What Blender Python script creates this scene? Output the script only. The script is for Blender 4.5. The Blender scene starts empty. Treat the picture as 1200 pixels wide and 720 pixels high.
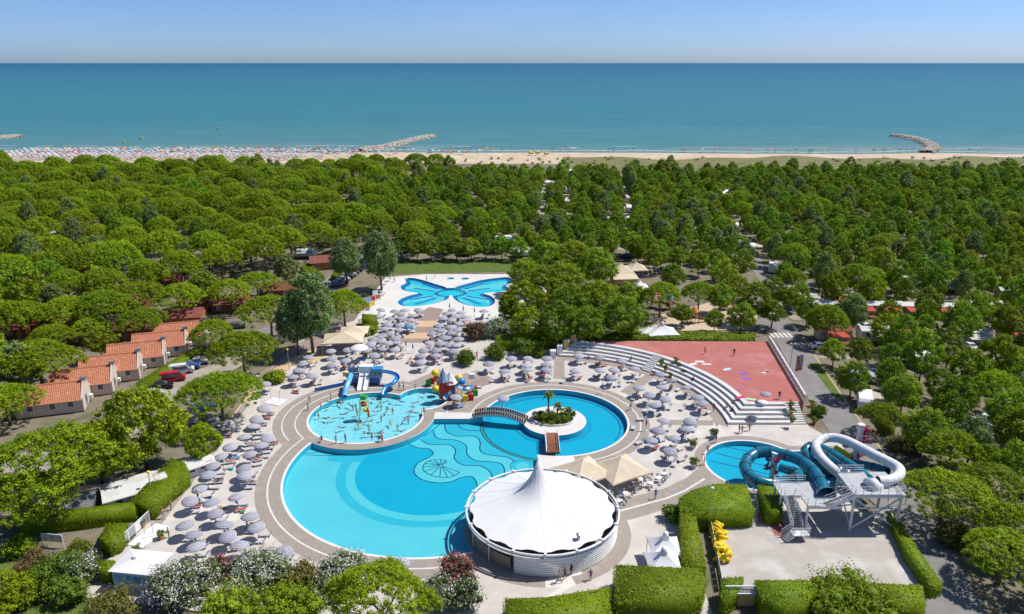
import bpy, bmesh, math, random
import numpy as np
from mathutils import Vector, Matrix, geometry
R = math.radians
SC = bpy.context.scene
COL = SC.collection
# ------------------------------------------------------------------ camera, sky, sun, exposure
CAM_H, PITCH, FPX = 60.0, R(18.1), 880.0
cd = bpy.data.cameras.new('camera')
cd.sensor_fit = 'HORIZONTAL'; cd.sensor_width = 36.0; cd.lens = FPX / 1200 * 36
cd.clip_start = 1.0; cd.clip_end = 90000
cam = bpy.data.objects.new('camera', cd); COL.objects.link(cam)
cam.location = (0, 0, CAM_H); cam.rotation_euler = (R(90) - PITCH, 0, 0)
SC.camera = cam
SUN_EL, SUN_AZ = R(56), R(17)                       # azimuth from +x towards +y
sdir = Vector((math.cos(SUN_AZ) * math.cos(SUN_EL), math.sin(SUN_AZ) * math.cos(SUN_EL), math.sin(SUN_EL)))
W = bpy.data.worlds.new('World'); SC.world = W; W.use_nodes = True
nt = W.node_tree; bg = nt.nodes['Background']
sky = nt.nodes.new('ShaderNodeTexSky'); sky.sky_type = 'NISHITA'; sky.sun_disc = False
sky.sun_elevation = SUN_EL; sky.sun_rotation = R(90) - SUN_AZ
sky.altitude = 0; sky.air_density = 0.6; sky.dust_density = 0.58; sky.ozone_density = 10.0
tcw = nt.nodes.new('ShaderNodeTexCoord'); mpw = nt.nodes.new('ShaderNodeMapping'); mpw.inputs['Scale'].default_value = (2.2, 2.2, 14); nt.links.new(tcw.outputs['Generated'], mpw.inputs[0])
nzw = nt.nodes.new('ShaderNodeTexNoise'); nzw.inputs['Scale'].default_value = 1.6; nzw.inputs['Detail'].default_value = 7; nzw.inputs['Roughness'].default_value = .6; nt.links.new(mpw.outputs[0], nzw.inputs[0])
mrw = nt.nodes.new('ShaderNodeMapRange'); mrw.inputs[1].default_value = .48; mrw.inputs[2].default_value = .80; mrw.inputs[3].default_value = 0; mrw.inputs[4].default_value = .14; nt.links.new(nzw.outputs[0], mrw.inputs[0])
mxw = nt.nodes.new('ShaderNodeMix'); mxw.data_type = 'RGBA'; mxw.inputs[7].default_value = (5.2, 5.5, 6.6, 1)          # thin wisps of high cloud all over the sky
nt.links.new(mrw.outputs[0], mxw.inputs[0]); nt.links.new(sky.outputs[0], mxw.inputs[6]); tnw = nt.nodes.new('ShaderNodeMix'); tnw.data_type = 'RGBA'; tnw.blend_type = 'MULTIPLY'; tnw.inputs[0].default_value = 1; tnw.inputs[7].default_value = (.96, .97, 1.01, 1)   # camera white balance of the air
nt.links.new(mxw.outputs[2], tnw.inputs[6]); nt.links.new(tnw.outputs[2], bg.inputs[0]); bg.inputs[1].default_value = 0.115
sl = bpy.data.lights.new('sun', 'SUN'); sl.energy = 4.2; sl.angle = R(0.53); sl.color = (1, .955, .88)
so = bpy.data.objects.new('sun', sl); COL.objects.link(so)
so.rotation_euler = sdir.to_track_quat('Z', 'Y').to_euler()
vs = SC.view_settings
vs.view_transform = 'Standard'; vs.look = 'None'; vs.exposure = 0.25; vs.gamma = 1.0; vs.use_curve_mapping = False
SC.cycles.max_bounces = 8; SC.cycles.transparent_max_bounces = 12
SC.cycles.diffuse_bounces = 3; SC.cycles.glossy_bounces = 2; SC.cycles.caustics_reflective = False; SC.cycles.caustics_refractive = False

# ------------------------------------------------------------------ helpers
def G(u, v, z=0.0):
    """survey point: where the sight line of a picture point meets height z"""
    a = (u - 600) / FPX; b = -(v - 360) / FPX
    d = (a, math.cos(PITCH) + b * math.sin(PITCH), -math.sin(PITCH) + b * math.cos(PITCH))
    t = (z - CAM_H) / d[2]
    return Vector((d[0] * t, d[1] * t, z))
def G2(u, v, z=0.0):
    p = G(u, v, z); return (p.x, p.y)

def new_mat(name):
    m = bpy.data.materials.new(name); m.use_nodes = True
    n = m.node_tree.nodes; return m, n, m.node_tree.links, n['Principled BSDF']
def ramp(n, stops, interp='LINEAR'):
    r = n.new('ShaderNodeValToRGB'); r.color_ramp.interpolation = interp
    e = r.color_ramp.elements
    e[0].position, e[0].color = stops[0][0], (*stops[0][1], 1)
    e[1].position, e[1].color = stops[-1][0], (*stops[-1][1], 1)
    for p, c in stops[1:-1]:
        x = e.new(p); x.color = (*c, 1)
    return r
def mat(name, c1, c2=None, scale=1.0, rough=.7, bump=0.0, bscale=None, spec=.3, metal=0.0, coord='pos', c3=None, objcol=False, detail=4, streak=None):
    """two- or three-tone noise surface; objcol multiplies by the object's own paint colour"""
    m, n, l, b = new_mat(name)
    b.inputs['Roughness'].default_value = rough; b.inputs['Specular IOR Level'].default_value = spec
    b.inputs['Metallic'].default_value = metal
    if coord == 'pos': src = n.new('ShaderNodeNewGeometry').outputs['Position']
    else: src = n.new('ShaderNodeTexCoord').outputs['Object']
    if streak:
        mp = n.new('ShaderNodeMapping'); mp.inputs['Scale'].default_value = streak; l.new(src, mp.inputs[0]); src = mp.outputs[0]
    if c2 is None: c2 = tuple(x * .82 for x in c1)
    t = n.new('ShaderNodeTexNoise'); t.inputs['Scale'].default_value = scale; t.inputs['Detail'].default_value = detail
    t.inputs['Roughness'].default_value = .62
    l.new(src, t.inputs['Vector'])
    st = [(.36, c1), (.64, c2)] if c3 is None else [(.33, c1), (.5, c2), (.68, c3)]
    rp = ramp(n, st); l.new(t.outputs[0], rp.inputs[0])
    out = rp.outputs[0]
    if objcol:
        oi = n.new('ShaderNodeObjectInfo'); mx = n.new('ShaderNodeMix'); mx.data_type = 'RGBA'; mx.blend_type = 'MULTIPLY'
        mx.inputs[0].default_value = 1
        l.new(out, mx.inputs[6]); l.new(oi.outputs['Color'], mx.inputs[7]); out = mx.outputs[2]
    l.new(out, b.inputs['Base Color'])
    if bump:
        t2 = n.new('ShaderNodeTexNoise'); t2.inputs['Scale'].default_value = bscale or scale * 6; t2.inputs['Detail'].default_value = 3
        l.new(src, t2.inputs['Vector'])
        bp = n.new('ShaderNodeBump'); bp.inputs['Strength'].default_value = bump; bp.inputs['Distance'].default_value = .05
        l.new(t2.outputs[0], bp.inputs['Height']); l.new(bp.outputs[0], b.inputs['Normal'])
    return m
def leaf_mat(name, c_dark, c_light, trans=.3, hue_var=.12, val_var=.14, flower=None, fl_amt=.5, fl_scale=1.6):
    """leaf surfaces: colour differs leaf by leaf (vertex attribute) and plant by plant"""
    m, n, l, b = new_mat(name)
    at = n.new('ShaderNodeAttribute'); at.attribute_name = 'tone'
    rp = ramp(n, [(0, c_dark), (1, c_light)]); l.new(at.outputs['Fac'], rp.inputs[0])
    oi = n.new('ShaderNodeObjectInfo')
    hs = n.new('ShaderNodeHueSaturation')
    mr = n.new('ShaderNodeMapRange'); mr.inputs[3].default_value = .5 - hue_var * .22; mr.inputs[4].default_value = .5 + hue_var * .18
    l.new(oi.outputs['Random'], mr.inputs[0]); l.new(mr.outputs[0], hs.inputs['Hue'])
    ml = n.new('ShaderNodeMath'); ml.operation = 'FRACT'; m2 = n.new('ShaderNodeMath'); m2.operation = 'MULTIPLY'; m2.inputs[1].default_value = 7.31
    l.new(oi.outputs['Random'], m2.inputs[0]); l.new(m2.outputs[0], ml.inputs[0])
    mv = n.new('ShaderNodeMapRange'); mv.inputs[3].default_value = 1 - val_var; mv.inputs[4].default_value = 1 + val_var
    l.new(ml.outputs[0], mv.inputs[0]); l.new(mv.outputs[0], hs.inputs['Value'])
    l.new(rp.outputs[0], hs.inputs['Color']); out = hs.outputs[0]
    if flower:
        a2 = n.new('ShaderNodeAttribute'); a2.attribute_name = 'flower'
        mx = n.new('ShaderNodeMix'); mx.data_type = 'RGBA'; mx.inputs[7].default_value = (*flower, 1)
        l.new(a2.outputs['Fac'], mx.inputs[0]); l.new(out, mx.inputs[6]); out = mx.outputs[2]
    l.new(out, b.inputs['Base Color']); b.inputs['Roughness'].default_value = .55; b.inputs['Specular IOR Level'].default_value = .22
    tr = n.new('ShaderNodeBsdfTranslucent'); l.new(out, tr.inputs[0])
    ms = n.new('ShaderNodeMixShader'); ms.inputs[0].default_value = trans
    l.new(b.outputs[0], ms.inputs[1]); l.new(tr.outputs[0], ms.inputs[2])
    l.new(ms.outputs[0], n['Material Output'].inputs[0])
    return m
def water_mat(name, tint, refl=.5, bscale=1.2, bstr=.12):
    m, n, l, b = new_mat(name); n.remove(b)
    tr = n.new('ShaderNodeBsdfTransparent'); tr.inputs[0].default_value = (*tint, 1)
    gl = n.new('ShaderNodeBsdfGlossy'); gl.inputs['Roughness'].default_value = .06
    fr = n.new('ShaderNodeFresnel'); fr.inputs[0].default_value = 1.33
    t = n.new('ShaderNodeTexNoise'); t.inputs['Scale'].default_value = bscale; t.inputs['Detail'].default_value = 3
    l.new(n.new('ShaderNodeNewGeometry').outputs['Position'], t.inputs['Vector'])
    bp = n.new('ShaderNodeBump'); bp.inputs['Strength'].default_value = bstr; bp.inputs['Distance'].default_value = .15
    l.new(t.outputs[0], bp.inputs['Height'])
    for x in (gl, fr): l.new(bp.outputs[0], x.inputs['Normal'])
    mu = n.new('ShaderNodeMath'); mu.operation = 'MULTIPLY'; mu.inputs[1].default_value = refl; l.new(fr.outputs[0], mu.inputs[0])
    ms = n.new('ShaderNodeMixShader'); l.new(mu.outputs[0], ms.inputs[0]); l.new(tr.outputs[0], ms.inputs[1]); l.new(gl.outputs[0], ms.inputs[2])
    l.new(ms.outputs[0], n['Material Output'].inputs[0]); return m

class MB:
    """collects shapes into one mesh"""
    def __init__(s): s.v = []; s.f = []; s.m = []; s.cur = 0
    def add(s, vs_, fs, mi=None):
        o = len(s.v); s.v += [tuple(p) for p in vs_]
        for f in fs: s.f.append(tuple(i + o for i in f)); s.m.append(s.cur if mi is None else mi)
        return s
    def box(s, c, d, rz=0.0, taper=1.0, mi=None):
        hx, hy, hz = d[0] / 2, d[1] / 2, d[2] / 2; cs, sn = math.cos(rz), math.sin(rz); P = []
        for z, k in ((-hz, 1), (hz, taper)):
            for x, y in ((-hx, -hy), (hx, -hy), (hx, hy), (-hx, hy)):
                P.append((c[0] + (x * cs - y * sn) * k, c[1] + (x * sn + y * cs) * k, c[2] + z))
        return s.add(P, [(3, 2, 1, 0), (4, 5, 6, 7), (0, 1, 5, 4), (1, 2, 6, 5), (2, 3, 7, 6), (3, 0, 4, 7)], mi)
    def beam(s, p0, p1, w, h=None, mi=None):
        h = h or w; p0, p1 = Vector(p0), Vector(p1); d = (p1 - p0).normalized()
        up = Vector((0, 0, 1)) if abs(d.z) < .95 else Vector((0, 1, 0))
        a = d.cross(up).normalized() * (w / 2); b = a.cross(d).normalized() * (h / 2)
        P = [q + x for q in (p0, p1) for x in (-a - b, a - b, a + b, -a + b)]
        return s.add(P, [(3, 2, 1, 0), (4, 5, 6, 7), (0, 1, 5, 4), (1, 2, 6, 5), (2, 3, 7, 6), (3, 0, 4, 7)], mi)
    def tube(s, path, r, n=8, cap=True, mi=None):
        path = [Vector(p) for p in path]; rs = r if hasattr(r, '__len__') else [r] * len(path)
        P = []; prev = None
        for i, p in enumerate(path):
            d = (path[min(i + 1, len(path) - 1)] - path[max(i - 1, 0)]).normalized()
            if prev is None:
                up = Vector((0, 0, 1)) if abs(d.z) < .9 else Vector((1, 0, 0))
                a = d.cross(up).normalized()
            else:
                a = (prev - d * prev.dot(d)).normalized()
            prev = a; b = d.cross(a)
            for k in range(n):
                t = 2 * math.pi * k / n; P.append(p + (a * math.cos(t) + b * math.sin(t)) * rs[i])
        F = [(i * n + k, i * n + (k + 1) % n, (i + 1) * n + (k + 1) % n, (i + 1) * n + k) for i in range(len(path) - 1) for k in range(n)]
        if cap: F += [tuple(range(n))[::-1], tuple((len(path) - 1) * n + k for k in range(n))]
        return s.add(P, F, mi)
    def prism(s, poly, z0, z1, mi=None, bottom=True):
        n = len(poly); area = sum(poly[i][0] * poly[(i + 1) % n][1] - poly[(i + 1) % n][0] * poly[i][1] for i in range(n))
        if area < 0: poly = poly[::-1]
        P = [(p[0], p[1], z0) for p in poly] + [(p[0], p[1], z1) for p in poly]
        F = [(i, (i + 1) % n, n + (i + 1) % n, n + i) for i in range(n)]
        tris = geometry.tessellate_polygon([[Vector((p[0], p[1], 0)) for p in poly]])
        for t in tris:
            a, b, c = t
            if (Vector(P[b]) - Vector(P[a])).cross(Vector(P[c]) - Vector(P[a])).z < 0: t = (a, c, b)
            F.append(tuple(n + i for i in t))
            if bottom: F.append(tuple(t[::-1]))
        return s.add(P, F, mi)
    def lathe(s, prof, c=(0, 0, 0), n=12, mi=None, sx=1.0, sy=1.0):
        P = []; F = []
        for r, z in prof:
            for k in range(n):
                t = 2 * math.pi * k / n; P.append((c[0] + r * math.cos(t) * sx, c[1] + r * math.sin(t) * sy, c[2] + z))
        for i in range(len(prof) - 1):
            for k in range(n): F.append((i * n + k, i * n + (k + 1) % n, (i + 1) * n + (k + 1) % n, (i + 1) * n + k))
        if prof[0][0] > 1e-3: F.append(tuple(range(n))[::-1])
        if prof[-1][0] > 1e-3: F.append(tuple((len(prof) - 1) * n + k for k in range(n)))
        return s.add(P, F, mi)
    def ribbon(s, path, w, z=None, closed=False, mi=None):
        path = [Vector(p).to_3d() if len(p) == 2 else Vector(p) for p in path]; n = len(path); P = []
        for i, p in enumerate(path):
            a = path[(i - 1) % n] if closed or i else p; b = path[(i + 1) % n] if closed or i < n - 1 else p
            d = (b - a); d.z = 0; d.normalize(); nn = Vector((-d.y, d.x, 0)) * (w / 2); zz = p.z if z is None else z
            P += [(p.x + nn.x, p.y + nn.y, zz), (p.x - nn.x, p.y - nn.y, zz)]
        m = n if closed else n - 1
        return s.add(P, [(2 * i, 2 * i + 1, 2 * ((i + 1) % n) + 1, 2 * ((i + 1) % n)) for i in range(m)], mi)
    def mesh(s, name, mats, smooth=False):
        me = bpy.data.meshes.new(name); me.from_pydata(s.v, [], s.f)
        for m in (mats if isinstance(mats, (list, tuple)) else [mats]): me.materials.append(m)
        if any(s.m): me.polygons.foreach_set('material_index', s.m)
        if smooth: me.polygons.foreach_set('use_smooth', [True] * len(s.f))
        me.update(); return me
    def build(s, name, mats, parent=None, smooth=False):
        return link(name, s.mesh(name, mats, smooth), parent)
def link(name, data, parent=None, loc=None, rz=None):
    o = bpy.data.objects.new(name, data); COL.objects.link(o)
    if parent is not None: o.parent = parent
    if loc is not None: o.location = loc
    if rz is not None: o.rotation_euler = (0, 0, rz)
    return o
def tag(o, label=None, cat=None, group=None, kind=None):
    if label: o['label'] = label
    if cat: o['category'] = cat
    if group: o['group'] = group
    if kind: o['kind'] = kind
    return o
def thing(name, label, cat, loc=(0, 0, 0), rz=0.0, group=None, scale=None):
    o = link(name, None, None, loc, rz); o.empty_display_size = .3
    if scale is not None: o.scale = (scale,) * 3 if not hasattr(scale, '__len__') else scale
    return tag(o, label, cat, group)
def tree_copy(o, parent=None):
    c = o.copy(); COL.objects.link(c)
    if parent is not None: c.parent = parent
    for ch in KIDS.get(o.name, ()): tree_copy(ch, c)
    return c
KIDS = {}
def reg(o, *kids): KIDS[o.name] = kids; return o
def struct(name, mb, m, smooth=False): return tag(mb.build(name, m, None, smooth), kind='structure')
def fitc(pts, z=0.0):
    A = []; B = []
    for u, v in pts:
        x, y = G2(u, v, z); A.append((2 * x, 2 * y, 1)); B.append(x * x + y * y)
    s = np.linalg.lstsq(np.array(A), np.array(B), rcond=None)[0]
    return s[0], s[1], math.sqrt(s[2] + s[0] ** 2 + s[1] ** 2)
def circ(c, r, n=96, a0=0.0): return [(c[0] + r * math.cos(a0 + 2 * math.pi * k / n), c[1] + r * math.sin(a0 + 2 * math.pi * k / n)) for k in range(n)]
def spline(pts, closed=False, k=6):
    pts = [Vector(p) for p in pts]; n = len(pts); out = []
    for i in range(n if closed else n - 1):
        if closed: a, b, c, d = (pts[(i + j) % n] for j in (-1, 0, 1, 2))
        else: a, b, c, d = pts[max(i - 1, 0)], pts[i], pts[i + 1], pts[min(i + 2, n - 1)]
        for j in range(k):
            t = j / k
            out.append(.5 * ((2 * b) + (c - a) * t + (2 * a - 5 * b + 4 * c - d) * t * t + (3 * b - a - 3 * c + d) * t ** 3))
    if not closed: out.append(pts[-1])
    return out
def inpoly(x, y, poly):
    c = False; n = len(poly); j = n - 1
    for i in range(n):
        xi, yi = poly[i][0], poly[i][1]; xj, yj = poly[j][0], poly[j][1]
        if (yi > y) != (yj > y) and x < (xj - xi) * (y - yi) / (yj - yi) + xi: c = not c
        j = i
    return c
def cdt(curves, grid=None):
    """planar map of closed curves -> list of (centroid, (p,p,p))"""
    V = []; E = []
    for c, closed in curves:
        o = len(V); V += [Vector((p[0], p[1])) for p in c]; n = len(c)
        E += [(o + i, o + (i + 1) % n) for i in range(n if closed else n - 1)]
    ov, oe, of, *_ = geometry.delaunay_2d_cdt(V, E, [], 0, 1e-4)
    return ov, of
def split_sheet(ov, of, classify):
    """classify every triangle; returns {class: MB-ready (verts, faces)}"""
    D = {}
    for f in of:
        x = sum(ov[i].x for i in f) / len(f); y = sum(ov[i].y for i in f) / len(f)
        k = classify(x, y)
        if k: D.setdefault(k, []).append(f)
    return D
def sheet(ov, faces, z, name, m, parent=None):
    idx = {}; V = []; F = []
    for f in faces:
        q = []
        for i in f:
            if i not in idx: idx[i] = len(V); V.append((ov[i].x, ov[i].y, z))
            q.append(idx[i])
        a, b, c = (Vector(V[i]) for i in q[:3])
        if (b - a).cross(c - a).z < 0: q = q[::-1]
        F.append(tuple(q))
    mb = MB(); mb.add(V, F); o = mb.build(name, m, parent); return o
def walls(ov, faces, z0, z1, name, m, parent=None):
    """vertical faces round the border of a set of triangles"""
    cnt = {}
    for f in faces:
        for i in range(len(f)):
            a, b = f[i], f[(i + 1) % len(f)]; k = (min(a, b), max(a, b)); cnt[k] = cnt.get(k, 0) + 1
    mb = MB()
    for (a, b), c in cnt.items():
        if c == 1:
            p, q = ov[a], ov[b]; mb.add([(p.x, p.y, z0), (q.x, q.y, z0), (q.x, q.y, z1), (p.x, p.y, z1)], [(0, 1, 2, 3)])
    return mb.build(name, m, parent)

# ------------------------------------------------------------------ materials
M = {}
M['earth'] = mat('earth', (.15, .125, .085), (.22, .185, .135), .12, .95, .3, 3, c3=(.085, .11, .035), detail=8)
M['sand'] = mat('sand', (.62, .50, .36), (.50, .39, .27), .06, .95, .2, 2, c3=(.66, .55, .42), detail=6)
M['dune'] = mat('dune_grass', (.12, .135, .045), (.21, .19, .085), .08, .95, .4, 2, c3=(.085, .115, .03), detail=8)
M['asphalt'] = mat('asphalt', (.20, .19, .18), (.25, .24, .225), .35, .9, .2, 20, detail=7)
M['gravel'] = mat('gravel', (.40, .35, .29), (.30, .26, .21), .3, .95, .3, 15, detail=7)
M['concrete'] = mat('pale_concrete', (.60, .555, .50), (.51, .47, .42), .16, .85, .15, 9, c3=(.66, .615, .56), detail=8)
M['plaza'] = mat('plaza_white', (.68, .655, .62), (.60, .575, .54), .2, .85, .1, 12, detail=7)
M['band'] = mat('taupe_paving', (.35, .305, .26), (.305, .265, .225), .5, .85, .15, 14, c3=(.385, .335, .29), detail=8)
M['peach'] = mat('peach_paving', (.60, .43, .26), (.54, .38, .225), .5, .85, .1, 14, detail=7)
M['mauve'] = mat('mauve_paving', (.33, .25, .215), (.28, .21, .18), .5, .85, .1, 14, detail=7)
M['coping'] = mat('white_coping', (.74, .72, .69), (.66, .64, .60), .8, .6, .05, 10)
M['line'] = mat('white_line', (.70, .68, .65), (.58, .56, .52), 1.2, .7)
M['court'] = mat('red_court', (.46, .165, .14), (.40, .135, .115), .15, .85, .1, 20, c3=(.50, .20, .175), detail=8)
M['steps'] = mat('step_concrete', (.66, .65, .62), (.55, .54, .51), .35, .8, .1, 12, detail=7)
M['white'] = mat('white_paint', (.80, .80, .79), (.72, .72, .71), .7, .5)
M['whitem'] = mat('white_metal', (.74, .75, .75), (.64, .65, .65), 1.5, .4, spec=.5)
M['membrane'] = mat('white_membrane', (.76, .76, .75), (.72, .715, .705), .35, .55, .03, 2)
M['cream'] = mat('cream_canvas', (.66, .56, .41), (.58, .48, .345), .6, .85, .08, 5)
M['steel'] = mat('steel', (.45, .46, .47), (.36, .37, .38), 1.5, .35, metal=.6, spec=.5)
M['dark'] = mat('dark_grey', (.05, .05, .055), (.035, .035, .04), 2, .6)
M['wood'] = mat('red_wood', (.30, .12, .065), (.22, .085, .045), 1.5, .7, .2, 12)
M['brown'] = mat('bungalow_wood', (.20, .085, .035), (.14, .055, .025), 1.2, .8, .2, 8)
M['orange'] = mat('orange_wood', (.50, .20, .05), (.40, .15, .04), 1.2, .8)
M['rooft'] = mat('roof_tile', (.60, .265, .15), (.50, .205, .115), 1.1, .85, .2, 6, c3=(.66, .32, .20), detail=8)
M['roofd'] = mat('dark_red_roof', (.27, .085, .06), (.20, .065, .05), .9, .85, .2, 6, c3=(.32, .115, .085))
M['gable'] = mat('sunlit_stucco', (.68, .565, .49), (.61, .50, .43), .6, .9, .1, 8)  # lighter copy of the stucco: sun on the gable ends put into its colour
M['stucco'] = mat('pink_stucco', (.63, .50, .42), (.56, .43, .36), .6, .9, .1, 8)
M['yellowwall'] = mat('yellow_wall', (.60, .44, .17), (.53, .38, .14), .6, .85)
M['glass'] = mat('window_glass', (.05, .07, .085), (.08, .10, .12), .8, .08, spec=.8)
M['bluewin'] = mat('blue_panel', (.06, .30, .55), (.09, .38, .62), .6, .25, spec=.5)
M['trunk'] = mat('bark', (.13, .085, .055), (.20, .14, .095), 2.5, .95, .5, 10, coord='obj')
M['paint'] = mat('car_paint', (.9, .9, .9), (.84, .84, .84), .8, .22, spec=.6, coord='obj', objcol=True)
M['plain'] = mat('painted_plastic', (.95, .95, .95), (.86, .86, .86), 2.0, .45, spec=.4, coord='obj', objcol=True)
M['fabric'] = mat('coloured_fabric', (.95, .95, .95), (.84, .84, .84), 3, .9, coord='obj', objcol=True)
M['skin'] = mat('skin', (.9, .9, .9), (.82, .82, .82), 4, .55, coord='obj', objcol=True)
M['hair'] = mat('hair', (.045, .028, .018), (.075, .045, .028), 6, .7, coord='obj')
M['tyre'] = mat('rubber', (.02, .02, .021), (.03, .03, .03), 4, .85)
M['loungef'] = mat('lounger_fabric', (.52, .51, .53), (.44, .43, .45), 3, .8, coord='obj')
M['yellow'] = mat('yellow_plastic', (.86, .64, .02), (.80, .57, .015), 1.5, .4, spec=.4)
M['rock'] = mat('breakwater_rock', (.50, .46, .40), (.36, .33, .28), .3, .9, .5, 2, c3=(.60, .56, .50))
M['teal'] = mat('teal_fibreglass', (.008, .140, .215), (.011, .17, .26), .5, .25, spec=.6)
M['blue'] = mat('blue_fibreglass', (.02, .22, .52), (.03, .28, .60), 1, .25, spec=.5)
M['navy'] = mat('navy_fibreglass', (.012, .085, .33), (.015, .11, .38), 1, .3, spec=.5)
M['ltblue'] = mat('light_blue_fibreglass', (.12, .42, .72), (.16, .50, .78), 1, .3, spec=.5)
M['greyblue'] = mat('grey_blue_panel', (.27, .36, .46), (.22, .30, .40), 1, .5)
M['magenta'] = mat('magenta_flower', (.55, .03, .16), (.75, .12, .30), 6, .7)
M['water'] = water_mat('pool_water', (.60, .97, .99), .7, 2.2, .3)
def stripe_mat():
    m, n, l, b = new_mat('striped_canvas')
    tc = n.new('ShaderNodeTexCoord'); sx = n.new('ShaderNodeVectorMath'); sx.operation = 'MULTIPLY'; sx.inputs[1].default_value = (1, 1, 0)
    l.new(tc.outputs['Object'], sx.inputs[0])
    ln = n.new('ShaderNodeVectorMath'); ln.operation = 'LENGTH'; l.new(sx.outputs[0], ln.inputs[0])
    mu = n.new('ShaderNodeMath'); mu.operation = 'MULTIPLY'; mu.inputs[1].default_value = 4.4; l.new(ln.outputs['Value'], mu.inputs[0])
    fr = n.new('ShaderNodeMath'); fr.operation = 'FRACT'; l.new(mu.outputs[0], fr.inputs[0])
    rp = ramp(n, [(0, (.64, .635, .66)), (.50, (.20, .20, .29))], 'CONSTANT'); l.new(fr.outputs[0], rp.inputs[0])
    oi = n.new('ShaderNodeObjectInfo'); mv = n.new('ShaderNodeMapRange'); mv.inputs[3].default_value = .84; mv.inputs[4].default_value = 1.1; l.new(oi.outputs['Random'], mv.inputs[0])   # some cloths more faded than others
    mf = n.new('ShaderNodeVectorMath'); mf.operation = 'SCALE'; l.new(rp.outputs[0], mf.inputs[0]); l.new(mv.outputs[0], mf.inputs['Scale'])
    l.new(mf.outputs[0], b.inputs['Base Color']); b.inputs['Roughness'].default_value = .85; b.inputs['Specular IOR Level'].default_value = .15
    tr = n.new('ShaderNodeBsdfTranslucent'); l.new(rp.outputs[0], tr.inputs[0])
    ms = n.new('ShaderNodeMixShader'); ms.inputs[0].default_value = .18
    l.new(b.outputs[0], ms.inputs[1]); l.new(tr.outputs[0], ms.inputs[2]); l.new(ms.outputs[0], n['Material Output'].inputs[0]); return m
M['stripe'] = stripe_mat()
def tile_mat(name, c1, c2, vscale=0.0):
    m, n, l, b = new_mat(name)
    g = n.new('ShaderNodeNewGeometry').outputs['Position']
    t = n.new('ShaderNodeTexNoise'); t.inputs['Scale'].default_value = .25; t.inputs['Detail'].default_value = 5; l.new(g, t.inputs[0])
    rp = ramp(n, [(.35, c1), (.65, c2)]); l.new(t.outputs[0], rp.inputs[0]); out = rp.outputs[0]
    if vscale:
        v = n.new('ShaderNodeTexVoronoi'); v.inputs['Scale'].default_value = vscale; l.new(g, v.inputs['Vector'])
        r2 = ramp(n, [(.0, (.55, .84, .95)), (.45, (1.55, 1.18, 1.08))]); l.new(v.outputs['Distance'], r2.inputs[0])
        mx = n.new('ShaderNodeMix'); mx.data_type = 'RGBA'; mx.blend_type = 'MULTIPLY'; mx.inputs[0].default_value = 1
        l.new(out, mx.inputs[6]); l.new(r2.outputs[0], mx.inputs[7]); out = mx.outputs[2]
    l.new(out, b.inputs['Base Color']); b.inputs['Roughness'].default_value = .5; return m
M['t_light'] = tile_mat('pool_tile_light', (.25, .58, .66), (.21, .55, .64))
M['t_mid'] = tile_mat('pool_tile_mid', (.085, .48, .62), (.07, .455, .60))
M['t_deep'] = tile_mat('pool_tile_deep', (.012, .41, .60), (.009, .385, .58))
M['t_dark'] = tile_mat('pool_tile_dark', (.014, .31, .52), (.012, .29, .49))
M['t_bubble'] = tile_mat('pool_tile_bubble_sparkle', (.42, .60, .71), (.35, .56, .68), 2.2)  # cell pattern paints bubbles and rippling light into the tile colour
M['t_navy'] = tile_mat('pool_tile_navy', (.01, .055, .14), (.014, .07, .17))
M['t_yellow'] = tile_mat('pool_tile_yellow', (.24, .30, .07), (.20, .26, .06))
M['t_pale'] = tile_mat('pool_tile_pale', (.34, .66, .72), (.30, .62, .69))
M['t_royal'] = tile_mat('pool_tile_royal', (.015, .14, .42), (.02, .17, .47))
# foliage
M['pine'] = leaf_mat('pine_needles', (.130, .205, .008), (.38, .52, .010), .34, .045, .20)
M['broad'] = leaf_mat('broad_leaves', (.100, .190, .014), (.33, .49, .022), .36, .10, .24)
M['poplar'] = leaf_mat('grey_green_leaves', (.13, .20, .06), (.32, .42, .12), .34, .08)
M['lime'] = leaf_mat('yellow_green_leaves', (.11, .17, .010), (.32, .40, .018), .34, .15)
M['bright'] = leaf_mat('bright_leaves', (.10, .17, .006), (.40, .52, .010), .26, .06)
M['hedge'] = leaf_mat('hedge_leaves', (.065, .115, .004), (.32, .43, .009), .22, .05)
M['shrub'] = leaf_mat('shrub_leaves', (.065, .125, .012), (.21, .30, .028), .28, .12)
M['oleander'] = leaf_mat('white_oleander', (.065, .105, .028), (.17, .23, .055), .25, .06, flower=(.76, .74, .66))
M['oleanderp'] = leaf_mat('pink_oleander', (.06, .07, .03), (.15, .14, .06), .25, .12, flower=(.55, .12, .16))
M['rusty'] = leaf_mat('rusty_leaves', (.09, .055, .025), (.20, .13, .05), .25, .12)
M['olive'] = leaf_mat('olive_brown_leaves', (.085, .085, .018), (.23, .215, .05), .25, .08)
M['palm'] = leaf_mat('palm_leaves', (.05, .085, .012), (.16, .20, .035), .25, .1)
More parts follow.
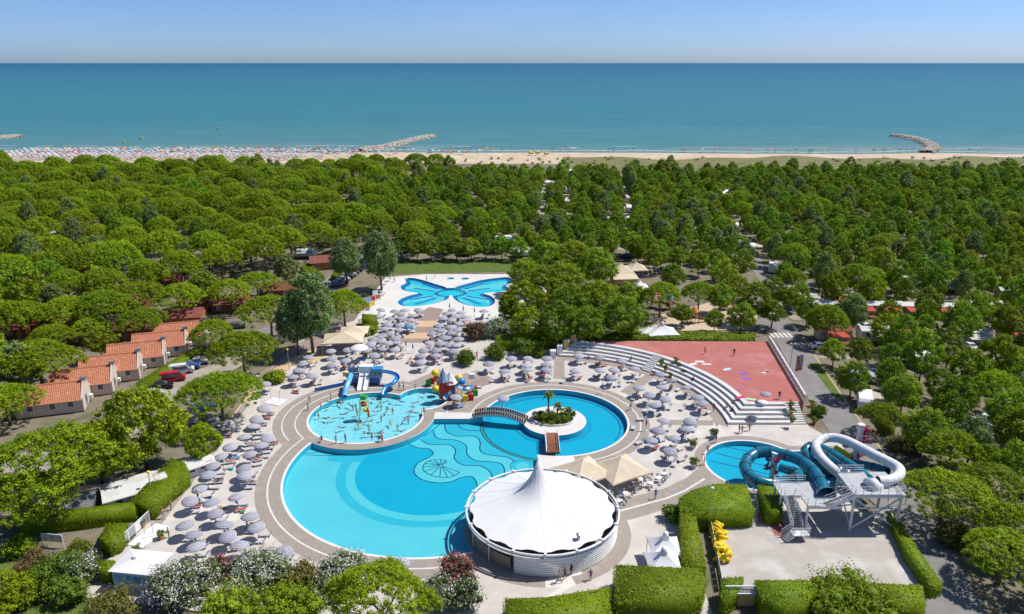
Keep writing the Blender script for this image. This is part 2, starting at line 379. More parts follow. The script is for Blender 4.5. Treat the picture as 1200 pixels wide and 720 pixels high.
# ------------------------------------------------------------------ where a thing stands, in words
WM = [('the butterfly pool', 530, 342), ('the brown bungalows', 180, 365), ('the row of parked cars', 412, 320), ('the beach rows', 200, 186), ('the rock jetty', 470, 188), ('the long caravan lanes', 655, 235), ('the third lane', 735, 240), ('the playground', 820, 362), ('the zebra crossing', 915, 392), ('the red awnings', 1060, 372), ('the near mobile homes', 1100, 400),
      ('the slide tower', 1060, 560), ('the road bend', 990, 480), ('the white house', 846, 240), ('the orange hut', 380, 308), ('the tiled houses', 140, 430), ('the cream tents', 735, 305), ('the curved jetty', 1080, 195), ('the dune grass', 800, 192), ('the beach huts', 630, 190), ('the yellow trees', 36, 318), ('the grey caravans', 60, 285), ('the parked vans', 280, 262), ('the blue cars', 760, 298), ('the right edge', 1190, 300), ('the far right corner', 1190, 200), ('the left edge', 10, 250), ('the far left corner', 10, 195), ('the tree row', 535, 285), ('the grove', 670, 320), ('the road end', 835, 230), ('the red car', 930, 286)]
def words_at(x, y, LM):
    best = min(LM, key=lambda m: (m[1] - x) ** 2 + (m[2] - y) ** 2); dx, dy = x - best[1], y - best[2]; d = math.hypot(dx, dy)
    side = ('right of' if dx > 0 else 'left of') if abs(dx) > abs(dy) else ('behind' if dy > 0 else 'in front of')
    return '%s %s %s' % ('just' if d < 9 else ('close' if d < 20 else ('some way' if d < 38 else 'far')), side, best[0])
# ------------------------------------------------------------------ ground, sea, beach
rnd = random.Random(7)
def shore(x): return 546 + 7 * math.sin(x / 170.0 + 2.2) + 2.5 * math.sin(x / 41.0) + 6 * math.exp(-((x + 85) / 30) ** 2) + 7 * math.exp(-((x - 292) / 26) ** 2) + max(0, -x - 150) * .04
def strip(name, m, y0f, y1f, z0, z1, xs, ny=6):
    mb = MB(); V = []; F = []
    for x in xs:
        for j in range(ny + 1):
            t = j / ny; y = y0f(x) * (1 - t) + y1f(x) * t
            V.append((x, y, z0 + (z1 - z0) * t))
    for i in range(len(xs) - 1):
        for j in range(ny): a = i * (ny + 1) + j; F.append((a, a + ny + 1, a + ny + 2, a + 1))
    mb.add(V, F); return struct(name, mb, m, True)
XS = [-9000, -4000, -2000, -1200] + list(range(-900, 901, 10)) + [1200, 2000, 4000, 9000]
strip('beach', M['sand'], lambda x: 466, shore, -.17, -.75, XS, 8)
strip('dune_grass', M['dune'], lambda x: 400, lambda x: 500 + 7 * math.sin(x / 23.) + 5 * math.sin(x / 9.1) if x > 30 else 448, -.12, -.10, [-9000, -900] + list(range(-500, 901, 6)) + [9000], 4)
def sea_mat():
    m, n, l, b = new_mat('sea_water')
    g = n.new('ShaderNodeNewGeometry').outputs['Position']
    sp = n.new('ShaderNodeSeparateXYZ'); l.new(g, sp.inputs[0])
    mp = n.new('ShaderNodeMapping'); mp.inputs['Scale'].default_value = (.0014, .0075, 1); l.new(g, mp.inputs[0])
    t = n.new('ShaderNodeTexNoise'); t.inputs['Scale'].default_value = 1; t.inputs['Detail'].default_value = 6; l.new(mp.outputs[0], t.inputs[0])
    # sea bed falls away from the shore: sandy turquoise shallows, then deeper blue
    lg = n.new('ShaderNodeMath'); lg.operation = 'LOGARITHM'; lg.inputs[1].default_value = 10; l.new(sp.outputs[1], lg.inputs[0])
    ad = n.new('ShaderNodeMath'); ad.operation = 'MULTIPLY_ADD'; ad.inputs[1].default_value = .22; l.new(t.outputs[0], ad.inputs[0]); l.new(lg.outputs[0], ad.inputs[2])
    mr = n.new('ShaderNodeMapRange'); mr.inputs[1].default_value = 2.84; mr.inputs[2].default_value = 4.3; l.new(ad.outputs[0], mr.inputs[0])
    rp = ramp(n, [(0, (.150, .240, .225)), (.015, (.074, .205, .215)), (.10, (.042, .184, .212)), (.35, (.034, .168, .212)), (.65, (.024, .138, .204)), (1, (.017, .104, .188))])
    l.new(mr.outputs[0], rp.inputs[0])
    mp3 = n.new('ShaderNodeMapping'); mp3.inputs['Scale'].default_value = (.02, .11, 1); l.new(g, mp3.inputs[0])
    t3 = n.new('ShaderNodeTexNoise'); t3.inputs['Scale'].default_value = 1; t3.inputs['Detail'].default_value = 6; t3.inputs['Roughness'].default_value = .7; l.new(mp3.outputs[0], t3.inputs[0])
    r3 = ramp(n, [(.3, (.80, .86, .88)), (.7, (1.22, 1.14, 1.10))]); l.new(t3.outputs[0], r3.inputs[0])  # light and dark of small waves painted as streaks in the sea colour
    mx3 = n.new('ShaderNodeMix'); mx3.data_type = 'RGBA'; mx3.blend_type = 'MULTIPLY'; mx3.inputs[0].default_value = 1
    l.new(rp.outputs[0], mx3.inputs[6]); l.new(r3.outputs[0], mx3.inputs[7]); l.new(mx3.outputs[2], b.inputs['Base Color'])
    b.inputs['Roughness'].default_value = .4; b.inputs['Specular IOR Level'].default_value = .07
    mp2 = n.new('ShaderNodeMapping'); mp2.inputs['Scale'].default_value = (.05, .16, 1); l.new(g, mp2.inputs[0])
    w = n.new('ShaderNodeTexNoise'); w.inputs['Scale'].default_value = 1.0; w.inputs['Detail'].default_value = 5; l.new(mp2.outputs[0], w.inputs[0])
    bp = n.new('ShaderNodeBump'); bp.inputs['Strength'].default_value = .9; bp.inputs['Distance'].default_value = 1.2
    l.new(w.outputs[0], bp.inputs['Height']); l.new(bp.outputs[0], b.inputs['Normal']); return m
mb = MB(); ys = [520, 620, 800, 1200, 2500, 6000, 14000, 32000]; V = []; F = []
for y in ys:
    for x in (-60000, -6000, -1500, -500, 0, 500, 1500, 6000, 60000): V.append((x, y, -.62))
for j in range(len(ys) - 1):
    for i in range(8): a = j * 9 + i; F.append((a, a + 1, a + 10, a + 9))
mb.add(V, F); struct('sea', mb, sea_mat())
mb = MB()                                                    # foam where the swell breaks
xs = [x for x in range(-520, 521, 4)]
mb.ribbon([(x, shore(x) - 5.2 + 1.2 * math.sin(x / 7.0), -.60) for x in xs], 1.6)
for k in range(60):
    x0 = rnd.uniform(-480, 480); L = rnd.uniform(8, 30); d = rnd.uniform(4, 26)
    mb.ribbon([(x0 + i * L / 6, shore(x0) + d + math.sin(i + k) * .5, -.595) for i in range(7)], rnd.uniform(.4, 1.1))
tag(mb.build('sea_foam', mat('foam', (.72, .76, .76), (.6, .66, .68), .5, .8)), 'thin white foam of small waves along the shore', 'foam', kind='stuff')
def jetty(pts, wid, label, seed):
    r = random.Random(seed); path = spline([G(u, v, .0) for u, v in pts], k=8); q = path[0]
    e = thing('rock_jetty', label, 'jetty', (q.x, q.y, -.6)); mb = MB(); n = len(path)
    core = MB(); ws = [wid * (.5 + .5 * min(1, (n - 1 - i) / 3 + .35)) for i in range(n)]
    L = [];
    for i, p in enumerate(path):
        d = path[min(i + 1, n - 1)] - path[max(i - 1, 0)]; d.z = 0; d.normalize(); nn = Vector((-d.y, d.x, 0))
        for t, z in ((-1, -.9), (-.45, 1.1), (.45, 1.1), (1, -.9)): L.append((p.x + nn.x * ws[i] * t - q.x, p.y + nn.y * ws[i] * t - q.y, z + .6))
        for _ in range(int(26)):
            t = r.uniform(-1, 1); a = r.uniform(-2, 2); s = r.uniform(.6, 1.5); c = p + nn * ws[i] * t + d * a
            zz = (.9 if abs(t) < .5 else .9 - (abs(t) - .5) * 3.2) + r.uniform(-.2, .4)
            mb.lathe([(.01, -s * .5), (s * .75, -s * .3), (s * r.uniform(.6, .9), s * .2), (.01, s * r.uniform(.4, .6))], (c.x - q.x, c.y - q.y, zz + .6), 5, sx=r.uniform(.7, 1.3), sy=r.uniform(.7, 1.3))
    core.add(L, [(i * 4 + k, i * 4 + k + 1, i * 4 + k + 5, i * 4 + k + 4) for i in range(n - 1) for k in range(3)])
    core.build('core', M['rock'], e); tag(mb.build('boulders', M['rock'], e), kind='stuff')
jetty([(425, 176), (455, 171), (475, 166), (492, 162), (506, 160)], 5.5, 'pale rock jetty jutting out beside the crowded beach', 1)
jetty([(1086, 178), (1092, 172), (1083, 166), (1068, 162), (1048, 159)], 5.5, 'curved grey rock jetty by the empty stretch of beach', 2)
jetty([(-40, 170), (-15, 164), (5, 161), (22, 160)], 5.5, 'rock jetty cut off by the edge of the picture', 3)

# ------------------------------------------------------------------ plaza planar map
BIG = (-12.48, 103.15, 22.2); ACT = (-25.96, 121.13, 9.94); RND = (7.46, 119.6, 12.75); ISL = (7.45, 119.4, 5.6)
LOBE = fitc([(470, 463), (483, 457), (500, 454.5), (515, 458), (523, 470), (507, 478)])
SLP = (38.18, 104.28, 7.6); TENT = (4.04, 87.1, 10.16); AMP = (7.45, 119.4); AR0, AST, ARI = 30.1, .97, .42
SL_Y0 = G(880, 570).y; SL_Y1 = G(930, 529).y; SL_X1 = G(992, 550).x
JAC = (*G2(612, 542, -.3), 1.9)
YTOP = G(535, 491).y
WALK = (G(630, 540).x, G(656, 540).x)                         # concrete walkway between wooden bridge and tent
def dc(c, x, y): return math.hypot(x - c[0], y - c[1]) - c[2]
def d_act(x, y): return min(dc(ACT, x, y), dc(LOBE, x, y))
def d_big(x, y):
    d = max(dc(BIG, x, y), -(dc(ACT, x, y) - 2.3), y - YTOP, -(dc(LOBE, x, y) - 1.8))
    d = max(d, -(TENT[2] + .35 - math.hypot(x - TENT[0], y - TENT[1]) ) * -1) if False else d
    return d
def d_slp(x, y):
    dx = max(SLP[0] - x, x - SL_X1); dy = max(SL_Y0 - y, y - SL_Y1)
    box = math.hypot(max(dx, 0), max(dy, 0)) + min(max(dx, dy), 0)
    return min(dc(SLP, x, y), box)
def bez(pts): return [(p.x, p.y) for p in spline([G(u, v) for u, v in pts], True, 5)]
BW = [bez([(524, 338), (510, 333), (494, 328), (481, 325.8), (474.5, 327.5), (476, 331.5), (470, 335), (470.5, 339), (479, 342), (490, 343.8), (478, 347), (468, 351.5), (466.5, 355.5), (473, 358.8), (488, 358.8), (504, 357), (517, 353.5), (526, 349)]),
      bez([(532, 338), (546, 333), (562, 328.8), (580, 326.2), (596, 325.3), (599, 331), (593, 335), (597, 339), (586, 342), (567, 343.8), (575, 347), (580, 352), (578, 357), (568, 359.8), (553, 359), (541, 355.5), (531, 349)])]
BODY = [(G(528, 342).x + 4.5 * math.cos(t * math.pi / 20), G(528, 342).y + 3.6 * math.sin(t * math.pi / 20)) for t in range(40)]
BODYI = [(G(528, 342).x + 3.5 * math.cos(t * math.pi / 20), G(528, 342).y + 2.6 * math.sin(t * math.pi / 20)) for t in range(40)]
ANT = [circ(G2(528, 326.5), 1.1, 20), circ(G2(545, 326.8), 1.2, 20)]
def px(pts, z=0.0): return [G2(u, v, z) for u, v in pts]
DECK = px([(95, 676), (150, 640), (185, 592), (214, 553), (245, 525), (262, 500), (285, 470), (300, 440), (325, 425), (350, 400), (385, 385), (415, 376), (432, 352), (452, 325),
           (500, 321.5), (600, 321.5), (640, 330), (640, 402), (652, 405), (652, 414), (720, 400), (900, 420), (948, 500), (985, 520), (1010, 560), (1010, 600), (840, 602), (800, 620), (835, 720), (600, 725), (300, 725), (100, 700)])
BUTT = px([(432, 352), (452, 325), (500, 321.5), (600, 321.5), (640, 330), (640, 372), (560, 376), (532, 364), (503, 360), (478, 376), (445, 372), (420, 374)])
PATH = px([(722, 588), (750, 580), (780, 572), (805, 560), (822, 545), (842, 572), (815, 583), (780, 597), (733, 611)])
PATHL = [G2(u, v) for u, v in [(722, 600), (750, 592.5), (780, 584.5), (803, 575), (826, 561)]]
CAFE = px([(655, 556), (668, 546), (760, 548), (800, 562), (780, 572), (750, 580), (722, 588), (705, 572)])
STR = [px(p) for p in ([(128, 668), (160, 640), (190, 598), (245, 528), (262, 503), (287, 470), (292, 474), (268, 506), (252, 530), (200, 600), (172, 640), (150, 668)], [(650, 418), (661, 419), (662, 445), (648, 444)], [(726, 459), (758, 438), (769, 441), (739, 464)], [(776, 492), (836, 493), (836, 499), (776, 498)],
                       [(520, 470), (505, 448), (560, 434), (580, 445), (548, 462)], [(480, 457), (470, 452), (515, 433), (525, 440)])]
MAU = [px(p) for p in ([(478, 376), (503, 360), (520, 361), (512, 376)], [(476, 383), (511, 383), (508, 390), (473, 390)], [(470, 397), (506, 397), (505, 402), (468, 402)], [(420, 374), (445, 372), (428, 384), (415, 392)],
                       [(296, 435), (316, 418), (350, 402), (392, 383), (425, 384), (400, 400), (350, 415), (322, 432), (310, 446)])]
PEA = [px(p) for p in ([(476, 376), (512, 376), (511, 383), (474, 383)], [(473, 390), (508, 390), (506, 397), (470, 397)],
                       [(300, 446), (322, 432), (350, 415), (372, 409), (345, 427), (325, 445), (312, 452)], [(268, 492), (285, 466), (298, 443), (306, 447), (294, 470), (282, 490)], [(360, 424), (380, 409), (392, 409), (366, 428)])]
DKQ = px([(551, 449), (566, 441), (576, 450), (558, 455)])
AX1 = G(946, 499).x
def arc_pts(r, a0=-7, a1=92, n=70): return [(AMP[0] + r * math.cos(R(a0 + (a1 - a0) * i / n)), AMP[1] + r * math.sin(R(a0 + (a1 - a0) * i / n))) for i in range(n + 1)]
curves = [(DECK, 1), (BUTT, 1), (PATH, 1), (CAFE, 1), (BODY, 1), (DKQ, 1)] + [(p, 1) for p in STR + MAU + PEA + BW + ANT]
for c, offs in ((BIG, (0, .38, 2.1, 2.35, 4.0)), (ACT, (0, .38, 2.3, 2.2, 2.42, 4.4, 4.62, 6.1)), (LOBE, (0, .38, 1.8, 2.2)), (RND, (0, .38, 2.15, 2.4, 3.9)), (ISL, (0, -.3)), (SLP, (0, .38, 1.8)), (TENT, (1.75, .25))):
    for o in offs: curves.append((circ(c, c[2] + o, 120), 1))
for o in (0, .38, 1.8): curves.append(([(SLP[0], SL_Y0 - o), (SL_X1 + o, SL_Y0 - o), (SL_X1 + o, SL_Y1 + o), (SLP[0], SL_Y1 + o)], 1))
curves.append((px([(512, 483), (560, 484), (566, 491), (508, 491)]), 1))
LED = px([(512, 483), (560, 484), (566, 491), (508, 491)])
curves.append(([(-30, YTOP), (12, YTOP)], 0)); curves.append(([(-30, YTOP + .38), (12, YTOP + .38)], 0))
curves.append(([(WALK[0], 92), (WALK[0], 114)], 0)); curves.append(([(WALK[1], 92), (WALK[1], 112)], 0))
curves.append((arc_pts(AR0), 0)); curves.append((arc_pts(AR0 - 2.2), 0)); curves.append(([(36, 117.75), (AX1 + 2, 117.75)], 0))
off = .14
PL2 = [(x + .1, y - .14) for x, y in PATHL] + [(x - .1, y + .14) for x, y in PATHL[::-1]]; curves.append((PL2, 1))
def in_walk(x, y): return WALK[0] < x < WALK[1] and y < RND[1] - math.sqrt(max(0, RND[2] ** 2 - (x - RND[0]) ** 2)) + .1
def pool_of(x, y):
    """which pool a point lies in"""
    if in_walk(x, y): return None
    if dc(ISL, x, y) < 0: return None
    if dc(RND, x, y) < 0: return 'w_round'
    if d_big(x, y) < 0 and dc(TENT, x, y) > .25 and x < WALK[0]: return 'w_big'
    if d_act(x, y) < 0: return 'w_act'
    if d_slp(x, y) < 0: return 'w_slide'
    if any(inpoly(x, y, p) for p in BW) or inpoly(x, y, BODY): return 'w_butterfly'
    if any(inpoly(x, y, p) for p in ANT): return 'w_antenna'
    return None
def in_amph(x, y): return math.hypot(x - AMP[0], y - AMP[1]) > AR0 and y > 117.75 and x > 10 and y < 156
def classify(x, y):
    if not inpoly(x, y, DECK): return None
    w = pool_of(x, y)
    if w: return w
    if in_amph(x, y): return None
    if dc(ISL, x, y) < 0: return 'coping' if dc(ISL, x, y) > -.3 else 'plaza'
    if in_walk(x, y): return 'plaza'
    if inpoly(x, y, DKQ): return 'mauve'
    if inpoly(x, y, LED) and d_act(x, y) > 1.8: return 'plaza'
    if d_slp(x, y) < .38 or d_act(x, y) < .38 or dc(RND, x, y) < .38: return 'coping'
    db = d_big(x, y); tent_d = dc(TENT, x, y)
    if db < .38 and tent_d > .25 and dc(ACT, x, y) > 2.3 and dc(LOBE, x, y) > 1.8: return 'coping'
    if inpoly(x, y, PL2): return 'line'
    if inpoly(x, y, PATH): return 'band'
    if tent_d < 1.75: return 'band'
    if d_slp(x, y) < 1.8: return 'band'
    if inpoly(x, y, BUTT): return 'plaza'
    if inpoly(x, y, CAFE): return 'concrete'
    b, a, r = dc(BIG, x, y), dc(ACT, x, y), dc(RND, x, y)
    if dc(LOBE, x, y) < 1.8 or dc(ACT, x, y) < 2.2: return 'band'
    # ring promenades round the pools, the round pool's on top, then the big one's
    if r < 3.9 and not (x < 5 and y < 112): return 'line' if 2.15 < r < 2.4 else 'band'
    if b < 4.0 and (y < 116 or a > 4.62) and not (a < 4.62 and y > 113) : return 'line' if 2.1 < b < 2.35 and y < 118 and x < 8 else 'band'
    if a < 6.1 and (y < 136): return 'line' if (2.2 < a < 2.42 or 4.4 < a < 4.62) else 'band'
    if dc(LOBE, x, y) < 2.2: return 'band'
    ra = math.hypot(x - AMP[0], y - AMP[1])
    if AR0 - 2.2 < ra < AR0 and x > 8 and y > 117: return 'band'
    for p in STR:
        if inpoly(x, y, p): return 'band'
    for p in MAU:
        if inpoly(x, y, p): return 'mauve'
    for p in PEA:
        if inpoly(x, y, p): return 'peach'
    return 'concrete'
ov, of = cdt(curves)
D = split_sheet(ov, of, classify)
gv, gf = cdt([([(-9000, -400), (9000, -400), (9000, 470), (-9000, 470)], 1), (DECK, 1), (arc_pts(AR0), 0), ([(36, 117.75), (AX1 + 2, 117.75)], 0)])
GD = split_sheet(gv, gf, lambda x, y: None if inpoly(x, y, DECK) and not in_amph(x, y) else 'g')
tag(sheet(gv, GD['g'], -.16, 'ground', M['earth']), kind='structure')
for k, nm in (('concrete', 'pool_deck'), ('plaza', 'plaza_paving'), ('coping', 'pool_coping'), ('line', 'paving_line'), ('band', 'taupe_paving'), ('mauve', 'mauve_paving'), ('peach', 'peach_paving')):
    if k in D: tag(sheet(ov, D[k], 0.0, nm, M[k]), kind='structure')
BIGW = D['w_big'] + D['w_round']
for k, fs, dep in (('big', BIGW, 1.0), ('act', D['w_act'], .92), ('slide', D['w_slide'], .9), ('butterfly', D['w_butterfly'], .45), ('antenna', D['w_antenna'], .3)):
    tag(sheet(ov, fs, -.10, 'pool_water', M['water']), kind='structure')
    tag(walls(ov, fs, -dep, 0, 'pool_wall', M['t_mid']), kind='structure')
    if k in ('act', 'antenna', 'slide'): tag(sheet(ov, fs, -dep, 'pool_floor', M[{'act': 't_bubble', 'antenna': 't_mid', 'slide': 't_deep'}[k]]), kind='structure')
# floor of the big pool: tile fields and step lines
FZ = -1.0
def fz(pts): return [G2(330 + u / 4.0, 480 + v / 4.0, FZ) for u, v in pts]
WV = [spline([Vector((*p, 0)) for p in fz(q)], k=5) for q in (
    [(825, 60), (832, 80), (855, 94), (900, 99), (945, 100)],
    [(766, 55), (770, 100), (820, 125), (900, 125), (930, 150), (930, 190), (960, 210), (1060, 225), (1090, 245)],
    [(712, 100), (718, 122), (740, 138), (820, 145), (865, 170), (870, 210), (910, 240), (980, 245), (1035, 260), (1045, 305), (1035, 330)],
    [(650, 140), (668, 152), (700, 165), (780, 165), (815, 190), (810, 230), (850, 260), (930, 265), (975, 290), (988, 325), (975, 350)],
    [(590, 160), (640, 180), (690, 185), (710, 205), (690, 225), (640, 250), (620, 290), (650, 325), (720, 343), (790, 340), (840, 320), (890, 315), (912, 340), (918, 372)])]
ARC = fitc([(330 + u / 4., 480 + v / 4.) for u, v in [(250, 330), (275, 400), (340, 470), (430, 520), (560, 548), (700, 550), (800, 545)]], FZ)
far = fz([(1120, 330), (1300, 260), (1300, 20), (800, 20)])
WP = [[(p.x, p.y) for p in w] + far[(0 if i else 1):] for i, w in enumerate(WV)]
RLEFT = [(RND[0] + (RND[2] + .05) * math.cos(t * math.pi / 60), RND[1] + (RND[2] + .05) * math.sin(t * math.pi / 60)) for t in range(120)]
SHC = [(BIG[0] + (BIG[2] - 1.6) * math.cos(R(a)), BIG[1] + (BIG[2] - 1.6) * math.sin(R(a))) for a in range(0, 360, 3)]
ACO = circ(ACT, ACT[2] + 2.6, 120); ACO2 = circ(ACT, ACT[2] + 4.6, 120)
fc = [(circ(BIG, BIG[2] + .05, 120), 1), (circ(RND, RND[2] + .05, 120), 1), (RLEFT, 1), (circ(ARC, ARC[2], 120), 1), (circ(ARC, ARC[2] - 1.5, 120), 1), (circ(ARC, ARC[2] - 2.9, 120), 1), (ACO, 1), (ACO2, 1), (circ(JAC, JAC[2], 40), 1), (circ(JAC, JAC[2] * .55, 40), 1)] + [(p, 1) for p in WP]
fc += [(circ(ISL, ISL[2] + 1.0, 60), 1), (circ(RND, RND[2] - 1.3, 100), 1)]
def floor_class(x, y):
    if dc(BIG, x, y) > .06 and dc(RND, x, y) > .06: return None
    if dc(RND, x, y) < 0:
        if dc(ISL, x, y) < 1.0: return 't_dark'
        return 't_dark' if dc(RND, x, y) > -1.3 and y > 118 else 't_deep'
    j = dc(JAC, x, y)
    if j < 0: return 't_mid' if j > -JAC[2] * .45 else 't_light'
    k = sum(inpoly(x, y, p) for p in WP)
    if k: return ('t_light', 't_light', 't_mid', 't_light', 't_mid', 't_light')[k] if k < 5 else 't_mid'  # alternating blues paint the shading of the steps into the floor
    a = dc(ACT, x, y)
    if a < 2.6: return 't_mid'
    if a < 4.6 and dc(ARC, x, y) > -2.9 and x > -30: return 't_mid'
    d = dc(ARC, x, y)
    if x > G(560, 520).x and False: return 't_light'
    if d > 0: return 't_light'
    if d > -1.5: return 't_mid'
    if d > -2.9: return 't_light'
    return 't_deep'
fv, ff = cdt(fc); FD = split_sheet(fv, ff, floor_class)
for k, fs in FD.items(): tag(sheet(fv, fs, FZ, 'pool_floor', M[k]), kind='structure')
mb = MB()
for w in WV: mb.ribbon([(p.x, p.y) for p in w], .2, FZ + .006)
mb.ribbon([(p.x, p.y) for p in spline([Vector((*p, 0)) for p in fz([(100, 213), (250, 216), (420, 205), (530, 175), (640, 138), (705, 100), (755, 55)])], k=5)], .16, FZ + .006)
mb.ribbon([(p.x, p.y) for p in spline([Vector((*p, 0)) for p in fz([(110, 205), (160, 203), (215, 183)])], k=5)], .16, FZ + .006)
mb.ribbon([(p.x, p.y) for p in spline([Vector((*p, 0)) for p in fz([(975, 150), (990, 172), (1040, 188)])], k=5)], .14, FZ + .006)
sh = fz([(748, 262)])[0]; rim = [Vector((*p, 0)) for p in fz([(835, 295), (800, 315), (755, 319), (700, 308), (664, 285), (668, 258), (690, 242), (725, 236), (765, 238), (772, 250)])]
rs_ = spline(rim, k=4); mb.ribbon([(p.x, p.y) for p in rs_], .16, FZ + .006)
for i, p in enumerate(rs_[::3]): mb.ribbon([(sh[0] + (p.x - sh[0]) * .1, sh[1] + (p.y - sh[1]) * .1), (p.x, p.y)], .13, FZ + .010 + i * .001)
mb.ribbon(circ((JAC[0], JAC[1]), JAC[2], 40), .1, FZ + .008, True)
mb.ribbon([(ISL[0] + 6.9 * math.cos(R(a)), ISL[1] + 6.9 * math.sin(R(a))) for a in range(195, 262, 4)], .14, FZ + .009)
mb.ribbon([(RND[0] + 11.5 * math.cos(R(a)), RND[1] + 11.5 * math.sin(R(a))) for a in range(-30, 135, 3)], .16, FZ + .009)
mb.ribbon([(RND[0] + 12.55 * math.cos(R(a)), RND[1] + 12.55 * math.sin(R(a))) for a in range(178, 268, 3)], .18, FZ + .012)
mb.ribbon([(RND[0] + 13.05 * math.cos(R(a)), RND[1] + 13.05 * math.sin(R(a))) for a in range(178, 268, 3)], .18, FZ + .012)
tag(mb.build('pool_tile_line', M['t_navy']), kind='structure')
mb = MB(); mb.ribbon([(RND[0] + 12.8 * math.cos(R(a)), RND[1] + 12.8 * math.sin(R(a))) for a in range(178, 268, 3)], .2, FZ + .007)
tag(mb.build('pool_step_line', M['t_yellow']), kind='structure')
mb = MB()                                                    # lane lines of the slide pool
for p, q in (((832, 540), (905, 557)), ((838, 531), (935, 556)), ((846, 523), (930, 540))): mb.ribbon([G2(*p, -.9), G2(*q, -.9)], .18, -.893)
tag(mb.build('lane_line', M['t_navy']), kind='structure')
# floor of the butterfly pool: striped wings
bc = [(p, 1) for p in BW] + [(BODY, 1), (BODYI, 1)]; bx = G(528, 342)
for s in (.62, .8): bc += [([(bx.x + (x - bx.x) * s, bx.y + (y - bx.y) * s) for x, y in p], 1) for p in BW]
INN = []
def inset(p, d):
    n = len(p); a = sum(p[i][0] * p[(i + 1) % n][1] - p[(i + 1) % n][0] * p[i][1] for i in range(n)); s = 1 if a > 0 else -1; out = []
    for i in range(n):
        dx, dy = p[(i + 2) % n][0] - p[i - 2][0], p[(i + 2) % n][1] - p[i - 2][1]; L = math.hypot(dx, dy) or 1; out.append((p[i][0] - s * dy / L * d, p[i][1] + s * dx / L * d))
    return [q for q in out if inpoly(q[0], q[1], p)]
for p in BW:
    INN.append(inset(p, 1.25))
bc += [(p, 1) for p in INN]
RA = (-158, -140, -122, -58, -40, -22, 18, 38, 142, 162)
RAYS = [(bx.x + 16 * math.cos(R(a)), bx.y + 22 * math.sin(R(a))) for a in RA]
for q in RAYS: bc.append(([(bx.x, bx.y), q], 0))
def butter_class(x, y):
    if inpoly(x, y, BODYI): return 't_light2'
    if inpoly(x, y, BODY): return 't_royal'
    for p, q in zip(BW, INN):
        if inpoly(x, y, p):
            if not inpoly(x, y, q): return 't_royal' if p in BW[:2] else 't_royal'
            a = math.degrees(math.atan2(y - bx.y, x - bx.x)); i = sum(a > t for t in RA)
            return 't_pale' if i % 2 else 't_light2'
    return None
M['t_light2'] = tile_mat('pool_tile_turquoise', (.05, .60, .70), (.04, .56, .66))
qv, qf = cdt(bc); QD = split_sheet(qv, qf, butter_class)
for k, fs in QD.items(): tag(sheet(qv, fs, -.45, 'pool_floor', M[k]), kind='structure')
mb = MB(); mb.ribbon(circ((bx.x, bx.y), 1), .0001, -.4)
for q in [q for q in RAYS if any(inpoly(bx.x + (q[0] - bx.x) * .7, bx.y + (q[1] - bx.y) * .7, p) for p in BW)]: mb.ribbon([(bx.x + (q[0] - bx.x) * .3, bx.y + (q[1] - bx.y) * .3), (bx.x + (q[0] - bx.x) * .7, bx.y + (q[1] - bx.y) * .7)], .9, -.444)
tag(mb.build('pool_tile_line', M['t_royal']), kind='structure')
# roads and camp lanes
def road(name, pts, w, m, z=-.10, label=None):
    mb = MB(); mb.ribbon([(p.x, p.y) for p in spline([G(u, v) for u, v in pts], k=6)], w, z); return struct(name, mb, m)
road('road', [(905, 372), (925, 395), (952, 440), (985, 490), (1030, 555), (1075, 630), (1110, 700), (1125, 740)], 7.0, M['asphalt'])
road('road', [(300, 395), (345, 372), (385, 335), (412, 312), (440, 302)], 6.0, M['asphalt'], -.104)
road('road', [(-20, 545), (40, 540), (110, 545), (150, 500), (200, 455), (260, 430), (300, 402)], 6.5, M['gravel'], -.108)
road('road', [(880, 385), (905, 372), (905, 340), (880, 300), (850, 260), (835, 230)], 5.0, M['asphalt'], -.112)
for k, (u0, v0, u1, v1) in enumerate([(634, 270, 640, 200), (661, 260, 666, 202), (733, 290, 729, 205), (770, 320, 745, 240), (430, 300, 700, 286), (700, 290, 900, 300), (930, 415, 1200, 425), (925, 372, 1200, 360), (905, 335, 1200, 322)]):
    road('camp_lane', [(u0, v0), ((u0 + u1) / 2, (v0 + v1) / 2), (u1, v1)], 3.4, M['gravel'], -.128 + k * .003)
mb = MB()
for i in range(5):
    p = G(905 + i * 5.2, 392.5); mb.box((p.x, p.y, -.09), (.55, 3.2, .004))
struct('crossing_markings', mb, M['line'])
mb = MB(); mb.ribbon([(p.x + 3.2, p.y) for p in spline([G(u, v) for u, v in [(925, 395), (952, 440), (985, 490), (1030, 555)]], k=6)], .12, -.094)
struct('road_edge_line', mb, M['yellow'])
mb = MB(); mb.prism(px([(760, 372), (850, 350), (890, 360), (885, 386), (765, 388)]), -.2, -.07)
struct('playground_sand', mb, M['sand'])
for pp in ([(575, 388), (690, 380), (700, 392), (655, 402), (580, 402)], [(436, 321), (640, 317), (650, 303), (455, 305)], [(0, 655), (60, 650), (125, 690), (120, 740), (-20, 740)], [(800, 388), (760, 375), (745, 385)], [(948, 425), (960, 425), (990, 470), (978, 466)]):
    mb = MB(); mb.prism(px(pp), -.2, -.085); struct('lawn', mb, M['lawn'] if 'lawn' in M else M.setdefault('lawn', mat('lawn_grass', (.075, .125, .02), (.12, .165, .03), .5, .95, .4, 10, detail=8)))
